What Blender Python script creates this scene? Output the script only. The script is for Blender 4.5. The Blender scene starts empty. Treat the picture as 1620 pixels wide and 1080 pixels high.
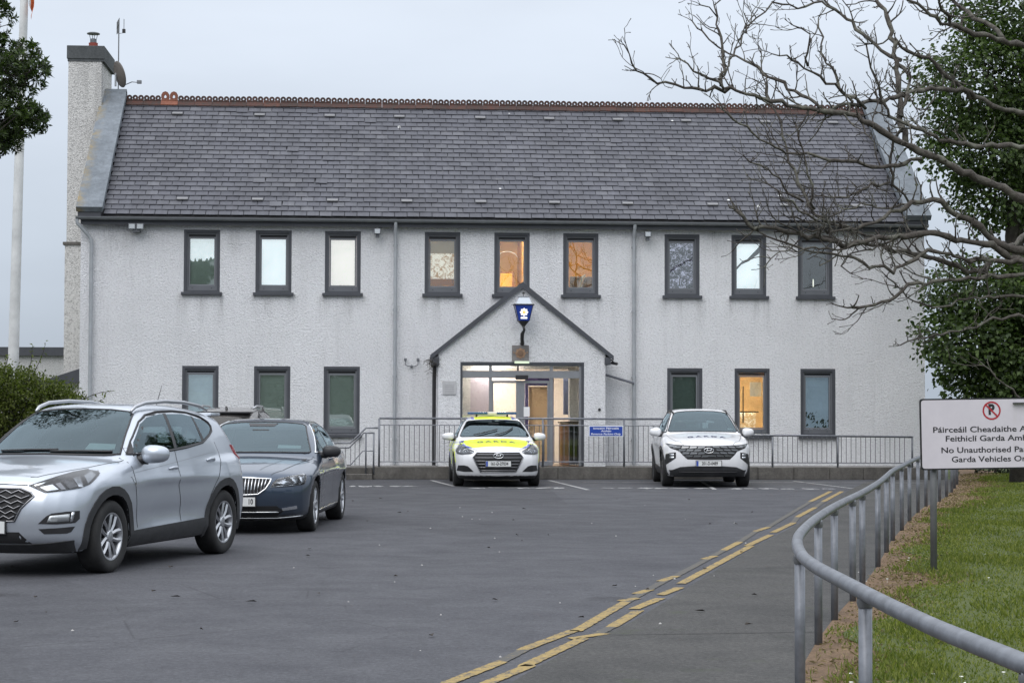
import bpy, bmesh, math, random
import numpy as np
from mathutils import Vector, Matrix
from mathutils.geometry import delaunay_2d_cdt

SC = bpy.context.scene
COL = SC.collection
R = math.radians
PI = math.pi

# ---------------------------------------------------------------- camera
cam_d = bpy.data.cameras.new('camera')
cam = bpy.data.objects.new('camera', cam_d)
COL.objects.link(cam)
cam_d.sensor_width = 36.0
cam_d.lens = 36.0 * 3100 / 1620
cam_d.clip_end = 2000
TH, PH, RO = R(4.06), math.atan(110 / 3100), R(0.18)
F_ = Vector((math.sin(TH) * math.cos(PH), math.cos(TH) * math.cos(PH), math.sin(PH)))
R0_ = Vector((math.cos(TH), -math.sin(TH), 0))
U0_ = R0_.cross(F_)
RR_ = R0_ * math.cos(RO) + U0_ * math.sin(RO)
UU_ = U0_ * math.cos(RO) - R0_ * math.sin(RO)
M3 = Matrix((RR_, UU_, -F_)).transposed()
cam.matrix_world = Matrix.Translation((0, -47.2, 1.58)) @ M3.to_4x4()
SC.camera = cam

# ---------------------------------------------------------------- sky and sun (overcast evening)
SUN_EL, SUN_AZ = R(48), R(205)      # soft light from behind the viewer, a little to the left
world = bpy.data.worlds.new('World')
SC.world = world
world.use_nodes = True
wn, wl = world.node_tree.nodes, world.node_tree.links
wn.clear()
w_out = wn.new('ShaderNodeOutputWorld')
w_bg = wn.new('ShaderNodeBackground')
w_bg.inputs['Strength'].default_value = 0.1
sky = wn.new('ShaderNodeTexSky')
sky.sky_type = 'NISHITA'
sky.sun_disc = False
sky.sun_elevation = SUN_EL
sky.sun_rotation = SUN_AZ
sky.air_density = 1.0
sky.dust_density = 2.0
tc = wn.new('ShaderNodeTexCoord')
sp = wn.new('ShaderNodeSeparateXYZ')
wl.new(tc.outputs['Generated'], sp.inputs[0])
# cloud deck: overcast luminance rises from horizon to zenith, with soft cloud structure
mx = wn.new('ShaderNodeMath'); mx.operation = 'MAXIMUM'; mx.inputs[1].default_value = 0.0
wl.new(sp.outputs['Z'], mx.inputs[0])
ramp = wn.new('ShaderNodeValToRGB')
ramp.color_ramp.elements[0].position = 0.0
ramp.color_ramp.elements[0].color = (4.75, 5.45, 6.45, 1)
ramp.color_ramp.elements[1].position = 1.0
ramp.color_ramp.elements[1].color = (21.0, 21.8, 23.2, 1)
wl.new(mx.outputs[0], ramp.inputs[0])
mp = wn.new('ShaderNodeMapping'); mp.inputs['Scale'].default_value = (1.0, 1.0, 3.5)
wl.new(tc.outputs['Generated'], mp.inputs[0])
nz = wn.new('ShaderNodeTexNoise'); nz.inputs['Scale'].default_value = 2.6
nz.inputs['Detail'].default_value = 5; nz.inputs['Roughness'].default_value = 0.5
wl.new(mp.outputs[0], nz.inputs['Vector'])
mr = wn.new('ShaderNodeMapRange')
mr.inputs['From Min'].default_value = 0.3; mr.inputs['From Max'].default_value = 0.7
mr.inputs['To Min'].default_value = 0.90; mr.inputs['To Max'].default_value = 1.10
wl.new(nz.outputs['Fac'], mr.inputs[0])
vm = wn.new('ShaderNodeVectorMath'); vm.operation = 'SCALE'
wl.new(ramp.outputs[0], vm.inputs[0]); wl.new(mr.outputs[0], vm.inputs['Scale'])
mixw = wn.new('ShaderNodeMixRGB'); mixw.inputs[0].default_value = 0.90
wl.new(sky.outputs[0], mixw.inputs[1]); wl.new(vm.outputs[0], mixw.inputs[2])
wl.new(mixw.outputs[0], w_bg.inputs['Color'])
wl.new(w_bg.outputs[0], w_out.inputs['Surface'])

sun_d = bpy.data.lights.new('sun', 'SUN')
sun_d.energy = 1.4
sun_d.angle = R(50)
sun_d.color = (1.0, 0.97, 0.95)
sun = bpy.data.objects.new('sun', sun_d)
COL.objects.link(sun)
sdir = Vector((math.sin(SUN_AZ) * math.cos(SUN_EL), math.cos(SUN_AZ) * math.cos(SUN_EL), math.sin(SUN_EL)))
sun.rotation_euler = (-sdir).to_track_quat('-Z', 'Y').to_euler()

SC.view_settings.view_transform = 'Standard'
SC.view_settings.look = 'None'
SC.view_settings.exposure = 0.0
SC.view_settings.gamma = 1.0
SC.view_settings.use_curve_mapping = False
SC.render.engine = 'CYCLES'
SC.cycles.use_denoising = True
SC.cycles.max_bounces = 8
SC.cycles.transparent_max_bounces = 16
SC.cycles.sample_clamp_indirect = 6.0

# ---------------------------------------------------------------- helpers
def tag(o, label=None, cat=None, group=None, kind=None):
    if label: o['label'] = label
    if cat: o['category'] = cat
    if group: o['group'] = group
    if kind: o['kind'] = kind
    return o

def empty(name, loc=(0, 0, 0), rz=0.0, parent=None):
    o = bpy.data.objects.new(name, None)
    COL.objects.link(o)
    o.location = loc
    o.rotation_euler = (0, 0, rz)
    o.parent = parent
    o.empty_display_size = 0.2
    return o

def mesh_obj(name, verts, faces, mat=None, parent=None, smooth=False, loc=None):
    me = bpy.data.meshes.new(name)
    me.from_pydata([tuple(v) for v in verts], [], [tuple(f) for f in faces])
    me.update()
    if smooth:
        me.polygons.foreach_set('use_smooth', [True] * len(me.polygons))
    if mat is not None:
        me.materials.append(mat)
    o = bpy.data.objects.new(name, me)
    COL.objects.link(o)
    o.parent = parent
    if loc is not None: o.location = loc
    return o

def inst(name, src, parent, mw=None, loc=None):
    o = bpy.data.objects.new(name, src.data if hasattr(src, 'data') else src)
    COL.objects.link(o)
    o.parent = parent
    if mw is not None: o.matrix_local = mw
    if loc is not None: o.location = loc
    return o

class MB:
    """collects shapes; build() links them as one mesh object"""
    def __init__(s): s.v = []; s.f = []
    def add(s, verts, faces):
        n = len(s.v); s.v += [tuple(v) for v in verts]
        s.f += [tuple(i + n for i in f) for f in faces]; return s
    def quad(s, a, b, c, d): return s.add([a, b, c, d], [(0, 1, 2, 3)])
    def box(s, x0, x1, y0, y1, z0, z1, M=None):
        v = [(x0, y0, z0), (x1, y0, z0), (x1, y1, z0), (x0, y1, z0), (x0, y0, z1), (x1, y0, z1), (x1, y1, z1), (x0, y1, z1)]
        if M is not None: v = [M @ Vector(p) for p in v]
        return s.add(v, [(0, 3, 2, 1), (4, 5, 6, 7), (0, 1, 5, 4), (1, 2, 6, 5), (2, 3, 7, 6), (3, 0, 4, 7)])
    def bevbox(s, x0, x1, y0, y1, z0, z1, b=0.006, M=None):
        bm = bmesh.new()
        bmesh.ops.create_cube(bm, size=1)
        for v in bm.verts:
            v.co = Vector(((x0 + x1) / 2 + v.co.x * (x1 - x0), (y0 + y1) / 2 + v.co.y * (y1 - y0), (z0 + z1) / 2 + v.co.z * (z1 - z0)))
        bmesh.ops.bevel(bm, geom=bm.edges[:], offset=b, segments=2, affect='EDGES', profile=0.6)
        bm.verts.index_update()
        vs = [(M @ v.co) if M is not None else v.co for v in bm.verts]
        s.add(vs, [[v.index for v in f.verts] for f in bm.faces]); bm.free(); return s
    def prism(s, poly, axis, a, b):
        """poly in the two other axes (x<y<z order) extruded along axis a..b"""
        n = len(poly)
        def P(p, t):
            if axis == 0: return (t, p[0], p[1])
            if axis == 1: return (p[0], t, p[1])
            return (p[0], p[1], t)
        v = [P(p, a) for p in poly] + [P(p, b) for p in poly]
        f = [tuple(range(n))[::-1], tuple(range(n, 2 * n))] + [(i, (i + 1) % n, n + (i + 1) % n, n + i) for i in range(n)]
        return s.add(v, f)
    def tube(s, pts, rad, seg=8, cap=True):
        pts = [Vector(p) for p in pts]
        n = len(pts)
        rr = list(rad) if hasattr(rad, '__len__') else [rad] * n
        base = len(s.v)
        t0 = (pts[1] - pts[0]).normalized()
        up = Vector((0, 0, 1)) if abs(t0.z) < 0.9 else Vector((1, 0, 0))
        a = t0.cross(up).normalized()
        for i, p in enumerate(pts):
            t = (pts[min(i + 1, n - 1)] - pts[max(i - 1, 0)])
            t = t.normalized() if t.length > 1e-9 else t0
            a = (a - t * a.dot(t))
            a = a.normalized() if a.length > 1e-6 else t.orthogonal().normalized()
            b = t.cross(a)
            for k in range(seg):
                an = 2 * PI * k / seg
                s.v.append(tuple(p + (a * math.cos(an) + b * math.sin(an)) * rr[i]))
        for i in range(n - 1):
            for k in range(seg):
                k2 = (k + 1) % seg
                s.f.append((base + i * seg + k, base + i * seg + k2, base + (i + 1) * seg + k2, base + (i + 1) * seg + k))
        if cap:
            s.f.append(tuple(base + k for k in range(seg))[::-1])
            s.f.append(tuple(base + (n - 1) * seg + k for k in range(seg)))
        return s
    def lathe(s, prof, seg=24, M=None, axis=2, cap=True):
        """prof: list of (r, h) revolved about axis"""
        base = len(s.v)
        for r, h in prof:
            for k in range(seg):
                an = 2 * PI * k / seg
                c, d = r * math.cos(an), r * math.sin(an)
                p = (c, d, h) if axis == 2 else ((c, h, d) if axis == 1 else (h, c, d))
                p = Vector(p)
                if M is not None: p = M @ p
                s.v.append(tuple(p))
        for i in range(len(prof) - 1):
            for k in range(seg):
                k2 = (k + 1) % seg
                s.f.append((base + i * seg + k, base + i * seg + k2, base + (i + 1) * seg + k2, base + (i + 1) * seg + k))
        if cap:
            s.f.append(tuple(base + k for k in range(seg))[::-1])
            s.f.append(tuple(base + (len(prof) - 1) * seg + k for k in range(seg)))
        return s
    def build(s, name, mat, parent=None, smooth=False, loc=None, autos=None):
        o = mesh_obj(name, s.v, s.f, mat, parent, smooth, loc)
        if autos is not None:
            me = o.data
            me.polygons.foreach_set('use_smooth', [True] * len(me.polygons))
            me.set_sharp_from_angle(angle=R(autos))
        return o

# ---------------------------------------------------------------- material helpers
def srgb(r, g, b):
    def c(x):
        x /= 255.0
        return x / 12.92 if x <= 0.04045 else ((x + 0.055) / 1.055) ** 2.4
    return (c(r), c(g), c(b))

class MatB:
    def __init__(s, name):
        s.m = bpy.data.materials.new(name); s.m.use_nodes = True
        s.n, s.l = s.m.node_tree.nodes, s.m.node_tree.links
        s.p = s.n['Principled BSDF']; s.out = s.n['Material Output']
        s._tc = None
    def node(s, t, **kw):
        nd = s.n.new(t)
        for k, v in kw.items():
            if k in nd.inputs: nd.inputs[k].default_value = v
            else: setattr(nd, k, v)
        return nd
    def tc(s, out='Object'):
        if s._tc is None: s._tc = s.n.new('ShaderNodeTexCoord')
        return s._tc.outputs[out]
    def map(s, scale=(1, 1, 1), rot=(0, 0, 0), src=None):
        nd = s.node('ShaderNodeMapping'); nd.inputs['Scale'].default_value = scale; nd.inputs['Rotation'].default_value = rot
        s.l.new(src or s.tc(), nd.inputs[0]); return nd.outputs[0]
    def noise(s, scale, detail=3, rough=0.5, vec=None, dist=0.0):
        nd = s.node('ShaderNodeTexNoise'); nd.inputs['Scale'].default_value = scale
        nd.inputs['Detail'].default_value = detail; nd.inputs['Roughness'].default_value = rough
        nd.inputs['Distortion'].default_value = dist
        s.l.new(vec or s.tc(), nd.inputs['Vector']); return nd.outputs['Fac']
    def voro(s, scale, vec=None, feature='F1', out='Distance', rand=1.0):
        nd = s.node('ShaderNodeTexVoronoi'); nd.feature = feature
        nd.inputs['Scale'].default_value = scale; nd.inputs['Randomness'].default_value = rand
        s.l.new(vec or s.tc(), nd.inputs['Vector']); return nd.outputs[out]
    def ramp(s, fac, stops, interp='LINEAR'):
        nd = s.node('ShaderNodeValToRGB'); cr = nd.color_ramp; cr.interpolation = interp
        while len(cr.elements) < len(stops): cr.elements.new(0.5)
        for e, (p, c) in zip(cr.elements, stops):
            e.position = p; e.color = (tuple(c) + (1,)) if hasattr(c, '__len__') else (c, c, c, 1)
        s.l.new(fac, nd.inputs[0]); return nd.outputs[0]
    def mix(s, fac, a, b, mode='MIX'):
        nd = s.node('ShaderNodeMixRGB'); nd.blend_type = mode
        for i, x in ((0, fac), (1, a), (2, b)):
            if hasattr(x, 'links') or isinstance(x, bpy.types.NodeSocket): s.l.new(x, nd.inputs[i])
            elif i == 0: nd.inputs[0].default_value = x
            else: nd.inputs[i].default_value = (tuple(x) + (1,)) if hasattr(x, '__len__') else (x, x, x, 1)
        return nd.outputs[0]
    def math(s, op, a, b=None):
        nd = s.node('ShaderNodeMath'); nd.operation = op
        for i, x in ((0, a), (1, b)):
            if x is None: continue
            if isinstance(x, bpy.types.NodeSocket): s.l.new(x, nd.inputs[i])
            else: nd.inputs[i].default_value = x
        return nd.outputs[0]
    def base(s, x):
        if isinstance(x, bpy.types.NodeSocket): s.l.new(x, s.p.inputs['Base Color'])
        else: s.p.inputs['Base Color'].default_value = tuple(x) + (1,)
        return s
    def set(s, **kw):
        for k, v in kw.items():
            k = k.replace('_', ' ')
            if isinstance(v, bpy.types.NodeSocket): s.l.new(v, s.p.inputs[k])
            else: s.p.inputs[k].default_value = v
        return s
    def bump(s, h, strength=0.5, dist=0.02, prev=None):
        nd = s.node('ShaderNodeBump'); nd.inputs['Strength'].default_value = strength; nd.inputs['Distance'].default_value = dist
        s.l.new(h, nd.inputs['Height'])
        if prev is not None: s.l.new(prev, nd.inputs['Normal'])
        s.l.new(nd.outputs[0], s.p.inputs['Normal']); return nd.outputs[0]

MATS = {}
def simple(name, col, rough=0.5, metal=0.0, vary=0.0, vscale=6.0, bump=0.0, bscale=60.0, coat=0.0, spec=0.5, emit=None, estr=1.0):
    if name in MATS: return MATS[name]
    b = MatB(name)
    if vary > 0:
        nz = b.noise(vscale, 4, 0.6)
        c = Vector(col)
        b.base(b.ramp(nz, [(0.3, tuple(c * (1 - vary))), (0.7, tuple(c * (1 + vary)))]))
    else: b.base(col)
    b.set(Roughness=rough, Metallic=metal)
    b.p.inputs['Specular IOR Level'].default_value = spec
    b.p.inputs['Coat Weight'].default_value = coat
    if bump > 0: b.bump(b.noise(bscale, 3, 0.6), bump, 0.004)
    if emit is not None:
        b.p.inputs['Emission Color'].default_value = tuple(emit) + (1,); b.p.inputs['Emission Strength'].default_value = estr
    MATS[name] = b.m
    return b.m

def glass_mat(name, refl=0.14, tint=(0.8, 0.85, 0.84), wav=0.0, rough=0.0, gcol=(1, 1, 1)):
    """a pane: part clear, part mirror; stronger at grazing angles as real glazing is"""
    b = MatB(name)
    tr = b.node('ShaderNodeBsdfTransparent'); tr.inputs[0].default_value = tuple(tint) + (1,)
    gl = b.node('ShaderNodeBsdfGlossy'); gl.inputs['Roughness'].default_value = rough; gl.inputs['Color'].default_value = tuple(gcol) + (1,)
    fr = b.node('ShaderNodeFresnel'); fr.inputs[0].default_value = 1.5
    fac = b.math('MINIMUM', b.math('ADD', b.math('MULTIPLY', fr.outputs[0], 1.2), refl - 0.05), 1.0)
    if wav > 0:
        bp = b.node('ShaderNodeBump'); bp.inputs['Strength'].default_value = wav; bp.inputs['Distance'].default_value = 0.02
        b.l.new(b.noise(1.4, 2, 0.5), bp.inputs['Height'])
        b.l.new(bp.outputs[0], gl.inputs['Normal'])
    mxs = b.node('ShaderNodeMixShader')
    b.l.new(fac, mxs.inputs[0]); b.l.new(tr.outputs[0], mxs.inputs[1]); b.l.new(gl.outputs[0], mxs.inputs[2])
    b.l.new(mxs.outputs[0], b.out.inputs['Surface'])
    MATS[name] = b.m
    return b.m

def text_mesh(name, body, size, mat, parent, M, bold=0.0, align='CENTER', thick=0.0015, sx=1.0, shear=0.0):
    cu = bpy.data.curves.new(name, 'FONT')
    cu.body = body; cu.size = size; cu.align_x = align; cu.align_y = 'CENTER'
    cu.offset = bold; cu.extrude = thick; cu.resolution_u = 3; cu.shear = shear
    to = bpy.data.objects.new(name, cu); COL.objects.link(to)
    dg = bpy.context.evaluated_depsgraph_get()
    me = bpy.data.meshes.new_from_object(to.evaluated_get(dg))
    bpy.data.objects.remove(to); bpy.data.curves.remove(cu)
    me.materials.clear(); me.materials.append(mat)
    if sx != 1.0: me.transform(Matrix.Diagonal((sx, 1, 1, 1)))
    o = bpy.data.objects.new(name, me); COL.objects.link(o); o.parent = parent
    o.matrix_local = M
    return o
FACE_CAM = Matrix.Rotation(R(90), 4, 'X')   # text lying in XY -> upright, facing -Y
rnd = random.Random(7)
# ================================================================ materials of the place
def m_asphalt():
    b = MatB('asphalt')
    big = b.noise(0.12, 5, 0.6)
    mid = b.noise(1.3, 5, 0.65, dist=0.4)
    fine = b.noise(34, 4, 0.8)
    grit = b.voro(60)
    spk = b.noise(16, 3, 0.75)
    c = b.ramp(big, [(0.3, (0.050, 0.051, 0.058)), (0.7, (0.072, 0.073, 0.081))])
    c = b.mix(0.4, c, b.ramp(mid, [(0.3, (0.044, 0.045, 0.052)), (0.7, (0.078, 0.079, 0.087))]))
    c = b.mix(0.8, c, b.ramp(fine, [(0.3, 0.5), (0.72, 1.5)]), 'MULTIPLY')
    c = b.mix(0.5, c, b.ramp(spk, [(0.32, 0.6), (0.7, 1.4)]), 'MULTIPLY')
    c = b.mix(b.ramp(grit, [(0.0, 0.75), (0.20, 0.0)]), c, (0.23, 0.225, 0.22))
    # oil drips and damp streaks running down the bays
    drip = b.noise(0.55, 4, 0.7, vec=b.map((1.0, 0.35, 1)), dist=0.8)
    c = b.mix(b.ramp(drip, [(0.60, 0.0), (0.80, 0.45)]), c, (0.030, 0.030, 0.034))
    # older lane repairs: broad cells of slightly different mixes
    pat = b.voro(0.16, vec=b.map((1.0, 0.55, 1)), out='Color')
    c = b.mix(0.16, c, b.ramp(pat, [(0.2, 0.45), (0.8, 1.6)]), 'MULTIPLY')
    # oil spots and hairline cracks
    oil = b.math('MULTIPLY', b.ramp(b.voro(0.55), [(0.05, 0.75), (0.16, 0.0)]), b.ramp(b.noise(2.2, 5, 0.75), [(0.42, 0.0), (0.6, 1.0)]))
    c = b.mix(oil, c, (0.020, 0.020, 0.023))
    crk = b.math('MULTIPLY', b.ramp(b.voro(0.33, feature='DISTANCE_TO_EDGE', vec=b.map((1, 1, 1)), out='Distance'), [(0.0, 0.5), (0.004, 0.0)]), b.ramp(b.noise(0.35, 4, 0.7), [(0.5, 0.0), (0.58, 1.0)]))
    c = b.mix(crk, c, (0.016, 0.016, 0.018))
    b.base(c)
    b.set(Roughness=b.ramp(mid, [(0.3, 0.95), (0.75, 0.72)]))
    b.p.inputs['Specular IOR Level'].default_value = 0.3
    b.bump(b.mix(0.5, fine, grit), 0.5, 0.006)
    return b.m
def m_path():
    b = MatB('old_concrete_path')
    mid = b.noise(1.1, 6, 0.7, dist=0.5); fine = b.noise(26, 5, 0.8); st = b.voro(45)
    c = b.ramp(mid, [(0.28, (0.031, 0.031, 0.030)), (0.5, (0.050, 0.049, 0.047)), (0.75, (0.070, 0.068, 0.064))])
    c = b.mix(0.9, c, b.ramp(fine, [(0.28, 0.3), (0.75, 1.9)]), 'MULTIPLY')
    c = b.mix(b.ramp(st, [(0.0, 0.7), (0.22, 0.0)]), c, (0.19, 0.18, 0.17))
    moss = b.noise(2.4, 5, 0.7)
    c = b.mix(b.ramp(moss, [(0.58, 0.0), (0.72, 0.6)]), c, (0.045, 0.055, 0.028))
    b.base(c); b.set(Roughness=0.95)
    b.bump(fine, 0.7, 0.012)
    return b.m
def m_roughcast(name, col, stain=0.25, pit=0.40):
    b = MatB(name)
    lump = b.noise(23, 4, 0.65, dist=0.15); peb = b.voro(48); big = b.noise(0.5, 5, 0.6)
    streak = b.noise(1.0, 5, 0.7, vec=b.map((3.2, 3.2, 0.22)))
    c0 = Vector(col)
    c = b.ramp(big, [(0.3, tuple(c0 * 0.93)), (0.7, tuple(c0 * 1.05))])
    c = b.mix(b.ramp(lump, [(0.34, pit), (0.52, 0.0)]), c, tuple(c0 * 0.55))
    c = b.mix(b.ramp(streak, [(0.52, 0.0), (0.78, min(0.9, stain * 1.7))]), c, tuple(c0 * 0.62))
    spot = b.noise(7.0, 3, 0.7)
    c = b.mix(b.ramp(spot, [(0.68, 0.0), (0.76, stain)]), c, (0.22, 0.22, 0.21))
    b.base(c); b.set(Roughness=0.95)
    b.p.inputs['Specular IOR Level'].default_value = 0.2
    n1 = b.bump(lump, 0.9, 0.036)
    b.bump(peb, 0.6, 0.02, prev=n1)
    return b.m
def m_slate():
    b = MatB('slate')
    g = b.node('ShaderNodeNewGeometry'); oi = b.node('ShaderNodeObjectInfo')
    rn = b.math('FRACT', b.math('ADD', g.outputs['Random Per Island'], oi.outputs['Random']))
    pos = b.node('ShaderNodeNewGeometry').outputs['Position']
    mid = b.noise(0.7, 5, 0.65, vec=pos); fine = b.noise(22, 4, 0.7, vec=pos)
    c = b.ramp(rn, [(0.0, (0.068, 0.070, 0.084)), (0.45, (0.077, 0.079, 0.094)), (0.85, (0.086, 0.088, 0.103)), (1.0, (0.106, 0.108, 0.122))])
    c = b.mix(0.5, c, b.ramp(mid, [(0.3, 0.6), (0.7, 1.35)]), 'MULTIPLY')
    c = b.mix(0.5, c, b.ramp(fine, [(0.3, 0.6), (0.75, 1.35)]), 'MULTIPLY')
    run = b.noise(1.0, 5, 0.7, vec=b.map((5.5, 0.35, 0.35), src=pos))
    c = b.mix(0.45, c, b.ramp(run, [(0.3, 0.6), (0.7, 1.4)]), 'MULTIPLY')
    lich = b.noise(3.2, 6, 0.75, vec=pos)
    c = b.mix(b.ramp(lich, [(0.60, 0.0), (0.75, 0.35)]), c, (0.20, 0.20, 0.19))
    drop = b.voro(1.1, vec=pos)
    c = b.mix(b.ramp(drop, [(0.035, 1.0), (0.05, 0.0)]), c, (0.7, 0.7, 0.68))
    b.base(c); b.set(Roughness=b.ramp(fine, [(0.3, 0.5), (0.7, 0.75)]))
    b.bump(fine, 0.35, 0.006)
    return b.m
def m_concrete(name, col, dark=0.5):
    b = MatB(name)
    pos = b.node('ShaderNodeNewGeometry').outputs['Position']
    mid = b.noise(1.6, 6, 0.7, vec=pos, dist=0.6); fine = b.noise(30, 4, 0.7, vec=pos)
    st = b.noise(2.2, 4, 0.7, vec=b.map((2.2, 2.2, 0.5), src=pos))
    c0 = Vector(col)
    c = b.ramp(mid, [(0.3, tuple(c0 * 0.65)), (0.55, tuple(c0)), (0.75, tuple(c0 * 1.45))])
    c = b.mix(b.ramp(st, [(0.5, 0.0), (0.72, dark)]), c, tuple(c0 * 0.35))
    c = b.mix(0.45, c, b.ramp(fine, [(0.3, 0.5), (0.75, 1.5)]), 'MULTIPLY')
    b.base(c); b.set(Roughness=0.92)
    b.bump(fine, 0.5, 0.01)
    return b.m
def m_paint(name, col, wear=0.35):
    """road paint worn away in flecks: missing flecks are the asphalt colour"""
    b = MatB(name)
    pos = b.node('ShaderNodeNewGeometry').outputs['Position']
    n = b.mix(0.5, b.noise(7, 6, 0.8, vec=pos, dist=0.8), b.noise(38, 4, 0.8, vec=pos)); f = b.noise(40, 3, 0.7, vec=pos)
    c0 = Vector(col)
    c = b.ramp(f, [(0.3, tuple(c0 * 0.75)), (0.7, tuple(c0 * 1.1))])
    c = b.mix(b.ramp(n, [(0.36 + wear * 0.25, 0.95), (0.42 + wear * 0.25, 0.08)]), c, (0.075, 0.074, 0.072))
    b.base(c); b.set(Roughness=0.9)
    return b.m
def m_lawn():
    b = MatB('lawn_soil')
    n = b.noise(1.2, 5, 0.7); f = b.noise(40, 4, 0.7)
    c = b.ramp(n, [(0.3, (0.050, 0.070, 0.016)), (0.6, (0.078, 0.098, 0.024)), (0.8, (0.115, 0.112, 0.042))])
    c = b.mix(0.6, c, b.ramp(f, [(0.3, 0.4), (0.75, 1.6)]), 'MULTIPLY')
    b.base(c); b.set(Roughness=1.0); b.bump(f, 0.8, 0.02)
    return b.m
def m_dirt():
    b = MatB('dry_grass_soil')
    n = b.noise(2.2, 6, 0.75, dist=0.5); f = b.noise(50, 4, 0.75)
    c = b.ramp(n, [(0.28, (0.085, 0.055, 0.033)), (0.5, (0.185, 0.118, 0.068)), (0.75, (0.29, 0.195, 0.115))])
    c = b.mix(0.6, c, b.ramp(f, [(0.3, 0.4), (0.75, 1.6)]), 'MULTIPLY')
    b.base(c); b.set(Roughness=1.0); b.bump(f, 0.9, 0.03)
    return b.m

ASPH = m_asphalt(); PATHM = m_path()
WALLM = m_roughcast('white_roughcast', (0.74, 0.745, 0.762), 0.20)
CHIMM = m_roughcast('weathered_roughcast', (0.66, 0.65, 0.63), 0.75, 0.95)
SLATE = m_slate()
CONC = m_concrete('dark_concrete', (0.115, 0.108, 0.098))
CONC2 = m_concrete('grey_concrete', (0.20, 0.195, 0.185), 0.3)
YELL = m_paint('yellow_road_paint', (0.345, 0.245, 0.085), 0.30)
WHIT = m_paint('white_road_paint', (0.40, 0.40, 0.40), 0.25)
LAWN = m_lawn(); DIRT = m_dirt()
DGREY = simple('dark_grey_paint', (0.052, 0.056, 0.066), 0.5, vary=0.12, vscale=3)
FRAMEG = simple('grey_frame', (0.115, 0.122, 0.135), 0.45, vary=0.08, vscale=3)
FRAMEL = simple('grey_sash', (0.165, 0.175, 0.19), 0.42, vary=0.08, vscale=3)
DOORG = simple('grey_door_frame', (0.20, 0.21, 0.225), 0.4, vary=0.06)
PIPE = simple('grey_pipe', (0.33, 0.35, 0.37), 0.5, vary=0.12, vscale=4)
BLACK = simple('black_paint', (0.018, 0.018, 0.02), 0.4)
GALV = simple('galvanised_steel', (0.175, 0.185, 0.205), 0.42, metal=0.35, vary=0.28, vscale=9, bump=0.25, bscale=40)
GALVD = simple('aged_galvanised', (0.15, 0.155, 0.16), 0.6, metal=0.25, vary=0.25, vscale=5)
PANE = glass_mat('window_pane', 0.12, (0.86, 0.9, 0.88), 0.05)
PANED = glass_mat('door_pane', 0.12, (0.94, 0.96, 0.95), 0.03)
CREAM = simple('room_cream', (0.78, 0.73, 0.68), 0.8)
OCHRE = simple('room_ochre', (0.62, 0.36, 0.09), 0.8, vary=0.1, vscale=1.5)
ROOMD = simple('room_dark', (0.05, 0.05, 0.05), 0.9)
WHITEP = simple('white_paint', (0.72, 0.72, 0.72), 0.6)

# ================================================================ ground
g = mesh_obj('ground', [(-400, -400, -0.03), (400, -400, -0.03), (400, 400, -0.03), (-400, 400, -0.03)], [(0, 1, 2, 3)], LAWN)
tag(g, 'open grassy ground around the building', kind='structure')
cp = mesh_obj('car_park', [(-60, -90, 0), (22, -90, 0), (22, -1.6, 0), (-60, -1.6, 0)], [(0, 1, 2, 3)], ASPH)
tag(cp, 'grey worn asphalt of the car park', kind='structure')
RAIL = [(1.75, -60), (1.82, -47), (1.87, -41.64), (1.90, -40.4), (2.0, -38.95), (2.08, -38.0), (2.20, -37.2), (2.42, -36.15), (2.73, -35.0), (3.12, -33.7), (3.60, -32.2),
        (4.41, -29.8), (5.18, -27.4), (5.79, -25.4), (6.40, -23.4), (7.06, -21.4), (7.71, -19.4), (8.58, -16.8), (9.25, -14.9), (9.9, -13.4), (10.7, -11.2), (11.5, -8.9), (12.3, -6.5), (13.0, -4.3)]
RY = np.array([p[1] for p in RAIL]); RX = np.array([p[0] for p in RAIL])
def rail_x(y): return np.interp(y, list(RY) + [4.0], list(RX) + [15.6])
PL = [(0.1, -60), (0.3, -40), (0.55, -36.7), (0.80, -35.8), (1.05, -35.0), (1.52, -33.6), (1.88, -32.75), (2.49, -30.8), (2.95, -29.3), (4.55, -24.2), (6.05, -19.7), (7.4, -15.2), (9.42, -8.7), (11.0, -3.9), (11.9, -1.6)]
ys = np.linspace(-60, -1.7, 120)
plx = np.interp(ys, [p[1] for p in PL], [p[0] for p in PL])
v = []; f = []
for i, y in enumerate(ys):
    v += [(plx[i], y, 0.004), (rail_x(y) + 0.1, y, 0.004)]
    if i: f.append((2 * i - 2, 2 * i - 1, 2 * i + 1, 2 * i))
o = mesh_obj('footpath', v, f, PATHM); tag(o, 'dark mottled footpath strip between yellow lines and railing', kind='structure')
# joints across the footpath: thin recessed grooves read as dark filler strips
jb = MB()
for y in (-33.4, -27.6):
    x0, x1 = np.interp(y, [p[1] for p in PL], [p[0] for p in PL]), rail_x(y)
    jb.quad((x0 + 0.1, y, 0.008), (x1, y + 0.12, 0.008), (x1, y + 0.135, 0.008), (x0 + 0.1, y + 0.014, 0.008))
    jj = jb.build('expansion_joint', simple('joint_filler', (0.02, 0.02, 0.02), 0.9), o); jb = MB()
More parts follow.
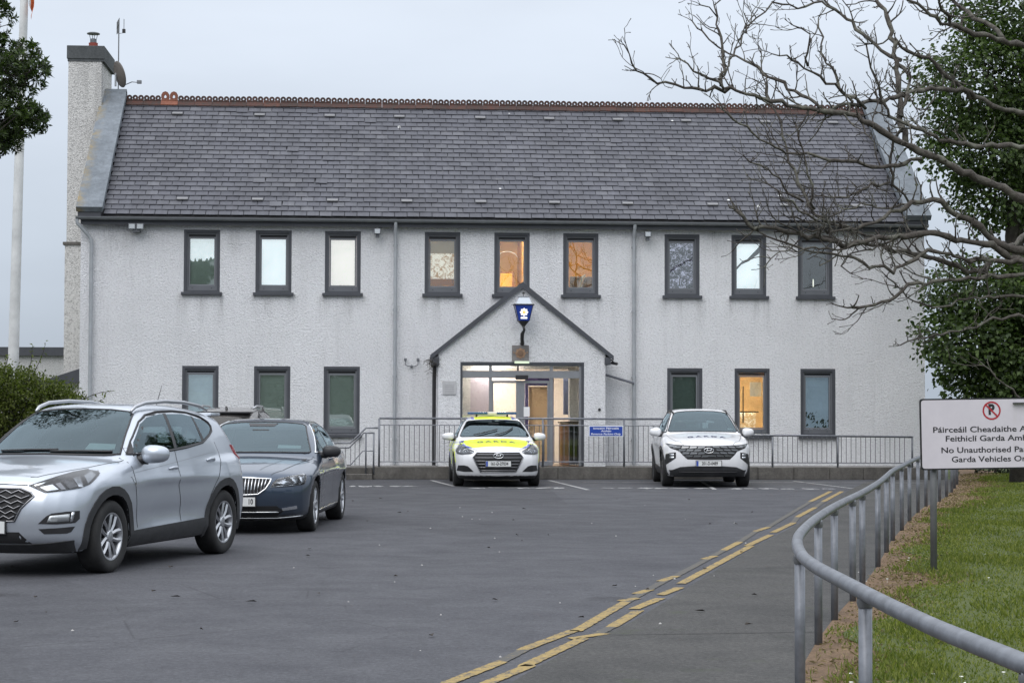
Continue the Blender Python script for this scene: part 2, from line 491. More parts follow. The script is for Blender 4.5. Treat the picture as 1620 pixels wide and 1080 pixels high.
# verge of dry soil and lawn
def soft(x, y): return 0.045 * math.sin(x * 0.9 + 1.3) * math.sin(y * 0.55) + 0.03 * math.sin(x * 2.1 + y * 1.3)
def strip(name, mat, off0, off1, nx, z0, label):
    ys = np.concatenate([np.linspace(-60, -44, 10), np.linspace(-43.6, 5, 160)])
    v = []; f = []
    for i, y in enumerate(ys):
        for j in range(nx + 1):
            t = j / nx
            off = off0(y) + (off1(y) - off0(y)) * t ** 1.5
            x = rail_x(y) + off
            z = z0 + max(0, min(1, off / 0.4)) * (0.03 + max(-0.02, soft(x, y)) * min(1, off / 2))
            v.append((x, y, z))
        if i:
            for j in range(nx):
                a = (i - 1) * (nx + 1) + j
                f.append((a, a + 1, a + nx + 2, a + nx + 1))
    o = mesh_obj(name, v, f, mat, smooth=True); tag(o, label, kind='structure'); return o
def verge_w(y): return 0.45 + 0.18 * math.sin(y * 0.8 + 0.5) + 0.15 * math.sin(y * 2.3) + 0.35 * (1 if y > -20 else 0) * min(1, (y + 20) / 8 if y > -20 else 0)
strip('verge', DIRT, lambda y: -0.02, lambda y: verge_w(y) + 0.15, 6, 0.008, 'strip of dry brown soil along the railing')
strip('lawn', LAWN, lambda y: verge_w(y), lambda y: 30.0, 30, 0.016, 'green lawn to the right of the railing')

# painted lines: each worn piece is a part of the car park
YL = [(0.47, -35.7, 0.79, -34.9), (1.04, -34.11, 1.42, -33.17), (1.49, -33.05, 2.08, -31.08), (2.11, -30.86, 2.19, -30.76), (2.33, -30.18, 2.41, -30.01), (2.71, -28.97, 2.88, -28.58), (3.59, -26.25, 3.71, -25.99), (4.03, -24.93, 4.42, -23.71), (5.09, -21.44, 5.38, -20.7), (7.74, -12.94, 9.08, -8.74),
      (0.2, -37.3, 0.42, -36.2), (0.68, -35.77, 0.95, -35.09), (0.97, -34.97, 1.43, -33.69), (1.44, -33.53, 1.58, -33.38), (1.79, -32.76, 2.08, -31.81), (2.12, -31.51, 2.39, -30.81), (2.52, -30.3, 2.73, -29.77), (2.85, -29.25, 4.43, -24.38), (4.46, -24.16, 5.08, -22.35), (5.26, -21.72, 5.96, -19.66), (6.4, -17.98, 7.28, -15.24), (7.97, -12.94, 9.31, -8.74)]
def paint_strip(name, a, b, w, mat, z=0.0065, jag=0.05):
    a, b = Vector(a + (0,)), Vector(b + (0,))
    d = (b - a); L = d.length; d.normalize(); nn = Vector((-d.y, d.x, 0))
    n = max(3, int(L / 0.045)); v = []; f = []
    for i in range(n + 1):
        t = i / n
        p = a + d * (L * t)
        e = w * (0.5 if 0 < i < n else 0.46)
        j1, j2 = rnd.uniform(-1, 1) * w * jag, rnd.uniform(-1, 1) * w * jag
        for s, j in ((1, j1), (-1, j2)):
            q = p + nn * (s * e + j) + d * (rnd.uniform(-0.04, 0.04) if i in (0, n) else 0)
            v.append((q.x, q.y, z))
        if i: f.append((2 * i - 2, 2 * i - 1, 2 * i + 1, 2 * i))
    return mesh_obj(name, v, f, mat, cp)
for x0, y0, x1, y1 in YL:
    ex_ = Vector((x1 - x0, y1 - y0)).normalized() * 0.10
    paint_strip('yellow_line', (x0 - ex_.x, y0 - ex_.y), (x1 + ex_.x, y1 + ex_.y), 0.09, YELL)
YWORN = m_paint('faded_yellow_paint', (0.26, 0.20, 0.09), 0.75)
for a_, b_ in (((0.79, -34.9), (1.04, -34.11)), ((2.08, -31.08), (2.85, -28.6)), ((2.88, -28.58), (4.03, -24.93)), ((4.42, -23.71), (5.09, -21.44)), ((5.38, -20.7), (7.74, -12.94)), ((1.58, -33.38), (1.79, -32.76)), ((7.28, -15.24), (7.97, -12.94)), ((5.96, -19.66), (6.4, -17.98))):
    paint_strip('faded_yellow_line', a_, b_, 0.08, YWORN, z=0.006)
for x0, y0, x1, y1, w in [(4.03, -2.6, 4.33, -8.0, 0.09), (7.42, -3.2, 6.94, -7.7, 0.09), (1.34, -2.6, 1.70, -6.0, 0.09), (4.7, -3.5, 12.3, -4.0, 0.10), (9.6, -2.9, 9.9, -7.2, 0.08)]:
    paint_strip('white_line', (x0, y0), (x1, y1), w, WHIT)
for x0, x1, y in [(-0.5, 0.85, -6.1), (2.0, 3.9, -6.95), (4.75, 6.85, -7.1), (7.35, 9.25, -7.35)]:
    x = x0
    while x < x1:
        w = rnd.uniform(0.16, 0.34)
        paint_strip('worn_white_mark', (x, y + rnd.uniform(-.12, .12)), (x + w, y + rnd.uniform(-.12, .12)), rnd.uniform(0.16, 0.5), WHIT, jag=0.35)
        x += w + rnd.uniform(0.03, 0.14)

# ================================================================ the building
X0, X1, EZ = -6.96, 13.50, 6.12
st = empty('police_station', (3.3, 0, 0))
tag(st, 'long white roughcast two storey police station with slate roof', 'building')
def sub(o): # keep world coordinates for children of the station
    o.matrix_parent_inverse = Matrix.Translation((-3.3, 0, 0)); return o
WINS = []
UPX = [-4.525, -2.82, -1.165, 1.232, 2.913, 4.587, 7.065, 8.71, 10.35]
LOX = [-4.54, -2.835, -1.175, None, None, None, 7.13, 8.785, 10.41]
for i, x in enumerate(UPX): WINS.append((x, x + 0.86, 4.40, 5.89, 'u%d' % (i + 1)))
for i, x in enumerate(LOX):
    if x is not None: WINS.append((x, x + 0.865, 1.01, 2.635, 'l%d' % (i + 1)))
PX0, PX1, PY = 1.535, 5.49, -1.1          # porch
def wall_holes(x0, x1, z0, z1, holes, y, t, mat, name, parent):
    xs = sorted({x0, x1} | {h[0] for h in holes} | {h[1] for h in holes})
    zs = sorted({z0, z1} | {h[2] for h in holes} | {h[3] for h in holes})
    mb = MB()
    for i in range(len(xs) - 1):
        for k in range(len(zs) - 1):
            cx, cz = (xs[i] + xs[i + 1]) / 2, (zs[k] + zs[k + 1]) / 2
            if any(h[0] < cx < h[1] and h[2] < cz < h[3] for h in holes): continue
            mb.quad((xs[i], y, zs[k]), (xs[i + 1], y, zs[k]), (xs[i + 1], y, zs[k + 1]), (xs[i], y, zs[k + 1]))
    for h in holes:
        a, b, c, d = h[:4]
        mb.quad((a, y, c), (a, y + t, c), (a, y + t, d), (a, y, d)); mb.quad((b, y + t, c), (b, y, c), (b, y, d), (b, y + t, d))
        mb.quad((a, y, d), (a, y + t, d), (b, y + t, d), (b, y, d)); mb.quad((a, y + t, c), (a, y, c), (b, y, c), (b, y + t, c))
    o = mb.build(name, mat, parent)
    bm = bmesh.new(); bm.from_mesh(o.data); bmesh.ops.remove_doubles(bm, verts=bm.verts, dist=1e-5); bm.to_mesh(o.data); bm.free()
    return o
door_hole = (2.35, 4.75, 0.28, 2.6, 'd')
w = wall_holes(X0, X1, 0, EZ + 0.05, WINS + [door_hole], 0.0, 0.3, WALLM, 'wall', st); sub(w)
gz = 9.60; RYC = 3.9
mb = MB()
for xg in (X0, X1):   # gable ends and back
    pts = [(xg, 0, 0), (xg, 7.8, 0), (xg, 7.8, EZ + 0.05), (xg, RYC, gz - 0.1), (xg, 0, EZ + 0.05)]
    mb.add(pts, [(0, 4, 3, 2, 1) if xg == X0 else (0, 1, 2, 3, 4)])
mb.quad((X1, 7.8, 0), (X0, 7.8, 0), (X0, 7.8, EZ), (X1, 7.8, EZ))
sub(mb.build('gable_wall', WALLM, st))
# faint vertical render joint lines on the right and left of the front
for x in (-0.28, 9.55, -1.95):
    sub(MB().box(x - 0.006, x + 0.006, -0.006, 0.0, 2.7, 4.3).build('render_joint', simple('joint_white', (0.70, 0.70, 0.72), 0.9), st))

# ---- roof
roof = MB()
EY, EZ2, TZ = -0.24, 6.20, 9.52
roof.quad((X0 + 0.35, EY, EZ2 - 0.03), (X1 - 0.35, EY, EZ2 - 0.03), (X1 - 0.35, RYC, TZ - 0.03), (X0 + 0.35, RYC, TZ - 0.03))
roof.quad((X1 - 0.35, 8.04, EZ2 - 0.03), (X0 + 0.35, 8.04, EZ2 - 0.03), (X0 + 0.35, RYC, TZ - 0.03), (X1 - 0.35, RYC, TZ - 0.03))
ro = sub(roof.build('roof', simple('roof_underlay', (0.02, 0.02, 0.022), 0.9), st))
SL = math.hypot(RYC - EY, TZ - EZ2); PIT = math.atan2(TZ - EZ2, RYC - EY)
NC = 25; GA = SL / NC; SW = 0.300
sl = MB().box(0.0075, SW - 0.0075, 0, GA * 1.45, -0.006, 0.006)
me_sl = sl.build('slate', SLATE).data; bpy.data.objects.remove(bpy.data.objects['slate'])
tilt = math.atan2(0.027, GA * 1.3)
def slate_mat(x, c):
    y, z = EY + math.cos(PIT) * GA * c, EZ2 + math.sin(PIT) * GA * c
    return Matrix.Translation((x, y, z + 0.030)) @ Matrix.Rotation(PIT - tilt + rnd.gauss(0, 0.006), 4, 'X') @ Matrix.Rotation(rnd.gauss(0, 0.006), 4, 'Z') @ Matrix.Translation((0, rnd.gauss(0, 0.004), rnd.uniform(-0.002, 0.003)))
rest = MB(); cnt = 0
XR0, XR1 = X0 + 0.56, X1 - 0.56
vents = {}
for k in range(10): vents[(NC - 3, int((XR1 - XR0) / SW * (k + 0.75) / 10.2))] = 1; vents[(3, int((XR1 - XR0) / SW * (k + 0.9) / 10.6))] = 1
VENTM = simple('vent_grey', (0.19, 0.19, 0.195), 0.6)
bvs = [Vector(v_.co) for v_ in me_sl.vertices]; bfs = [tuple(p.vertices) for p in me_sl.polygons]
for c in range(NC):
    n = int((XR1 - XR0) / SW) + 1
    for k in range(-1, n + 1):
        x = XR0 + k * SW + (SW / 2 if c % 2 else 0)
        if x < XR0 - 0.02 or x + SW > XR1 + 0.02: 
            if x + SW < XR0 + 0.06 or x > XR1 - 0.06: continue
        M = slate_mat(x, c)
        if rnd.random() < 0.012: M = M @ Matrix.Translation((rnd.uniform(-.01, .01), rnd.uniform(-0.05, -0.015), 0.006)) @ Matrix.Rotation(rnd.gauss(0, 0.04), 4, 'Z')
        if (c, k) in vents:
            vm_ = MB().box(0.02, SW - 0.02, -0.02, 0.05, 0.012, 0.04, M).box(0.02, SW - 0.02, 0.05, 0.10, 0.012, 0.03, M).build('roof_vent', VENTM, st); sub(vm_)
        if c < 5 and k < 60 and cnt < 300 :
            so = bpy.data.objects.new('slate', me_sl); COL.objects.link(so); so.parent = ro; so.matrix_local = Matrix.Translation((0,0,0)) @ M
            cnt += 1
        else:
            rest.add([M @ p for p in bvs], bfs)
o = rest.build('slate_courses', SLATE, ro); tag(o, kind='stuff')
# ---- ridge tiles with looped crest
def m_terracotta():
    b = MatB('ridge_terracotta')
    oi = b.node('ShaderNodeObjectInfo')
    pos = b.node('ShaderNodeNewGeometry').outputs['Position']
    n = b.noise(9, 5, 0.75, vec=pos)
    c = b.ramp(oi.outputs['Random'], [(0.0, (0.050, 0.022, 0.017)), (0.7, (0.085, 0.034, 0.025)), (1.0, (0.11, 0.045, 0.03))])
    c = b.mix(b.ramp(n, [(0.40, 0.0), (0.62, 0.85)]), c, (0.040, 0.034, 0.030))
    b.base(c); b.set(Roughness=0.85); b.bump(n, 0.6, 0.01); return b.m
TERR = m_terracotta(); TERN = simple('new_terracotta', (0.19, 0.07, 0.042), 0.8, vary=0.15, vscale=12)
def ridge_tile(L, nl, big=1.0):
    mb = MB()
    for s in (-1, 1):
        mb.add([(0.004, 0, 0.05), (L - 0.004, 0, 0.05), (L - 0.004, s * 0.16, -0.09), (0.004, s * 0.16, -0.09), (0.004, 0, 0.03), (L - 0.004, 0, 0.03), (L - 0.004, s * 0.15, -0.11), (0.004, s * 0.15, -0.11)],
               [(0, 1, 2, 3) if s > 0 else (3, 2, 1, 0), (4, 5, 6, 7) if s < 0 else (7, 6, 5, 4), (3, 2, 6, 7), (0, 3, 7, 4), (1, 2, 6, 5)])
    mb.tube([(0.004, 0, 0.045), (L - 0.004, 0, 0.045)], 0.028, 6)
    p = L / nl
    for k in range(nl):
        cx = p * (k + 0.5); ro_, ri = 0.50 * p, 0.17 * p
        cz = 0.05 + ro_ * 0.82
        base = len(mb.v); n = 10
        for j in range(n):
            a = 2 * PI * j / n + PI / 2
            for rr in (ro_, ri):
                if rr == ri: tx, tz = rr * (1.0 if math.sin(a) < 0.3 else 0.7) * math.cos(a), rr * math.sin(a) * 0.95
                else: tx, tz = rr * math.cos(a), rr * math.sin(a)
                for yy in (-0.02, 0.02): mb.v.append((cx + tx, yy, cz + tz * big))
        for j in range(n):
            a, b2 = base + 4 * j, base + 4 * ((j + 1) % n)
            mb.f += [(a, b2, b2 + 2, a + 2), (a + 3, b2 + 3, b2 + 1, a + 1), (a + 1, b2 + 1, b2, a), (a + 2, b2 + 2, b2 + 3, a + 3)]
    return mb
mesh_r = ridge_tile(0.44, 3).build('ridge_tile', TERR).data; bpy.data.objects.remove(bpy.data.objects['ridge_tile'])
mesh_rn = ridge_tile(0.44, 2, 1.25).build('ridge_tile', TERN).data; bpy.data.objects.remove(bpy.data.objects['ridge_tile'])
nr = int((XR1 - XR0) / 0.44)
for k in range(nr + 1):
    ob = bpy.data.objects.new('ridge_tile', mesh_rn if k == 2 else mesh_r); COL.objects.link(ob); ob.parent = ro
    if k == 2: ob['label'] = 'newer orange ridge tile'
    ob.matrix_local = Matrix.Translation((XR0 + k * 0.44, RYC, TZ + 0.03 + rnd.uniform(-0.008, 0.008)))
# ---- parapet copings on both gables
def m_coping():
    b = MatB('coping_blue_grey')
    pos = b.node('ShaderNodeNewGeometry').outputs['Position']
    n = b.noise(1.2, 6, 0.75, vec=pos); f = b.noise(9, 5, 0.7, vec=pos)
    c = b.ramp(n, [(0.3, (0.10, 0.115, 0.13)), (0.7, (0.20, 0.225, 0.25))])
    c = b.mix(0.4, c, b.ramp(f, [(0.3, 0.5), (0.7, 1.4)]), 'MULTIPLY')
    sx = b.node('ShaderNodeSeparateXYZ'); b.l.new(pos, sx.inputs[0])
    edge = b.ramp(b.math('ADD', sx.outputs['X'], b.math('MULTIPLY', f, 0.35)), [(0.0, 1.0), (0.001, 0.0)])
    lich = b.noise(2.2, 5, 0.7, vec=pos)
    fac = b.math('MULTIPLY', b.ramp(b.math('ADD', b.math('ABSOLUTE', b.math('ADD', sx.outputs['X'], 7.0)), b.math('MULTIPLY', f, 0.22)), [(0.14, 1.0), (0.34, 0.0)]), b.ramp(lich, [(0.45, 0.0), (0.65, 0.7)]))
    c = b.mix(fac, c, (0.30, 0.21, 0.06))
    b.base(c); b.set(Roughness=0.8); b.bump(f, 0.3, 0.01); return b.m
COPE = m_coping()
for xa, xb, nm in ((X0 - 0.06, X0 + 0.56, 'l'), (X1 - 0.56, X1 + 0.06, 'r')):
    mb = MB()
    ca, sa = math.cos(PIT), math.sin(PIT)
    def P(x, t, h): return (x, EY - 0.06 + ca * t - sa * h, EZ2 - 0.02 + sa * t + ca * h)
    Lc = SL + 0.30
    for (h0, h1, i0, i1) in ((0.10, 0.24, xa, xb),):
        vs = [P(i0, 0, h0), P(i1, 0, h0), P(i1, Lc, h0), P(i0, Lc, h0), P(i0, 0, h1), P(i1, 0, h1), P(i1, Lc, h1), P(i0, Lc, h1)]
        mb.add(vs, [(0, 3, 2, 1), (4, 5, 6, 7), (0, 1, 5, 4), (1, 2, 6, 5), (2, 3, 7, 6), (3, 0, 4, 7)])
        vs = [(x, 2 * RYC - y, z) for x, y, z in vs]
        mb.add(vs, [(0, 1, 2, 3), (7, 6, 5, 4), (4, 5, 1, 0), (5, 6, 2, 1), (6, 7, 3, 2), (7, 4, 0, 3)])
    cpo = sub(mb.build('coping', COPE, st))
    mb = MB()
    mb.add([P(xa + 0.06, 0.05, -0.15), P(xb - 0.06, 0.05, -0.15), P(xb - 0.06, Lc, -0.15), P(xa + 0.06, Lc, -0.15), P(xa + 0.06, 0.05, 0.098), P(xb - 0.06, 0.05, 0.098), P(xb - 0.06, Lc - 0.1, 0.098), P(xa + 0.06, Lc - 0.1, 0.098)],
           [(0, 3, 2, 1), (4, 5, 6, 7), (0, 1, 5, 4), (1, 2, 6, 5), (2, 3, 7, 6), (3, 0, 4, 7)])
    sub(mb.build('parapet', m_concrete('parapet_grey', (0.21, 0.225, 0.24), 0.4), st))
    sub(MB().bevbox(xa + 0.03, xb - 0.05, EY - 0.10, 0.12, EZ2 - 0.07, EZ2 + 0.09, 0.01).build('kneeler', DGREY, st))
    if nm == 'l': sub(MB().box(xb + 0.002, xb + 0.035, 0, 0.01, 0, 0.01).build('flashing', PIPE, st)) if False else None
# ---- fascia, soffit, gutter, downpipes
sub(MB().box(X0 + 0.02, X1 - 0.02, -0.20, -0.17, 5.98, 6.14).build('fascia', DGREY, st))
sub(MB().box(X0 + 0.02, X1 - 0.02, -0.168, -0.002, 6.00, 6.03).build('soffit', DGREY, st))
gm = MB(); prof = [(-0.275 + 0.075 * math.cos(a), 6.155 + 0.075 * math.sin(a)) for a in [PI + PI * k / 8 for k in range(9)]]
prof += [(p[0] * 0.0 + (-0.275 + 0.06 * math.cos(a)), 6.155 + 0.06 * math.sin(a)) for p, a in zip(prof, [2 * PI - PI * k / 8 for k in range(9)])]
gm.prism(prof, 0, X0 - 0.08, X1 + 0.02)
sub(gm.build('gutter', simple('gutter_grey', (0.16, 0.17, 0.18), 0.45, vary=0.1), st, smooth=False))
def downpipe(x, y0=-0.275):
    mb = MB().tube([(x, y0, 6.10), (x, y0, 6.02), (x + 0.0, -0.11, 5.82), (x, -0.10, 5.70), (x, -0.10, 0.30)], 0.043, 10)
    p = sub(mb.build('downpipe', PIPE, st, autos=50))
    for z in (5.55, 4.0, 2.4, 0.9):
        MB().lathe([(0.052, z - 0.03), (0.052, z + 0.03)], 10, Matrix.Translation((x, -0.10, 0))).box(x - 0.05, x + 0.05, -0.07, -0.001, z - 0.02, z + 0.02).build('pipe_clip', PIPE, p)
for x in (0.526, 6.304): downpipe(x)
mb = MB().tube([(X0 - 0.05, -0.275, 6.1), (X0 - 0.05, -0.275, 6.0), (X0 + 0.2, -0.12, 5.72), (X0 + 0.265, -0.10, 5.6), (X0 + 0.265, -0.10, 0.1)], 0.045, 10)
sub(mb.build('downpipe', PIPE, st, autos=50))
# ---- chimney on the left gable
mb = MB().box(-7.80, X0 - 0.002, 3.25, 5.2, 5.84, 10.47)
sub(mb.build('chimney', CHIMM, st))
sub(MB().box(-7.83, X0 - 0.002, 3.2, 5.25, 0, 5.76).build('chimney_breast', CHIMM, st))
sub(MB().bevbox(-7.88, X0 - 0.002, 3.16, 5.28, 5.76, 5.84, 0.01).build('chimney_ledge', CONC, st))
sub(MB().box(-7.82, X0 + 0.07, 3.23, 5.22, 10.47, 10.53).bevbox(-7.84, X0 + 0.07, 3.21, 5.24, 10.53, 10.87, 0.015).build('chimney_cap', m_concrete('cap_concrete', (0.085, 0.092, 0.095), 0.3), st))
sub(MB().lathe([(0.12, 10.86), (0.13, 10.9), (0.115, 11.02), (0.12, 11.06), (0.1, 11.06)], 16, Matrix.Translation((-7.27, 3.9, 0))).build('chimney_pot', simple('pot_red', (0.24, 0.05, 0.035), 0.8, vary=0.2), st, autos=40))
cw = MB().lathe([(0.085, 11.06), (0.085, 11.16), (0.07, 11.17)], 14, Matrix.Translation((-7.27, 3.9, 0)))
for k in range(4):
    a = k * PI / 2 + 0.4
    cw.tube([(-7.27 + 0.075 * math.cos(a), 3.9 + 0.075 * math.sin(a), 11.15), (-7.27 + 0.11 * math.cos(a), 3.9 + 0.11 * math.sin(a), 11.30)], 0.008, 5)
cw.lathe([(0.165, 11.29), (0.17, 11.31), (0.12, 11.335), (0.02, 11.35)], 18, Matrix.Translation((-7.27, 3.9, 0)))
sub(cw.build('chimney_cowl', simple('cowl_metal', (0.16, 0.17, 0.18), 0.4, metal=0.7, vary=0.2), st, autos=40))

# ---- windows
LAMPW = simple('tube_lamp', (1, 1, 1), 0.5, emit=(1.0, 0.90, 0.72), estr=260.0)
def m_blind_or_refl(name, col, slat=0.0, emit=0.0, ecol=None):
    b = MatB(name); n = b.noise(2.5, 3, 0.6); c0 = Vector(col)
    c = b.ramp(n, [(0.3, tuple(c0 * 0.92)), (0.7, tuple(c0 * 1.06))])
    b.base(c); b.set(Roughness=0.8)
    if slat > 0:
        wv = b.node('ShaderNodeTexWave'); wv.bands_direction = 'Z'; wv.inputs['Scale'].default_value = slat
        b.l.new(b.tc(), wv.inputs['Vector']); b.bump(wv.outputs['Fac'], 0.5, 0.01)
    if emit > 0:  # glow put into the cloth; no lamp stands behind it
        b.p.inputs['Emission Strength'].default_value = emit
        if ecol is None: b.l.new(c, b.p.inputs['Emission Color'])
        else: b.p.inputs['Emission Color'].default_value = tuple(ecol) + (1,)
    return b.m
def m_mottle(name, ca, cb, emit, sc=9, lo=0.50):
    """glowing two-tone noise"""
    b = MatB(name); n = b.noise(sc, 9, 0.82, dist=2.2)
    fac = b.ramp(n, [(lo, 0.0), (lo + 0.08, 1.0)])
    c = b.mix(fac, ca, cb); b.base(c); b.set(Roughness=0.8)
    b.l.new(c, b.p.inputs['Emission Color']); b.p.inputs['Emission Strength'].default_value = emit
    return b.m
BL_GREEN = m_blind_or_refl('blind_green', (0.42, 0.48, 0.455), 9, 0.16)
BL_PALE = m_blind_or_refl('blind_pale', (0.60, 0.68, 0.80), 9, 0.48)
GLOW_WHITE = m_blind_or_refl('blind_or_sky_white', (0.88, 0.90, 0.97), 0, 0.98)  # white glow: lit blind in one window, painted sky reflection elsewhere
BL_PINK = m_blind_or_refl('blind_lit_pink', (0.95, 0.86, 0.85), 0, 0.95)
REFL_BLUE = m_blind_or_refl('sky_reflection_blue', (0.44, 0.53, 0.68), 0, 0.34)  # sky reflection put into a glowing sheet
REFL_SAGE = m_blind_or_refl('tree_reflection_sage', (0.42, 0.48, 0.45), 9, 0.14)  # tree reflection put into the sheet's colour
def window(x0, x1, z0, z1, nm):
    tall = z1 - z0
    mb = MB()
    t = 0.068
    mb.box(x0, x0 + t, 0.002, 0.16, z0, z1).box(x1 - t, x1, 0.002, 0.16, z0, z1).box(x0 + t, x1 - t, 0.002, 0.16, z1 - t, z1).box(x0 + t, x1 - t, 0.002, 0.16, z0, z0 + t * 0.6)
    for v_ in range(len(mb.v)):
        x, y, z = mb.v[v_]; mb.v[v_] = (min(max(x, x0 + 0.0015), x1 - 0.0015), y, min(max(z, z0 + 0.0015), z1 - 0.0015))
    wo = sub(mb.build('window', DGREY, st))
    a0, a1, b0, b1 = x0 + t, x1 - t, z0 + t * 0.6, z1 - t
    fr = MB(); q = 0.04
    fr.box(a0, a0 + q, 0.045, 0.15, b0, b1).box(a1 - q, a1, 0.045, 0.15, b0, b1).box(a0 + q, a1 - q, 0.045, 0.15, b1 - q, b1).box(a0 + q, a1 - q, 0.045, 0.15, b0, b0 + q + 0.07)
    fo = fr.build('frame', FRAMEG, wo); c0, c1, d0, d1 = a0 + q, a1 - q, b0 + q + 0.07, b1 - q
    sa = MB(); q = 0.036
    sa.box(c0 + 0.004, c0 + q, 0.07, 0.14, d0 + 0.004, d1 - 0.06).box(c1 - q, c1 - 0.004, 0.07, 0.14, d0 + 0.004, d1 - 0.06).box(c0 + q, c1 - q, 0.07, 0.14, d1 - 0.1, d1 - 0.06).box(c0 + q, c1 - q, 0.07, 0.14, d0 + 0.004, d0 + q)
    sa.build('sash', FRAMEL, wo)
    MB().box(c0 + 0.002, c1 - 0.002, 0.10, 0.14, d1 - 0.055, d1 - 0.002).build('trickle_vent', simple('vent_black', (0.025, 0.025, 0.028), 0.5), wo)
    for xs_ in (x0 + 0.2, x1 - 0.2):
        MB().lathe([(0.012, 0.040), (0.012, 0.046)], 8, Matrix.Translation((xs_, 0, b0 + 0.055)), axis=1).build('drain_cap', BLACK, wo)
    MB().box(c0 + q - 0.004, c1 - q + 0.004, 0.100, 0.104, d0 + q - 0.004, d1 - 0.096).build('pane', PANE, wo)
    MB().bevbox(x0 - 0.055, x1 + 0.055, -0.085, 0.04 if False else -0.002, z0 - 0.075, z0 - 0.003, 0.006).build('sill', DGREY, wo)
    # behind the glass
    bx = (x0 + 0.05, x1 - 0.05, 0.19, 0.20, z0 + 0.03, z1 - 0.03)
    def blind_or_reflection(m, zlow=None):
        MB().box(bx[0], bx[1], bx[2], bx[3], zlow if zlow else bx[4], bx[5]).build('blind_or_reflection', m, wo)
        return
    def room(mat, depth=2.6, wx=0.9, lampz=None, lamp=True, lx=(0.1, 0.5), ly=0.5):
        xa, xb, za, zb = x0 - wx, x1 + wx, z0 - 0.7, z1 + 0.08
        m_ = MB(); ya, yb = 0.302, 0.302 + depth
        m_.quad((xa, yb, za), (xb, yb, za), (xb, yb, zb), (xa, yb, zb)); m_.quad((xa, ya, za), (xa, yb, za), (xa, yb, zb), (xa, ya, zb))
        m_.quad((xb, yb, za), (xb, ya, za), (xb, ya, zb), (xb, yb, zb)); m_.quad((xa, ya, zb), (xa, yb, zb), (xb, yb, zb), (xb, ya, zb))
        m_.quad((xa, yb, za), (xa, ya, za), (xb, ya, za), (xb, yb, za))
        for s_, e_ in ((xa, x0), (x1, xb)): m_.quad((s_, ya, za), (s_, ya, zb), (e_, ya, zb), (e_, ya, za))
        m_.quad((x0, ya, za), (x0, ya, z0), (x1, ya, z0), (x1, ya, za)); m_.quad((x0, ya, z1), (x0, ya, zb), (x1, ya, zb), (x1, ya, z1))
        m_.build('room', mat, wo)
        if lamp: MB().box(x0 + lx[0], x0 + lx[1], ly + 0.3, ly + 0.42, zb - 0.07, zb - 0.03).build('ceiling_lamp', LAMPW, wo)
    if nm in ('l2', 'l3'): blind_or_reflection(BL_GREEN)
    elif nm == 'l7': blind_or_reflection(m_blind_or_refl('blind_dark_green', (0.20, 0.25, 0.24), 9, 0.08))
    elif nm == 'l1': blind_or_reflection(BL_PALE)
    elif nm == 'u2': blind_or_reflection(GLOW_WHITE)
    elif nm == 'u3': blind_or_reflection(BL_PINK)
    elif nm == 'u1':  # upper sheet paints mirrored sky, lower ones mirrored trees
        blind_or_reflection(GLOW_WHITE, z0 + tall * 0.50)
        MB().box(bx[0], bx[1], 0.205, 0.215, z0 + 0.03, z0 + tall * 0.5).build('lower_reflection', REFL_SAGE, wo)
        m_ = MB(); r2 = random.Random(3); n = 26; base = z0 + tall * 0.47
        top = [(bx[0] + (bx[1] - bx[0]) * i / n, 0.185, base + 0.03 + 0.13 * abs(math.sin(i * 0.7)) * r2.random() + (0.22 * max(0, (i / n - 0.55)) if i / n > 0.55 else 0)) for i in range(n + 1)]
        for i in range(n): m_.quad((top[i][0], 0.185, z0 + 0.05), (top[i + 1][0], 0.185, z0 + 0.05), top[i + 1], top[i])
        m_.build('plants_or_reflection', m_blind_or_refl('tree_reflection', (0.36, 0.42, 0.39), 0, 0.13), wo)  # jagged sheet painted as mirrored treetops
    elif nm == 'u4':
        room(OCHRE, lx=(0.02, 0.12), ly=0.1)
        MB().box(bx[0], bx[1], bx[2], bx[3], z0 + tall * 0.25, z0 + tall * 0.66).build('net_or_reflection', m_mottle('lace_warm', (0.42, 0.22, 0.08), (0.95, 0.84, 0.76), 0.75, 5, 0.44), wo)
        MB().box(bx[0], bx[1], 0.21, 0.22, z0 + tall * 0.66, bx[5] - 0.18).build('upper_blind', m_blind_or_refl('blind_brown', (0.34, 0.25, 0.16), 0, 0.35), wo)
        MB().bevbox(x0 + 0.1, x0 + 0.8, 0.9, 1.4, z0 - 0.7, z0 + 0.25, 0.02).build('cabinet', simple('cabinet_oak', (0.30, 0.16, 0.06), 0.6), wo)
    elif nm == 'u5':
        room(OCHRE, lx=(-0.1, 0.95), ly=0.02)
        MB().box(x0 - 0.2, x0 + 0.55, 1.6, 1.66, z0 + 0.0, z0 + 0.62).build('notice_board', simple('board_yellow', (0.70, 0.40, 0.04), 0.7, vary=0.15, vscale=4), wo)
        MB().box(x0 + 0.55, x0 + 0.60, 1.58, 1.66, z0 - 0.3, z0 + 0.66).box(x0 - 0.2, x0 + 0.55, 1.58, 1.66, z0 + 0.62, z0 + 0.66).build('board_frame', simple('board_wood', (0.22, 0.09, 0.03), 0.5), wo)
        MB().tube([(x0 + 0.15 + 0.26 * math.cos(a) + 0.18, 0.19, z0 + 0.85 + 0.2 * math.sin(a)) for a in np.linspace(0.3, 2.9, 12)], 0.008, 5).build('hanging_wire', WHITEP, wo)
    elif nm == 'u6':
        room(OCHRE, lx=(0.5, 0.72), ly=0.9)
        MB().bevbox(x0 + 0.28, x0 + 1.4, 1.1, 1.16, z0 - 0.3, z0 + 0.52, 0.02).build('office_screen', simple('screen_grey', (0.30, 0.30, 0.31), 0.8), wo)
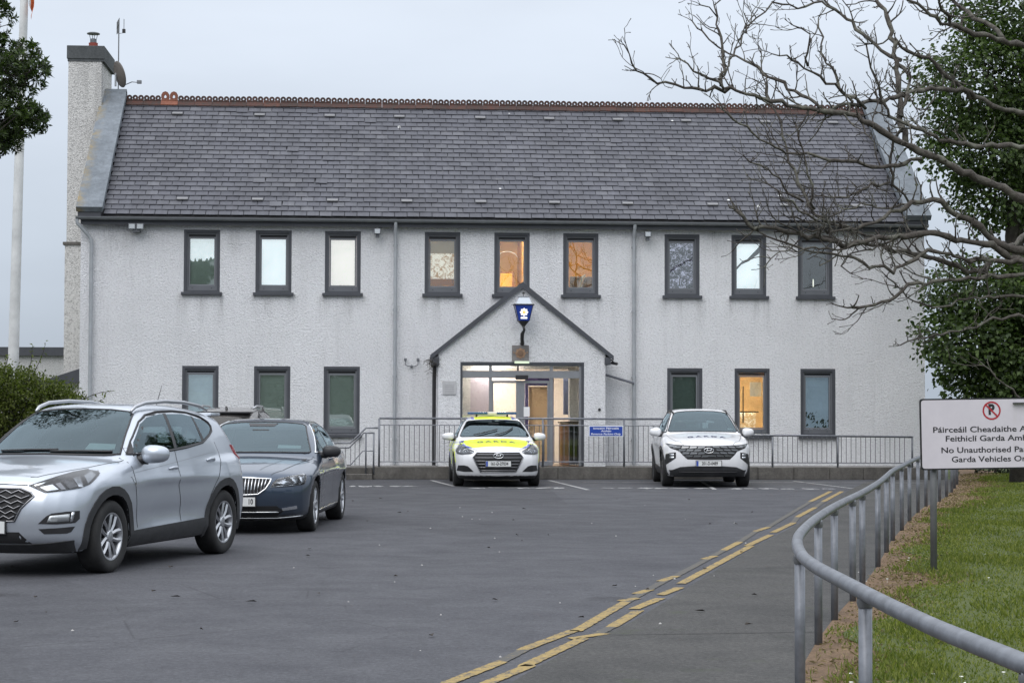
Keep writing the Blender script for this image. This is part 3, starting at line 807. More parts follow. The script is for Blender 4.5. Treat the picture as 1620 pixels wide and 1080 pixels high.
        MB().bevbox(x0 + 0.0, x0 + 0.36, 0.55, 0.7, z0 - 0.1, z0 + 0.22, 0.03).build('chair_back', BLACK, wo)
        m_ = MB().tube([(x0 + 0.42, 0.5, z0 + 0.02), (x0 + 0.47, 0.52, z0 + 0.22), (x0 + 0.52, 0.54, z0 + 0.44), (x0 + 0.60, 0.56, z0 + 0.52)], [0.05, 0.045, 0.05, 0.02], 7)
        m_.build('hanging_cloth', WHITEP, wo)
    elif nm == 'u7': MB().box(*bx).build('net_or_reflection', m_mottle('mottled_reflection', (0.012, 0.012, 0.018), (0.60, 0.57, 0.78), 0.7, 6, 0.50), wo)  # tree and sky reflection painted as a glowing mottle
    elif nm == 'u8':  # white sheet paints mirrored sky, grey shape a mirrored limb
        blind_or_reflection(GLOW_WHITE)
        pts = [(0.10, 0.60), (0.30, 0.80), (0.42, 0.85), (0.68, 1.12), (0.74, 1.20), (0.78, 1.10), (0.70, 0.98), (0.46, 0.80), (0.28, 0.72), (0.12, 0.54)]
        m_ = MB(); m_.prism([(x0 + p[0], z0 + 0.06 + p[1]) for p in pts], 1, 0.175, 0.185)
        m_.build('limb_reflection', simple('limb_reflection_grey', (0.09, 0.09, 0.095), 0.9, vary=0.25, vscale=9), wo)
    elif nm == 'u9':
        room(ROOMD, lamp=False)
        MB().lathe([(0.012, z0 + 0.28), (0.016, z0 + 0.38), (0.01, z0 + 0.47)], 8, Matrix.Translation((x0 + 0.54, 0.7, 0))).build('desk_lamp', simple('small_lamp', (1, 1, 1), emit=(1, 0.95, 0.85), estr=1.5), wo)
    elif nm == 'l9':  # glowing blue sheet paints mirrored sky; plants stand before it
        blind_or_reflection(REFL_BLUE)
        m_ = MB(); r2 = random.Random(5)
        for k in range(60):
            x = bx[0] + 0.06 + 0.62 * r2.random(); h = z0 + 0.08 + r2.random() * (0.45 if x < x0 + 0.4 else 0.28); a = r2.uniform(-1, 1)
            m_.add([(x, 0.17, h), (x + 0.07 * math.cos(a), 0.175, h + 0.07 * math.sin(a)), (x + 0.05, 0.18, h + 0.06)], [(0, 1, 2)])
        m_.build('plants_or_reflection', simple('plant_dark', (0.05, 0.07, 0.05), 0.7), wo).__setitem__('kind', 'stuff')
    elif nm == 'l8':
        room(simple('room_tan', (0.66, 0.48, 0.28), 0.8, vary=0.2, vscale=2), lx=(0.05, 0.75), ly=0.5)
        MB().bevbox(x0 + 0.05, x0 + 0.75, 1.1, 1.5, z0 - 0.4, z0 + 0.55, 0.03).build('desk_stack', m_mottle('papers', (0.50, 0.36, 0.2), (0.85, 0.83, 0.78), 0.35, 4), wo)
        MB().box(x0 + 0.35, x0 + 0.38, 0.8, 0.83, z0 + 0.3, z0 + 1.2).box(x0 + 0.2, x0 + 0.75, 0.8, 0.84, z0 + 0.55, z0 + 0.585).build('shelf', simple('shelf_dark', (0.1, 0.07, 0.05), 0.6), wo)
        MB().box(x0 + 0.5, x0 + 0.78, 0.62, 0.64, z0 + 0.95, z0 + 1.3).build('poster', WHITEP, wo)
    if nm == 'u4' or nm == 'u5' or nm == 'u6' or nm == 'l8' or nm == 'u9': pass
    else:
        MB().box(x0 - 0.02, x1 + 0.02, 0.31, 0.32, z0 - 0.02, z1 + 0.02).build('backing', ROOMD, wo)
    return wo
for wdef in WINS: window(*wdef)
def m_stain():
    b = MatB('rain_stain'); gz_ = b.node('ShaderNodeSeparateXYZ'); b.l.new(b.tc('Generated'), gz_.inputs[0])
    pos = b.node('ShaderNodeNewGeometry').outputs['Position']
    n = b.noise(1.0, 5, 0.75, vec=b.map((26, 26, 1.6), src=pos))
    edge = b.ramp(gz_.outputs['X'], [(0.0, 0.0), (0.35, 1.0), (0.65, 1.0), (1.0, 0.0)])
    fac = b.math('MULTIPLY', b.math('MULTIPLY', b.ramp(gz_.outputs['Z'], [(0.0, 0.0), (1.0, 0.38)]), edge), b.ramp(n, [(0.38, 0.0), (0.68, 0.8)]))
    b.base((0.20, 0.20, 0.19)); b.set(Roughness=0.95)
    tr = b.node('ShaderNodeBsdfTransparent'); ms = b.node('ShaderNodeMixShader')
    b.l.new(fac, ms.inputs[0]); b.l.new(tr.outputs[0], ms.inputs[1]); b.l.new(b.p.outputs[0], ms.inputs[2]); b.l.new(ms.outputs[0], b.out.inputs['Surface'])
    return b.m
STAIN = m_stain(); r3_ = random.Random(17)
for (x0, x1, z0, z1, nm) in WINS:
    for xs_ in (x0 - 0.02, x1 + 0.02, (x0 + x1) / 2 + r3_.uniform(-.2, .2)):
        w_, h_ = r3_.uniform(0.08, 0.2), r3_.uniform(0.35, 1.0) if z0 > 3 else r3_.uniform(0.25, 0.55)
        sub(MB().quad((xs_ - w_, -0.003, z0 - 0.08 - h_), (xs_ + w_, -0.003, z0 - 0.08 - h_), (xs_ + w_, -0.003, z0 - 0.08), (xs_ - w_, -0.003, z0 - 0.08)).build('rain_stain', STAIN, st))
for k in range(16):
    xs_ = r3_.uniform(-6.5, 13); w_, h_ = r3_.uniform(0.15, 0.4), r3_.uniform(0.4, 1.1)
    if any(abs(xs_ - (u + 0.43)) < 0.43 + w_ for u in UPX): continue
    sub(MB().quad((xs_ - w_, -0.003, 5.97 - h_), (xs_ + w_, -0.003, 5.97 - h_), (xs_ + w_, -0.003, 5.97), (xs_ - w_, -0.003, 5.97)).build('rain_stain', STAIN, st))

# ---- porch
AZ = 4.60; AX = (PX0 + PX1) / 2
DX0, DX1, DZ0, DZ1 = 2.055, 4.985, 0.29, 2.735
mb = MB()
ezp = 2.86
def face(poly, y=PY): mb.add([(x, y, z) for x, z in poly], [tuple(range(len(poly)))])
face([(PX0, 0.28), (DX0, 0.28), (DX0, DZ1), (PX0, DZ1)]); face([(DX1, 0.28), (PX1, 0.28), (PX1, DZ1), (DX1, DZ1)])
face([(PX0, DZ1), (DX0, DZ1), (DX1, DZ1), (PX1, DZ1), (PX1, ezp + 0.16), (AX, AZ - 0.06), (PX0, ezp + 0.16)])
mb.quad((PX0, 0, 0.28), (PX0, PY, 0.28), (PX0, PY, ezp + 0.16), (PX0, 0, ezp + 0.16)); mb.quad((PX1, PY, 0.28), (PX1, 0, 0.28), (PX1, 0, ezp + 0.16), (PX1, PY, ezp + 0.16))
for xx, s_ in ((DX0, 1), (DX1, -1)): mb.quad((xx, PY, 0.28), (xx, PY + 0.15, 0.28), (xx, PY + 0.15, DZ1), (xx, PY, DZ1))
mb.quad((DX0, PY, DZ1), (DX0, PY + 0.15, DZ1), (DX1, PY + 0.15, DZ1), (DX1, PY, DZ1))
sub(mb.build('porch_wall', WALLM, st))
pr = MB(); sl_p = (AZ - (ezp + 0.16)) / (AX - PX0)
for s_ in (-1, 1):
    xo = AX + s_ * (AX - PX0 + 0.17); zo = AZ - sl_p * (AX - PX0 + 0.17)
    pr.add([(AX, PY - 0.06, AZ), (xo, PY - 0.06, zo), (xo, -0.002, zo), (AX, -0.002, AZ), (AX, PY - 0.06, AZ - 0.05), (xo, PY - 0.06, zo - 0.05), (xo, -0.002, zo - 0.05), (AX, -0.002, AZ - 0.05)],
           [(0, 1, 2, 3), (7, 6, 5, 4), (0, 4, 5, 1), (1, 5, 6, 2), (2, 6, 7, 3)])
pro = sub(pr.build('porch_roof', SLATE, st))
for s_ in (-1, 1):   # barge boards
    xo = AX + s_ * (AX - PX0 + 0.19); zo = AZ - sl_p * (AX - PX0 + 0.19)
    b_ = MB(); y0, y1 = PY - 0.085, PY - 0.062
    b_.add([(AX, y0, AZ + 0.025), (xo, y0, zo + 0.025), (xo, y0, zo - 0.09), (AX, y0, AZ - 0.12), (AX, y1, AZ + 0.025), (xo, y1, zo + 0.025), (xo, y1, zo - 0.09), (AX, y1, AZ - 0.12)],
           [(0, 1, 2, 3), (7, 6, 5, 4), (0, 4, 5, 1), (1, 5, 6, 2), (2, 6, 7, 3), (3, 7, 4, 0)])
    sub(b_.build('barge_board', DGREY, st))
# eaves boxes at both foot ends of the porch gable
sub(MB().bevbox(PX0 - 0.14, PX0 + 0.02, PY - 0.055, -0.01, ezp - 0.22, ezp - 0.0, 0.02).build('eaves_box', DGREY, st))
sub(MB().bevbox(PX1 - 0.02, PX1 + 0.13, PY - 0.055, -0.01, ezp - 0.18, ezp - 0.0, 0.02).build('eaves_box', DGREY, st))
sub(MB().tube([(PX0 - 0.08, PY + 0.12, ezp - 0.2), (PX0 - 0.09, PY + 0.16, 2.4), (PX0 - 0.09, PY + 0.16, 0.3)], 0.045, 8).build('porch_downpipe', BLACK, st))
sub(MB().tube([(PX1 + 0.06, -0.3, 2.45), (PX1 + 0.09, -0.16, 2.47), (6.30, -0.16, 2.26)], 0.03, 8).build('branch_pipe', simple('pipe_dark', (0.12, 0.13, 0.15), 0.5), st))
# entrance: frame, transom, doors
E_ = MB(); y0, y1 = PY + 0.05, PY + 0.13
e0, e1 = DX0 + 0.0015, DX1 - 0.0015
ft = 0.055
E_.box(e0, e0 + ft, y0, y1, DZ0, DZ1 - 0.0015).box(e1 - ft - 0.06, e1, y0, y1, DZ0, DZ1 - 0.0015).box(e0 + ft, e1 - ft - 0.06, y0, y1, DZ1 - 0.09, DZ1 - 0.0015)
E_.box(e0 + ft, e1 - ft - 0.06, y0 - 0.01, y1, 2.36, 2.53)
ent = sub(E_.build('entrance', DOORG, st))
sub(MB().box(DX0 + 0.002, DX1 - 0.002, PY + 0.001, PY + 0.045, DZ1 - 0.05, DZ1 - 0.002).box(DX1 - 0.06, DX1 - 0.002, PY + 0.001, PY + 0.045, DZ0, DZ1 - 0.052).box(DX0 + 0.002, DX0 + 0.045, PY + 0.001, PY + 0.045, DZ0, DZ1 - 0.052).build('entrance_trim', DGREY, st))
cols = [(2.11, 2.735), (2.81, 3.425), (3.55, 4.175), (4.25, 4.865)]
for a, b_ in ((2.735, 2.81), (4.175, 4.25)): MB().box(a, b_, y0 + 0.001, y1 - 0.001, DZ0, DZ1 - 0.09).build('mullion', DOORG, ent)
for a, b_ in cols:
    MB().box(a, b_, PY + 0.08, PY + 0.086, 2.53, DZ1 - 0.09).build('transom_pane', PANED, ent)
MB().box(3.40, 3.44, y0 + 0.003, y1 - 0.003, 2.53, DZ1 - 0.09).build('transom_bar', BLACK, ent)
for a, b_ in (cols[0], cols[3]): MB().box(a, b_, PY + 0.08, PY + 0.086, DZ0 + 0.03, 2.36).build('side_pane', PANED, ent)
for i, (a, b_) in enumerate((cols[1], cols[2])):
    d = MB(); s0, s1 = (0.03, 0.11) if i == 0 else (0.09, 0.05)
    if i == 0: a2, b2 = 2.812, 3.488
    else: a2, b2 = 3.492, 4.173
    d.box(a2, a2 + s0, y0 + 0.03, y1 + 0.03, DZ0, 2.30).box(b2 - s1, b2, y0 + 0.03, y1 + 0.03, DZ0, 2.30).box(a2 + s0, b2 - s1, y0 + 0.03, y1 + 0.03, 2.24, 2.30).box(a2 + s0, b2 - s1, y0 + 0.03, y1 + 0.03, DZ0, DZ0 + 0.1)
    d.build('door', DOORG, ent)
    MB().box(a2 + s0, b2 - s1, PY + 0.118, PY + 0.124, DZ0 + 0.1, 2.24).build('door_pane', PANED, ent)
MB().bevbox(3.36, 3.66, y0 - 0.05, y0 + 0.02, 2.32, 2.43, 0.015).build('door_sensor', BLACK, ent)
MB().box(3.56, 3.70, y0 + 0.02, y0 + 0.022, 1.45, 1.68).build('notice', WHITEP, ent)
sub(MB().bevbox(3.33, 3.68, PY - 0.06, PY - 0.001, 2.70, 2.755, 0.01).build('entrance_strip_lamp', simple('strip_green', (0.6, 0.66, 0.5), 0.5, emit=(0.8, 1.0, 0.7), estr=0.35), st))
# lobby behind the doors
lob = MB(); xa, xb, ya, yb, za, zb = PX0 + 0.1, PX1 - 0.1, PY + 0.16, 3.4, 0.285, 2.85
lob.quad((xa, yb, za), (xb, yb, za), (xb, yb, zb), (xa, yb, zb)); lob.quad((xa, ya, za), (xa, yb, za), (xa, yb, zb), (xa, ya, zb))
lob.quad((xb, yb, za), (xb, ya, za), (xb, ya, zb), (xb, yb, zb)); lob.quad((xa, ya, zb), (xa, yb, zb), (xb, yb, zb), (xb, ya, zb))
lo = sub(lob.build('lobby', CREAM, st))
sub(MB().quad((xa, yb, za), (xa, ya, za), (xb, ya, za), (xb, yb, za)).build('lobby_floor', simple('lobby_floor', (0.22, 0.17, 0.13), 0.35), st))
LAMP2 = simple('panel_lamp', (1, 1, 1), 0.5, emit=(1.0, 0.88, 0.76), estr=40.0)
for yy in (-0.5, 1.2, 2.5): MB().box(2.6, 3.2, yy, yy + 0.5, zb - 0.05, zb - 0.02).build('ceiling_panel', LAMP2, lo)
MB().box(3.95, 4.55, 1.2, 1.8, zb - 0.05, zb - 0.02).build('ceiling_panel', LAMP2, lo)
PURP = simple('purple_frame', (0.10, 0.085, 0.22), 0.5)
MB().box(3.72, 3.80, 0.6, 0.7, za, 2.45).box(4.30, 4.42, 0.6, 0.7, za, 2.45).box(3.80, 4.30, 0.6, 0.7, 2.2, 2.45).build('inner_door_frame', PURP, lo)
MB().box(3.82, 4.28, 0.72, 0.74, za, 2.18).build('inner_door', simple('door_orange', (0.88, 0.62, 0.38), 0.5), lo)
MB().box(2.4, 2.9, 1.6, 1.7, za, 2.5).build('column', simple('lilac', (0.56, 0.53, 0.64), 0.6), lo)
MB().bevbox(4.55, 5.05, 0.0, 0.55, za, 1.28, 0.02).build('cupboard', simple('cupboard_oak', (0.26, 0.12, 0.045), 0.55, vary=0.2, vscale=5), lo)
MB().box(4.52, 5.1, -0.05, 0.6, 1.29, 1.33).build('worktop', simple('worktop_dark', (0.06, 0.04, 0.03), 0.4), lo)
MB().box(4.75, 5.2, 1.5, 1.6, 1.5, 2.4).build('blue_panel', simple('panel_blue', (0.10, 0.13, 0.24), 0.6), lo)
MB().box(2.15, 2.70, 2.9, 3.0, za, 1.5).build('counter', simple('counter_blue', (0.2, 0.2, 0.36), 0.6), lo)
# ================================================================ car bodies: smooth volumes carved from side, plan and section curves
def sdf_poly(px, pz, poly):
    """signed distance to a closed polygon, arrays in, array out"""
    P = np.asarray(poly, float); n = len(P)
    d = np.full(px.shape, 1e9); s = np.ones(px.shape)
    for i in range(n):
        ax, az = P[i]; bx, bz = P[i - 1]
        ex, ez = bx - ax, bz - az
        wx, wz = px - ax, pz - az
        t = np.clip((wx * ex + wz * ez) / (ex * ex + ez * ez + 1e-12), 0, 1)
        qx, qz = wx - ex * t, wz - ez * t
        d = np.minimum(d, qx * qx + qz * qz)
        c1 = pz >= az; c2 = pz < bz; c3 = ex * wz > ez * wx
        flip = (c1 & c2 & c3) | (~c1 & ~c2 & ~c3)
        s = np.where(flip, -s, s)
    return s * np.sqrt(d)
def smax(a, b, k):
    h = np.maximum(k - np.abs(a - b), 0) / k
    return np.maximum(a, b) + h * h * k * 0.25
def smin(a, b, k): return -smax(-a, -b, k)
def sstep(a, b, x):
    t = np.clip((x - a) / (b - a), 0, 1); return t * t * (3 - 2 * t)
def cspline(pts, n=6, closed=False):
    """Catmull-Rom through 2-D points"""
    P = [np.array(p, float) for p in pts]; m = len(P); out = []
    rng = range(m if closed else m - 1)
    for i in rng:
        p0, p1, p2, p3 = (P[(i - 1) % m], P[i], P[(i + 1) % m], P[(i + 2) % m]) if closed else (P[max(i - 1, 0)], P[i], P[i + 1], P[min(i + 2, m - 1)])
        for k in range(n):
            t = k / n
            out.append(tuple(0.5 * (2 * p1 + (p2 - p0) * t + (2 * p0 - 5 * p1 + 4 * p2 - p3) * t * t + (3 * p1 - p0 - 3 * p2 + p3) * t ** 3)))
    if not closed: out.append(tuple(P[-1]))
    return out

class CarShape:
    def __init__(s, c):
        s.c = c
        s.PL = cspline(c['low_top'], 4) + list(c['low_bot']); s.PG = cspline(c['gh'], 4) + list(c['gh_bot'])
        s.wz, s.ww = np.array(c['W']).T
        s.nx, s.nn = np.array(c['N']).T
        s.fy, s.fs = np.array(c['front_plan']).T; s.ry, s.rs = np.array(c['rear_plan']).T
        s.gx, s.gb = np.array(c['GB']).T
        s.box = c['box']
        (x0, x1), _, (z0, z1) = s.box
        s.g0 = (x0 - 1.2, z0 - 0.2); s.gh_ = 0.01
        gx = np.arange(x0 - 1.2, x1 + 1.2, 0.01); gz = np.arange(z0 - 0.2, z1 + 0.5, 0.01)
        mx_, mz_ = np.meshgrid(gx, gz, indexing='ij')
        s.tab = [sdf_poly(mx_, mz_, s.PL), sdf_poly(mx_, mz_, s.PG)]
    def look(s, k, x, z):
        T = s.tab[k]; u = np.clip((x - s.g0[0]) / s.gh_, 0, T.shape[0] - 1.001); w = np.clip((z - s.g0[1]) / s.gh_, 0, T.shape[1] - 1.001)
        i = u.astype(int); j = w.astype(int); u = u - i; w = w - j
        return (T[i, j] * (1 - u) + T[i + 1, j] * u) * (1 - w) + (T[i, j + 1] * (1 - u) + T[i + 1, j + 1] * u) * w
    def f(s, x, y, z):
        c = s.c; ay = np.abs(y)
        sh = np.interp(ay, s.fy, s.fs) * sstep(0.9, 1.9, x) - np.interp(ay, s.ry, s.rs) * sstep(-0.9, -1.9, x)
        a = s.look(0, x + sh, z + c['hood_crown'] * ay * ay * sstep(0.6, 0.9, z))
        wid = np.interp(z, s.wz, s.ww) - np.interp(x, s.nx, s.nn)
        for (cx, cz, lx, lz, h) in c.get('bulge', ()):
            wid = wid + h * np.exp(-((x - cx) / lx) ** 2 - ((z - cz) / lz) ** 2)
        b = ay - wid
        low = smax(a, b, c.get('k_low', 0.09))
        xg = x + c['ws_bow'] * ay * ay * np.clip((x + 0.2) / 0.9, -1, 1)
        a2 = s.look(1, xg, z + c['roof_crown'] * ay * ay)
        b2 = (ay - (np.interp(x, s.gx, s.gb) - c['tumble'] * (z - c['zbelt']) - c.get('tum2', 0.12) * np.maximum(z - c['zbelt'], 0) ** 2)) * 0.9
        gh = smax(a2, b2, c.get('k_gh', 0.12))
        o = smin(low, gh, c.get('k_join', 0.03))
        for xw in (c['xf'], c['xr']):
            cyl = np.hypot(x - xw, z - c['zw']) - c['ra']
            o = np.maximum(o, -np.maximum(cyl, c.get('arch_in', 0.55) - ay))
        return o
    def grad(s, P, e=0.004):
        x, y, z = P.T
        g_ = np.stack([s.f(x + e, y, z) - s.f(x - e, y, z), s.f(x, y + e, z) - s.f(x, y - e, z), s.f(x, y, z + e) - s.f(x, y, z - e)], 1) / (2 * e)
        return g_
    def normals(s, P):
        g_ = s.grad(P, 0.008); return g_ / (np.linalg.norm(g_, axis=1, keepdims=True) + 1e-9)
    def mesh(s, h=0.03):
        (x0, x1), (y1,), (z0, z1) = s.box
        X = np.arange(x0, x1 + h, h); Y = np.arange(-y1 - h / 2, y1 + h, h); Z = np.arange(z0, z1 + h, h)
        gx, gy, gz = np.meshgrid(X, Y, Z, indexing='ij')
        V = s.f(gx, gy, gz)
        S = V < 0
        nx, ny, nz = V.shape
        cnt = np.zeros((nx - 1, ny - 1, nz - 1)); acc = np.zeros((nx - 1, ny - 1, nz - 1, 3))
        quads = []
        idx = np.full((nx - 1, ny - 1, nz - 1), -1, int)
        for ax in range(3):
            sl0 = [slice(None)] * 3; sl1 = [slice(None)] * 3
            sl0[ax] = slice(0, -1); sl1[ax] = slice(1, None)
            A, B = V[tuple(sl0)], V[tuple(sl1)]
            cr = np.argwhere((A < 0) != (B < 0))
            if len(cr) == 0: continue
            a, b = A[tuple(cr.T)], B[tuple(cr.T)]
            t = a / (a - b)
            p = np.stack([X[cr[:, 0]], Y[cr[:, 1]], Z[cr[:, 2]]], 1); p[:, ax] += t * h
            u, w = [(1, 2), (2, 0), (0, 1)][ax]
            ok = (cr[:, u] > 0) & (cr[:, w] > 0) & (cr[:, u] < V.shape[u] - 1) & (cr[:, w] < V.shape[w] - 1)
            cr, p, a = cr[ok], p[ok], a[ok]
            cells = []
            for du, dw in ((-1, -1), (0, -1), (0, 0), (-1, 0)):
                c = cr.copy(); c[:, u] += du; c[:, w] += dw
                np.add.at(cnt, tuple(c.T), 1); np.add.at(acc, tuple(c.T), p); cells.append(c)
            quads.append((np.stack(cells, 1), a < 0))
        used = np.argwhere(cnt > 0)
        idx[tuple(used.T)] = np.arange(len(used))
        P = acc[tuple(used.T)] / cnt[tuple(used.T)][:, None]
        F = []
        for q, inn in quads:
            I = idx[q[..., 0], q[..., 1], q[..., 2]]
            I = np.where(inn[:, None], I, I[:, ::-1]); F.append(I)
        F = np.concatenate(F)
        for _ in range(2):
            g_ = s.grad(P); n2 = (g_ ** 2).sum(1) + 1e-6
            st_ = -(s.f(*P.T) / n2)[:, None] * g_
            ln = np.linalg.norm(st_, axis=1, keepdims=True)
            P = P + st_ * np.minimum(1, 0.5 * h / (ln + 1e-9))
        return P, F
    def project(s, O, D, T=3.2, step=0.012):
        """first hit of rays O + t D with the body"""
        O = np.asarray(O, float); D = np.broadcast_to(np.asarray(D, float), O.shape)
        t = np.zeros(len(O)); done = np.zeros(len(O), bool)
        for _ in range(90):
            v = s.f(*(O + D * t[:, None]).T)
            done |= v < 0.0008
            t = np.where(done, t, t + np.maximum(v * 0.55, 0.0006))
            if done.all() or (t[~done] > T).all(): break
        for _ in range(3):
            v = s.f(*(O + D * t[:, None]).T); t = np.where(done, t + v * 0.6, t)
        return O + D * t[:, None], done
VIEWS = {}
def view_dir(v):
    """a view is 'side','front','rear','top' or an angle in degrees from the nose towards the left flank"""
    if v == 'side': v = 90.0
    if v == 'front': v = 0.0
    if v == 'rear': v = 180.0
    if v == 'top': return np.array([0, 0, -1.0]), np.array([1.0, 0, 0]), np.array([0, 1.0, 0])
    a = math.radians(v)
    n = np.array([math.cos(a), math.sin(a), 0.0])
    return -n, np.array([-math.sin(a), math.cos(a), 0.0]), np.array([0, 0, 1.0])
def view_pts(poly, v):
    d, U, W = view_dir(v); p = np.asarray(poly, float)
    if v == 'side': return np.stack([p[:, 0], np.full(len(p), 1.6), p[:, 1]], 1), d
    if v == 'rear': return np.stack([np.full(len(p), -3.0), p[:, 0], p[:, 1]], 1), d
    if v == 'top': return np.stack([p[:, 0], p[:, 1], np.full(len(p), 2.4)], 1), d
    return p[:, :1] * U + p[:, 1:] * W - d * 3.0, d
TUC = dict(  # compact SUV, silver
    low_top=[(2.05, 0.22), (2.20, 0.34), (2.235, 0.46), (2.245, 0.58), (2.225, 0.74), (2.17, 0.86), (2.07, 0.955), (1.80, 1.015), (1.45, 1.065), (1.05, 1.12), (0.6, 1.15), (-0.5, 1.13), (-1.5, 1.14), (-2.08, 1.13), (-2.16, 1.0), (-2.20, 0.86), (-2.235, 0.70), (-2.235, 0.50), (-2.17, 0.34)],
    low_bot=[(-2.0, 0.26), (-1.4, 0.22), (1.4, 0.20)],
    gh=[(1.16, 1.06), (1.0, 1.155), (0.62, 1.385), (0.28, 1.555), (0.05, 1.625), (-0.35, 1.65), (-0.9, 1.64), (-1.45, 1.59), (-1.82, 1.53), (-1.90, 1.50), (-1.97, 1.40), (-2.08, 1.20), (-2.12, 1.06)],
    gh_bot=[(-1.5, 0.9), (0.8, 0.9)],
    W=[(0.15, 0.80), (0.22, 0.86), (0.32, 0.895), (0.42, 0.895), (0.55, 0.905), (0.70, 0.920), (0.82, 0.925), (0.90, 0.920), (0.97, 0.905), (1.05, 0.885), (1.15, 0.86), (1.3, 0.80)],
    N=[(-2.3, 0.09), (-1.9, 0.035), (-1.4, 0.005), (-0.6, 0.015), (0.4, 0.018), (1.2, 0.0), (1.7, 0.03), (2.3, 0.10)],
    front_plan=[(0, 0), (0.25, 0.012), (0.45, 0.05), (0.60, 0.105), (0.72, 0.18), (0.82, 0.29), (0.90, 0.44), (0.98, 0.7)],
    rear_plan=[(0, 0), (0.3, 0.012), (0.55, 0.05), (0.70, 0.10), (0.80, 0.17), (0.88, 0.28), (0.96, 0.5)],
    GB=[(-2.3, 0.76), (-1.9, 0.80), (-1.3, 0.85), (-0.5, 0.875), (0.3, 0.875), (0.9, 0.85), (1.3, 0.80)],
    bulge=[(1.335, 0.62, 0.42, 0.30, 0.012), (-1.335, 0.66, 0.42, 0.32, 0.018), (-0.2, 0.86, 2.2, 0.05, 0.010), (0.0, 0.52, 1.0, 0.09, -0.016), (0.0, 0.36, 1.0, 0.06, 0.006)],
    hood_crown=0.10, ws_bow=0.20, roof_crown=0.085, tumble=0.36, tum2=0.30, zbelt=1.05, k_low=0.085, k_gh=0.10, k_join=0.03,
    xf=1.335, xr=-1.335, zw=0.35, ra=0.405, box=((-2.35, 2.36), (1.02,), (0.12, 1.75)))
SUPB = dict(  # large dark saloon
    low_top=[(2.12, 0.18), (2.27, 0.27), (2.315, 0.38), (2.335, 0.50), (2.325, 0.62), (2.285, 0.72), (2.20, 0.795), (1.95, 0.86), (1.5, 0.925), (1.1, 0.965), (0.7, 0.985), (-0.5, 0.98), (-1.5, 1.0), (-2.2, 1.05), (-2.44, 1.05), (-2.48, 0.95), (-2.515, 0.75), (-2.52, 0.50), (-2.46, 0.32)],
    low_bot=[(-2.2, 0.22), (-1.4, 0.18), (1.4, 0.16)],
    gh=[(1.22, 0.90), (1.05, 0.985), (0.62, 1.20), (0.22, 1.375), (0.0, 1.43), (-0.4, 1.468), (-0.9, 1.455), (-1.4, 1.385), (-1.85, 1.25), (-2.2, 1.10), (-2.35, 1.02)],
    gh_bot=[(-1.8, 0.8), (0.8, 0.8)],
    W=[(0.12, 0.80), (0.2, 0.87), (0.3, 0.905), (0.45, 0.912), (0.62, 0.928), (0.74, 0.932), (0.82, 0.925), (0.90, 0.90), (1.0, 0.875), (1.15, 0.84)],
    N=[(-2.6, 0.12), (-2.1, 0.05), (-1.5, 0.008), (-0.6, 0.012), (0.4, 0.012), (1.3, 0.0), (1.8, 0.03), (2.4, 0.10)],
    front_plan=[(0, 0), (0.25, 0.012), (0.45, 0.05), (0.60, 0.10), (0.72, 0.17), (0.82, 0.29), (0.90, 0.45), (0.98, 0.7)],
    rear_plan=[(0, 0), (0.3, 0.012), (0.55, 0.05), (0.70, 0.10), (0.80, 0.17), (0.88, 0.28), (0.96, 0.5)],
    GB=[(-2.5, 0.70), (-1.9, 0.77), (-1.3, 0.835), (-0.5, 0.87), (0.3, 0.87), (0.9, 0.85), (1.3, 0.80)],
    bulge=[(1.42, 0.6, 0.4, 0.28, 0.010), (-1.42, 0.62, 0.42, 0.28, 0.012), (-0.2, 0.74, 2.4, 0.035, 0.010), (0.0, 0.5, 1.0, 0.09, -0.010)],
    hood_crown=0.09, ws_bow=0.20, roof_crown=0.09, tumble=0.40, tum2=0.35, zbelt=0.95, k_low=0.075, k_gh=0.10, k_join=0.03,
    xf=1.42, xr=-1.42, zw=0.34, ra=0.385, box=((-2.65, 2.46), (1.03,), (0.08, 1.56)))
I40 = dict(SUPB,
    low_top=[(2.12, 0.17), (2.25, 0.24), (2.30, 0.36), (2.325, 0.48), (2.32, 0.60), (2.28, 0.70), (2.20, 0.77), (1.95, 0.85), (1.5, 0.93), (1.1, 0.975), (0.7, 0.99), (-0.5, 0.99), (-1.5, 1.01), (-2.1, 1.05), (-2.33, 1.05), (-2.37, 0.95), (-2.40, 0.75), (-2.40, 0.50), (-2.34, 0.32)],
    gh=[(1.28, 0.90), (1.10, 0.99), (0.65, 1.21), (0.22, 1.385), (0.0, 1.435), (-0.4, 1.468), (-0.9, 1.45), (-1.4, 1.36), (-1.85, 1.18), (-2.1, 1.06), (-2.25, 1.0)],
    W=[(0.12, 0.78), (0.2, 0.85), (0.3, 0.885), (0.45, 0.895), (0.62, 0.905), (0.74, 0.907), (0.82, 0.90), (0.90, 0.88), (1.0, 0.86), (1.15, 0.83)],
    bulge=[(1.385, 0.6, 0.4, 0.28, 0.010), (-1.385, 0.62, 0.42, 0.28, 0.012), (-0.2, 0.78, 2.4, 0.04, 0.010), (0.0, 0.5, 1.0, 0.09, -0.012)],
    front_plan=[(0, 0), (0.25, 0.02), (0.45, 0.07), (0.60, 0.13), (0.72, 0.21), (0.80, 0.31), (0.88, 0.46), (0.96, 0.7)],
    GB=[(-2.5, 0.68), (-1.9, 0.75), (-1.3, 0.815), (-0.5, 0.85), (0.3, 0.85), (0.9, 0.83), (1.3, 0.78)],
    xf=1.385, xr=-1.385, box=((-2.52, 2.44), (1.01,), (0.08, 1.56)))
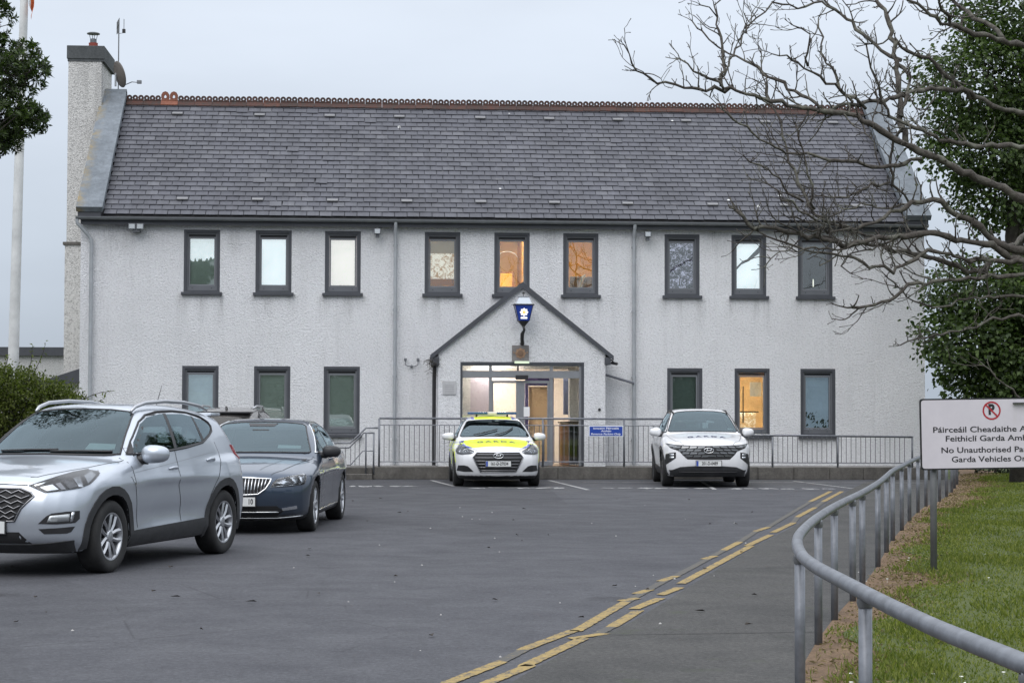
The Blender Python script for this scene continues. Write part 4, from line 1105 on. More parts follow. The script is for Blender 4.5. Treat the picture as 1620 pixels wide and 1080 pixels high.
NX4 = dict(TUC,
    low_top=[(2.05, 0.22), (2.18, 0.33), (2.225, 0.46), (2.235, 0.60), (2.225, 0.76), (2.19, 0.90), (2.11, 0.985), (1.80, 1.045), (1.45, 1.09), (1.05, 1.135), (0.6, 1.15), (-0.5, 1.13), (-1.5, 1.14), (-2.08, 1.13), (-2.18, 1.0), (-2.23, 0.86), (-2.26, 0.70), (-2.26, 0.50), (-2.18, 0.34)],
    W=[(0.15, 0.80), (0.22, 0.86), (0.32, 0.90), (0.42, 0.905), (0.55, 0.915), (0.70, 0.930), (0.82, 0.933), (0.92, 0.92), (1.0, 0.90), (1.07, 0.88), (1.15, 0.86), (1.3, 0.80)],
    bulge=[(1.34, 0.66, 0.45, 0.30, 0.016), (-1.34, 0.70, 0.45, 0.30, 0.022), (0.0, 0.70, 0.9, 0.12, -0.02)],
    xf=1.34, xr=-1.34, zw=0.36, ra=0.415, box=((-2.4, 2.35), (1.03,), (0.12, 1.75)))
# ---------------------------------------------------------------- car materials
def m_carpaint(name, col, metal=0.0, rough=0.35, flake=0.0, coat=1.0):
    b = MatB(name)
    c0 = Vector(col)
    pos = b.tc()
    n = b.noise(1.6, 4, 0.6)
    c = b.ramp(n, [(0.3, tuple(c0 * 0.97)), (0.7, tuple(c0 * 1.02))])
    # road film on the lower flanks, as on any car in use
    sx = b.node('ShaderNodeSeparateXYZ'); b.l.new(pos, sx.inputs[0])
    dirt = b.math('MULTIPLY', b.ramp(sx.outputs['Z'], [(0.25, 0.35), (0.62, 0.0)]), b.noise(5, 5, 0.7))
    c = b.mix(dirt, c, (0.10, 0.095, 0.09))
    b.base(c); b.set(Metallic=metal, Roughness=rough)
    b.p.inputs['Coat Weight'].default_value = coat; b.p.inputs['Coat Roughness'].default_value = 0.06
    return b.m
CARGLASS = glass_mat('car_glass', 0.08, (0.36, 0.45, 0.46), gcol=(0.74, 0.92, 1.0))
CARGLASSD = glass_mat('car_glass_dark', 0.04, (0.22, 0.25, 0.25))
LENS = glass_mat('lamp_lens', 0.04, (0.9, 0.92, 0.94))
TRIM = simple('black_trim', (0.020, 0.020, 0.022), 0.45, vary=0.2)
CLAD = simple('black_cladding', (0.030, 0.031, 0.033), 0.62, vary=0.25, vscale=9, bump=0.2, bscale=300)
RUBBER = simple('tyre_rubber', (0.018, 0.018, 0.018), 0.8, vary=0.35, vscale=8, bump=0.3, bscale=90)
CHROME = simple('chrome', (0.78, 0.79, 0.80), 0.12, metal=1.0)
DCHROME = simple('dark_chrome', (0.22, 0.22, 0.23), 0.25, metal=0.9)
ALLOY = simple('alloy', (0.50, 0.51, 0.53), 0.32, metal=0.85, vary=0.1)
ALLOYD = simple('alloy_dark', (0.05, 0.05, 0.055), 0.5, metal=0.3)
SEAT = simple('seat_cloth', (0.035, 0.035, 0.038), 0.9)
LINER = simple('cabin_lining', (0.022, 0.022, 0.024), 0.9)
HEADLIN = simple('headlining', (0.14, 0.14, 0.14), 0.9)
REFL = simple('reflector', (0.66, 0.68, 0.71), 0.22, metal=0.9)
REDL = simple('red_lens', (0.30, 0.01, 0.012), 0.15, coat=1)
ORANGE = simple('amber_lens', (0.6, 0.22, 0.03), 0.2)
PLATEW = simple('plate_white', (0.62, 0.63, 0.62), 0.45)
PLATEB = simple('plate_blue', (0.03, 0.07, 0.35), 0.45)
STICK = simple('paper_disc', (0.62, 0.66, 0.64), 0.8)
GAP = simple('panel_gap', (0.012, 0.012, 0.013), 0.7)

def resample(poly, d):
    out = []; n = len(poly)
    for i in range(n):
        a, b = np.array(poly[i], float), np.array(poly[(i + 1) % n], float)
        k = max(1, int(np.linalg.norm(b - a) / d))
        for j in range(k): out.append(a + (b - a) * j / k)
    return np.array(out)

class Car:
    def __init__(s, name, shape, loc, rz, label, cat, h=0.03):
        s.S = CarShape(shape); s.c = shape; s.h = h
        s.root = empty(name, (loc[0], loc[1], 0), R(rz))
        tag(s.root, label, cat)
        s.holes = []   # (poly, test) for glass openings
    # ---- surfaces laid on the body
    def surf(s, pts, view, res=0.05, off=0.004, skirt=0.012):
        p = np.asarray(pts, float)
        d, U, W = view_dir(view)
        if p.shape[1] == 3:
            p = np.stack([p[:, 0], p[:, 2]], 1) if view == 'side' else (np.stack([p[:, 1], p[:, 2]], 1) if view == 'rear' else (p[:, :2] if view == 'top' else np.stack([p @ U, p @ W], 1)))
        bd = resample(p, res)
        nb = len(bd)
        x0, y0 = bd.min(0); x1, y1 = bd.max(0)
        gx, gy = np.meshgrid(np.arange(x0 + res / 2, x1, res), np.arange(y0 + res / 2, y1, res))
        gi = np.stack([gx.ravel(), gy.ravel()], 1)
        if len(gi):
            gi = gi[sdf_poly(gi[:, 0], gi[:, 1], bd) < -res * 0.4]
        allp = np.concatenate([bd, gi]) if len(gi) else bd
        vo, _, fo, *_r = delaunay_2d_cdt([Vector(q) for q in allp], [(i, (i + 1) % nb) for i in range(nb)], [], 1, 1e-5)
        q = np.array([tuple(v_) for v_ in vo])
        O, D = view_pts(q, view)
        P, ok = s.S.project(O, D, 6.0)
        N = s.S.normals(P)
        if not ok.all():      # a sample that slips past the edge: keep its neighbours' depth
            good = np.where(ok)[0]
            for i in np.where(~ok)[0]:
                k = good[np.argmin(((q[good] - q[i]) ** 2).sum(1))] if len(good) else i
                t = (P[k] - O[k]) @ D / (D @ D); P[i] = O[i] + D * t; N[i] = N[k]
        F = [list(f_) for f_ in fo]
        # boundary edges of the triangulation
        cnt = {}
        for f_ in F:
            for a, b in zip(f_, f_[1:] + f_[:1]): cnt[(min(a, b), max(a, b))] = cnt.get((min(a, b), max(a, b)), 0) + 1
        top = P + N * off
        V = [tuple(v_) for v_ in top]
        # orient outwards
        if F:
            a, b, c = (top[i] for i in F[0][:3]); 
            if np.cross(b - a, c - a) @ N[F[0][0]] < 0: F = [f_[::-1] for f_ in F]
        bdset = {}
        Fs = []
        for f_ in F:
            for a, b in zip(f_, f_[1:] + f_[:1]):
                if cnt[(min(a, b), max(a, b))] == 1:
                    for k in (a, b):
                        if k not in bdset: bdset[k] = len(V); V.append(tuple(P[k] + N[k] * (off - skirt)))
                    Fs.append([b, a, bdset[a], bdset[b]])
        return V, F + Fs
    def patch(s, name, pts, view, mat, off=0.004, mirror=False, res=0.05, skirt=0.012, parent=None):
        V, F = s.surf(pts, view, res, off, skirt)
        out = []
        for m in ((1, -1) if mirror else (1,)):
            o = mesh_obj(name, [(v_[0], v_[1] * m, v_[2]) for v_ in V], F if m > 0 else [f_[::-1] for f_ in F], mat, parent or s.root, smooth=True)
            o.data.set_sharp_from_angle(angle=R(50)); out.append(o)
        return out[0] if len(out) == 1 else out
    def line(s, pts, view, off=0.004, res=0.04, close=False):
        p = np.asarray(pts, float)
        d, U, W = view_dir(view)
        if p.shape[1] == 3:
            p = np.stack([p[:, 0], p[:, 2]], 1) if view == 'side' else (np.stack([p[:, 1], p[:, 2]], 1) if view == 'rear' else (p[:, :2] if view == 'top' else np.stack([p @ U, p @ W], 1)))
        r_ = []
        m = len(p) if close else len(p) - 1
        for i in range(m):
            a, b = p[i], p[(i + 1) % len(p)]; k = max(1, int(np.linalg.norm(b - a) / res))
            for j in range(k): r_.append(a + (b - a) * j / k)
        r_.append(p[0] if close else p[-1])
        O, D = view_pts(np.array(r_), view)
        P, ok = s.S.project(O, D, 6.0); N = s.S.normals(P)
        return (P + N * off)[ok], N[ok]
    def gap(s, name, pts, view, w=0.007, mirror=False, mat=None, off=0.0015):
        P, N = s.line(pts, view, off)
        for m in ((1, -1) if mirror else (1,)):
            V = []; F = []
            for i in range(len(P)):
                t = P[min(i + 1, len(P) - 1)] - P[max(i - 1, 0)]; sd = np.cross(N[i], t); sd = sd / (np.linalg.norm(sd) + 1e-9) * w / 2
                for q in (P[i] + sd, P[i] - sd): V.append((q[0], q[1] * m, q[2]))
                if i: F.append((2 * i - 2, 2 * i - 1, 2 * i + 1, 2 * i))
            mesh_obj(name, V, F, mat or GAP, s.root)
    def bead(s, name, pts, view, r_, mat, mirror=False, off=0.003, close=False, parent=None, res=0.04, seg=6):
        P, N = s.line(pts, view, off, res, close)
        for m in ((1, -1) if mirror else (1,)):
            MB().tube([(q[0], q[1] * m, q[2]) for q in P], r_, seg).build(name, mat, parent or s.root, smooth=True)
    def band(s, name, poly, view, w, mat, off=0.002, mirror=False, res=0.04):
        """opaque border printed round a pane: runs inwards from the outline"""
        bd = resample(np.asarray(poly, float), res); n = len(bd)
        area = 0.5 * np.sum(bd[:, 0] * np.roll(bd[:, 1], -1) - np.roll(bd[:, 0], -1) * bd[:, 1])
        t = np.roll(bd, -1, 0) - np.roll(bd, 1, 0); t = t / (np.linalg.norm(t, axis=1, keepdims=True) + 1e-9)
        nn = np.stack([-t[:, 1], t[:, 0]], 1) * (1 if area > 0 else -1)
        inn = bd + nn * w
        O, D = view_pts(np.concatenate([bd, inn]), view)
        P, ok = s.S.project(O, D, 6.0); N = s.S.normals(P)
        if not ok.all():
            good = np.where(ok)[0]
            for i in np.where(~ok)[0]:
                k = good[np.argmin(((O[good] - O[i]) ** 2).sum(1))]; P[i] = O[i] + D * ((P[k] - O[k]) @ D); N[i] = N[k]
        P = P + N * off
        for m in ((1, -1) if mirror else (1,)):
            mesh_obj(name, [(q[0], q[1] * m, q[2]) for q in P], [(i, (i + 1) % n, n + (i + 1) % n, n + i) for i in range(n)], mat, s.root)
    # ---- shell
    def shell(s, paint, paint2=None, lining=True):
        P, F = s.S.mesh(s.h)
        c = P[F].mean(1)
        keep = np.ones(len(F), bool)
        for poly, view, zmin in s.holes:
            poly = np.asarray(poly, float)
            if view == 'side': ins = (sdf_poly(c[:, 0], c[:, 2], poly) < -0.012) & (np.abs(c[:, 1]) > 0.35)
            elif view == 'front': ins = (sdf_poly(c[:, 1], c[:, 2], poly) < -0.012) & (c[:, 0] > -0.3) & (c[:, 2] > zmin)
            else: ins = (sdf_poly(c[:, 1], c[:, 2], poly) < -0.012) & (c[:, 0] < -1.0) & (c[:, 2] > zmin)
            n_ = np.cross(P[F[:, 1]] - P[F[:, 0]], P[F[:, 2]] - P[F[:, 0]])
            n_ = n_ / (np.linalg.norm(n_, axis=1, keepdims=True) + 1e-12)
            if view == 'side': ins &= np.abs(n_[:, 1]) > 0.5
            else: ins &= np.abs(n_[:, 0]) > 0.3
            keep &= ~ins
        arch = np.zeros(len(F), bool)
        for xw in (s.c['xf'], s.c['xr']):
            arch |= (np.hypot(c[:, 0] - xw, c[:, 2] - s.c['zw']) < s.c['ra'] + 0.008) & (np.abs(c[:, 1]) < 0.98) & (np.abs(np.hypot(c[:, 0] - xw, c[:, 2] - s.c['zw']) - s.c['ra']) < 0.014)
            arch |= (np.hypot(c[:, 0] - xw, c[:, 2] - s.c['zw']) < s.c['ra']) & (np.abs(c[:, 1]) < s.c.get('arch_in', 0.55) + 0.03)
        under = (c[:, 2] < 0.24)
        def sub_(mask, nm, mat, shift=0.0, smooth=True):
            ff = F[mask]; u, inv = np.unique(ff, return_inverse=True)
            V = P[u]
            if shift: V = V + s.S.normals(V) * shift
            return mesh_obj(nm, V, inv.reshape(ff.shape), mat, s.root, smooth)
        body = sub_(keep & ~arch & ~under, 'body', paint)
        body.data.set_sharp_from_angle(angle=R(42))
        sub_(keep & (arch | under), 'underbody', TRIM)
        if lining:
            up = keep & ~arch & (c[:, 2] > 0.62) & (c[:, 0] < 1.25) & (c[:, 0] > -2.1)
            sub_(up & (c[:, 2] <= s.c['zbelt'] + 0.38), 'cabin_lining', LINER, -0.03)
            sub_(up & (c[:, 2] > s.c['zbelt'] + 0.38), 'headlining', HEADLIN, -0.03)
        return body
    def interior(s, zs=0.62, zt=1.02, xdash=0.75, hr=1.26):
        MB().box(-2.0, 1.3, -0.78, 0.78, zs - 0.25, zs - 0.22).build('floor', LINER, s.root)
        d = MB().prism([(xdash - 0.12, zs - 0.1), (xdash + 0.5, zs - 0.1), (xdash + 0.42, zt), (xdash + 0.1, zt + 0.03), (xdash - 0.1, zt - 0.03), (xdash - 0.2, zt - 0.2)], 1, -0.72, 0.72)
        for i, v_ in enumerate(d.v): pass
        d.build('dashboard', simple('dash_dark', (0.028, 0.028, 0.03), 0.75), s.root)
        for y in (-0.37, 0.37):
            m = MB().bevbox(-0.35, 0.2, y - 0.25, y + 0.25, zs - 0.2, zs + 0.02, 0.05).prism([(-0.28, zs), (-0.14, zs), (-0.36, hr - 0.14), (-0.48, hr - 0.15)], 1, y - 0.235, y + 0.235)
            so = m.build('seat', SEAT, s.root, autos=40)
            MB().bevbox(-0.52, -0.42, y - 0.125, y + 0.125, hr - 0.10, hr + 0.08, 0.035).build('headrest', SEAT, so)
        m = MB().bevbox(-1.2, -0.75, -0.66, 0.66, zs - 0.2, zs + 0.05, 0.05).prism([(-1.18, zs), (-1.05, zs), (-1.3, hr - 0.2), (-1.42, hr - 0.2)], 1, -0.64, 0.64)
        m.build('rear_seat', SEAT, s.root, autos=40)
        # right-hand drive wheel (driver on the car's right, y < 0)
        sw = MB(); cx, cy, cz = xdash - 0.32, -0.37, zt - 0.06
        pts = [(cx + 0.06 * math.sin(a) * 1.0, cy + 0.18 * math.cos(a), cz + 0.165 * math.sin(a)) for a in np.linspace(0, 2 * PI, 25)]
        sw.tube(pts, 0.014, 6, cap=False).tube([(cx, cy - 0.17, cz), (cx, cy + 0.17, cz)], 0.02, 6)
        sw.build('steering_wheel', SEAT, s.root, smooth=True)
        MB().bevbox(xdash - 0.42 + 0.05, xdash - 0.37 + 0.05, -0.12, 0.12, hr + 0.08, hr + 0.15, 0.02).build('rear_view_mirror', TRIM, s.root)
    # ---- wheels
    def wheels(s, r_=0.35, rim=0.222, wid=0.225, spokes=5, style='twin', track=None, mat=None):
        ym = track or 0.795
        ty = MB().lathe([(rim - 0.006, -wid * .40), (rim + 0.012, -wid * .49), (r_ - 0.05, -wid * .53), (r_ - 0.018, -wid * .49), (r_ - 0.003, -wid * .40), (r_, -wid * .2), (r_, wid * .2), (r_ - 0.003, wid * .40), (r_ - 0.018, wid * .49), (r_ - 0.05, wid * .53), (rim + 0.012, wid * .49), (rim - 0.006, wid * .40)], 48, axis=1, cap=False)
        me_t = ty.build('tyre', RUBBER, None, smooth=True)
        rm = MB()
        o_ = wid * 0.5
        rm.lathe([(rim - 0.004, -wid * .4), (rim - 0.012, -wid * .2), (rim - 0.03, 0.0), (rim - 0.022, o_ - 0.03), (rim - 0.008, o_ - 0.008), (rim + 0.006, o_ - 0.006), (rim + 0.008, o_ - 0.012), (rim - 0.002, o_ - 0.02)], 40, axis=1, cap=False)
        n_sp = spokes * 2
        for k in range(n_sp):
            a = 2 * PI * k / n_sp + 0.15
            if style == 'twin': a = 2 * PI * (k // 2) / spokes + (0.19 if k % 2 else -0.19)
            a2 = a if style != 'twin' else 2 * PI * (k // 2) / spokes + (0.40 if k % 2 else -0.40)
            w0, w1 = 0.017, 0.024
            def pt(rr, aa, dw, yy): return (rr * math.cos(aa) - dw * math.sin(aa), yy, rr * math.sin(aa) + dw * math.cos(aa))
            r0, r1 = 0.045, rim - 0.012
            am = (a + a2) / 2
            secs = [(r0, a, w0, o_ - 0.030), ((r0 + r1) / 2, am, w1 * 0.85, o_ - 0.018), (r1, a2, w1, o_ - 0.014)]
            V = []
            for rr, aa, ww, yy in secs: V += [pt(rr, aa, -ww, yy - 0.008), pt(rr, aa, 0, yy + 0.006), pt(rr, aa, ww, yy - 0.008), pt(rr, aa, ww * 0.6, yy - 0.05), pt(rr, aa, -ww * 0.6, yy - 0.05)]
            Fq = []
            for i in range(2):
                for j in range(5):
                    Fq.append((i * 5 + j, i * 5 + (j + 1) % 5, (i + 1) * 5 + (j + 1) % 5, (i + 1) * 5 + j))
            rm.add(V, Fq)
        rm.lathe([(0.06, o_ - 0.05), (0.062, o_ - 0.028), (0.05, o_ - 0.018), (0.001, o_ - 0.014)], 20, axis=1, cap=False)
        me_r = rm.build('rim', mat or ALLOY, None, autos=35)
        bd_ = MB().lathe([(rim - 0.02, -0.03), (0.001, -0.03)], 24, axis=1, cap=False).lathe([(0.145, 0.012), (0.15, 0.0), (0.001, 0.0)], 24, axis=1, cap=False).build('brake_disc', ALLOYD, None)
        first = True
        for xw in (s.c['xf'], s.c['xr']):
            for sd in (1, -1):
                Mw = Matrix.Translation((xw, sd * ym, r_)) @ (Matrix.Identity(4) if sd > 0 else Matrix.Rotation(PI, 4, 'Z'))
                w_ = inst('wheel', me_t, s.root, Mw)
                inst('rim', me_r, w_); inst('brake_disc', bd_, w_)
        for o in (me_t, me_r, bd_): bpy.data.objects.remove(o)
    def plate(s, text, x, z, w=0.52, hgt=0.112, tilt=0.0, align='CENTER', tx=0.02, blank=False):
        po = MB().bevbox(-0.008, 0.008, -w / 2, w / 2, -hgt / 2, hgt / 2, 0.003).build('number_plate', PLATEW, s.root)
        po.matrix_local = Matrix.Translation((x, 0, z)) @ Matrix.Rotation(tilt, 4, 'Y')
        MB().bevbox(-0.012, 0.004, -w / 2 - 0.012, w / 2 + 0.012, -hgt / 2 - 0.010, hgt / 2 + 0.010, 0.003).build('plate_surround', TRIM, po)
        MB().box(0.0085, 0.0095, -w / 2 + 0.004, -w / 2 + 0.044, -hgt / 2 + 0.004, hgt / 2 - 0.004).build('plate_band', PLATEB, po)
        if text:
            Mt = Matrix(((0, 0, 1, 0.0095), (1, 0, 0, tx), (0, 1, 0, 0), (0, 0, 0, 1)))
            text_mesh('plate_characters', text, 0.095, TRIM, po, Mt, bold=0.0022, sx=0.72 if align == 'CENTER' else 0.72, align=align, thick=0.0008)
    def hood_text(s, text, xc, wdt, hgt, mat, view='top'):
        cu = text_mesh('bonnet_lettering', text, 1.0, mat, s.root, Matrix.Identity(4), bold=0.03, thick=0.0)
        me = cu.data
        v_ = np.array([v.co[:] for v in me.vertices]); mn, mxx = v_.min(0), v_.max(0)
        u = (v_[:, 0] - mn[0]) / (mxx[0] - mn[0]) - 0.5; q = (v_[:, 1] - mn[1]) / (mxx[1] - mn[1]) - 0.5
        # spread the letters: readable from the nose, tops towards the windscreen
        O = np.stack([xc - q * hgt, u * wdt, np.full(len(u), 2.4)], 1)
        P, ok = s.S.project(O, np.array([0, 0, -1.0]), 4); N = s.S.normals(P); P = P + N * 0.004
        for i, v in enumerate(me.vertices): v.co = P[i]
        return cu
    def badge(s, x, z, w=0.19, hh=0.1, mat=None):
        mat = mat or CHROME
        b_ = MB()
        ring = [(x, w / 2 * math.cos(a), z + hh / 2 * math.sin(a)) for a in np.linspace(0, 2 * PI, 29)]
        b_.tube(ring, 0.0085, 6, cap=False)
        bo = b_.build('badge', mat, s.root, smooth=True)
        # slanted letter: two leaning strokes joined by a rising curve
        hh2 = hh * 0.36
        for sgn in (-1, 1):
            MB().tube([(x, sgn * w * 0.20 - w * 0.10, z - hh2), (x + 0.002, sgn * w * 0.20, z), (x, sgn * w * 0.20 + w * 0.10, z + hh2)], [0.007, 0.010, 0.007], 6).build('badge_stroke', mat, bo, smooth=True)
        MB().tube([(x, -w * 0.20 - 0.005, z - 0.010), (x + 0.002, 0, z + 0.002), (x, w * 0.20 + 0.005, z + 0.012)], 0.007, 6).build('badge_stroke', mat, bo, smooth=True)
    def mirrors(s, x, y, z, paint, size=(0.10, 0.125, 0.082), arm=None):
        for m in (1, -1):
            bm = bmesh.new(); bmesh.ops.create_uvsphere(bm, u_segments=20, v_segments=12, radius=1)
            for v in bm.verts:
                c = v.co
                e = 0.75
                c = Vector([math.copysign(abs(q) ** e, q) for q in c])
                xx = c.x * size[0] if c.x > 0 else c.x * size[0] * 0.45
                v.co = Vector((x + xx - 0.25 * abs(c.y) * size[1] * (1 if c.y * 1 > 0 else 0.1), m * (y + c.y * size[1]), z + c.z * size[2] * (1 - 0.12 * c.y)))
            bm.normal_update()
            if m < 0: bmesh.ops.reverse_faces(bm, faces=bm.faces[:])
            me = bpy.data.meshes.new('door_mirror'); bm.to_mesh(me); bm.free()
            me.polygons.foreach_set('use_smooth', [True] * len(me.polygons)); me.materials.append(paint)
            o = bpy.data.objects.new('door_mirror', me); COL.objects.link(o); o.parent = s.root
            a = arm or (x + 0.02, y - 0.2, z - 0.07)
            MB().tube([(a[0], m * (a[1] - 0.06), a[2]), (x, m * (y - size[1] * 0.5), z - size[2] * 0.75)], [0.05, 0.035], 8).build('mirror_arm', TRIM, o, smooth=True)
            MB().lathe([(0.001, 0), (size[2] * 0.8, 0)], 16, Matrix.Translation((x - size[0] * 0.46, m * y, z)) @ Matrix.Diagonal((1, 1.4, 1, 1)), axis=0, cap=False).build('mirror_glass', DCHROME, o)
    def handle(s, x, z, w=0.20, mat=None, mirror=True):
        P, N = s.line([(x - w / 2, z), (x - w * 0.25, z + 0.004), (x + w * 0.25, z + 0.004), (x + w / 2, z)], 'side', 0.026, 0.03)
        P[0] -= N[0] * 0.02; P[-1] -= N[-1] * 0.02
        for m in (1, -1):
            MB().tube([(q[0], q[1] * m, q[2]) for q in P], [0.010] + [0.014] * (len(P) - 2) + [0.010], 8).build('door_handle', mat, s.root, smooth=True)
    def glazing(s, ws, wins, rear, glass, side_glass=None, frit=0.0):
        """ws: half outline (y>=0) of the windscreen in front view; wins: side outlines; rear: half outline of back window"""
        full = list(ws) + [(-y, z) for y, z in reversed(ws) if y > 1e-3]
        s.holes.append((full, 'front', s.c['zbelt'] - 0.02))
        s.patch('windscreen', full, 'front', glass, 0.006, res=0.06, skirt=0.004)
        s.band('windscreen_border', full, 'front', 0.055, TRIM, 0.003)
        s.bead('windscreen_seal', full, 'front', 0.011, TRIM, close=True, off=0.004, res=0.06)
        for nm, poly in wins:
            s.holes.append((poly, 'side', 0))
            s.patch(nm, poly, 'side', side_glass or glass, 0.005, True, 0.06, 0.003)
            s.band('window_border', poly, 'side', 0.036, TRIM, 0.003, True)
        if rear:
            full = list(rear) + [(-y, z) for y, z in reversed(rear) if y > 1e-3]
            s.holes.append((full, 'rear', s.c['zbelt'] - 0.02))
            s.patch('rear_window', full, 'rear', side_glass or glass, 0.005, res=0.07, skirt=0.003)
            s.band('rear_window_border', full, 'rear', 0.05, TRIM, 0.003)

def frame_poly(outer, inner):
    """ring polygon: outer loop then inner loop reversed, joined by a seam"""
    return list(outer) + [outer[0]] + [inner[0]] + list(inner[::-1])
def arch_poly(xw, zw, r0, r1, a0, a1, n=16):
    A = np.radians(np.linspace(a0, a1, n))
    return [(xw + r1 * math.cos(a), zw + r1 * math.sin(a)) for a in A] + [(xw + r0 * math.cos(a), zw + r0 * math.sin(a)) for a in A[::-1]]
# ================================================================ the parked cars
SILVER = m_carpaint('silver_paint', (0.47, 0.51, 0.565), 0.55, 0.30)
DARKBLUE = m_carpaint('slate_blue_paint', (0.036, 0.056, 0.090), 0.45, 0.28)
WHITEC = m_carpaint('white_car_paint', (0.74, 0.745, 0.76), 0.0, 0.4)
BEIGE = m_carpaint('champagne_paint', (0.20, 0.19, 0.18), 0.5, 0.32)
HIVIS = simple('hi_vis_yellow', (0.72, 0.84, 0.01), 0.45, coat=0.5)
LIVBLUE = simple('livery_blue', (0.045, 0.060, 0.42), 0.4, coat=0.5)
LETTER = simple('lettering_blue', (0.02, 0.025, 0.09), 0.5)

def suv_common(C, paint, dlo, zsill=0.37):
    xf, xr, zw, ra = C.c['xf'], C.c['xr'], C.c['zw'], C.c['ra']
    C.patch('wheel_arch_trim', arch_poly(xf, zw, ra + 0.004, ra + 0.085, -12, 196), 'side', CLAD, 0.010, True, 0.06, 0.02)
    C.patch('wheel_arch_trim', arch_poly(xr, zw, ra + 0.004, ra + 0.085, -16, 192), 'side', CLAD, 0.010, True, 0.06, 0.02)
    C.patch('sill_trim', [(xf - ra - 0.04, zsill + 0.01), (xr + ra + 0.04, zsill + 0.055), (xr + ra + 0.04, 0.25), (xf - ra - 0.04, 0.23)], 'side', CLAD, 0.010, True, 0.07, 0.02)
    C.bead('window_trim', dlo, 'side', 0.010, TRIM, True, 0.004, True)
    C.band('window_surround', dlo, 'side', 0.062, TRIM, 0.002, True)

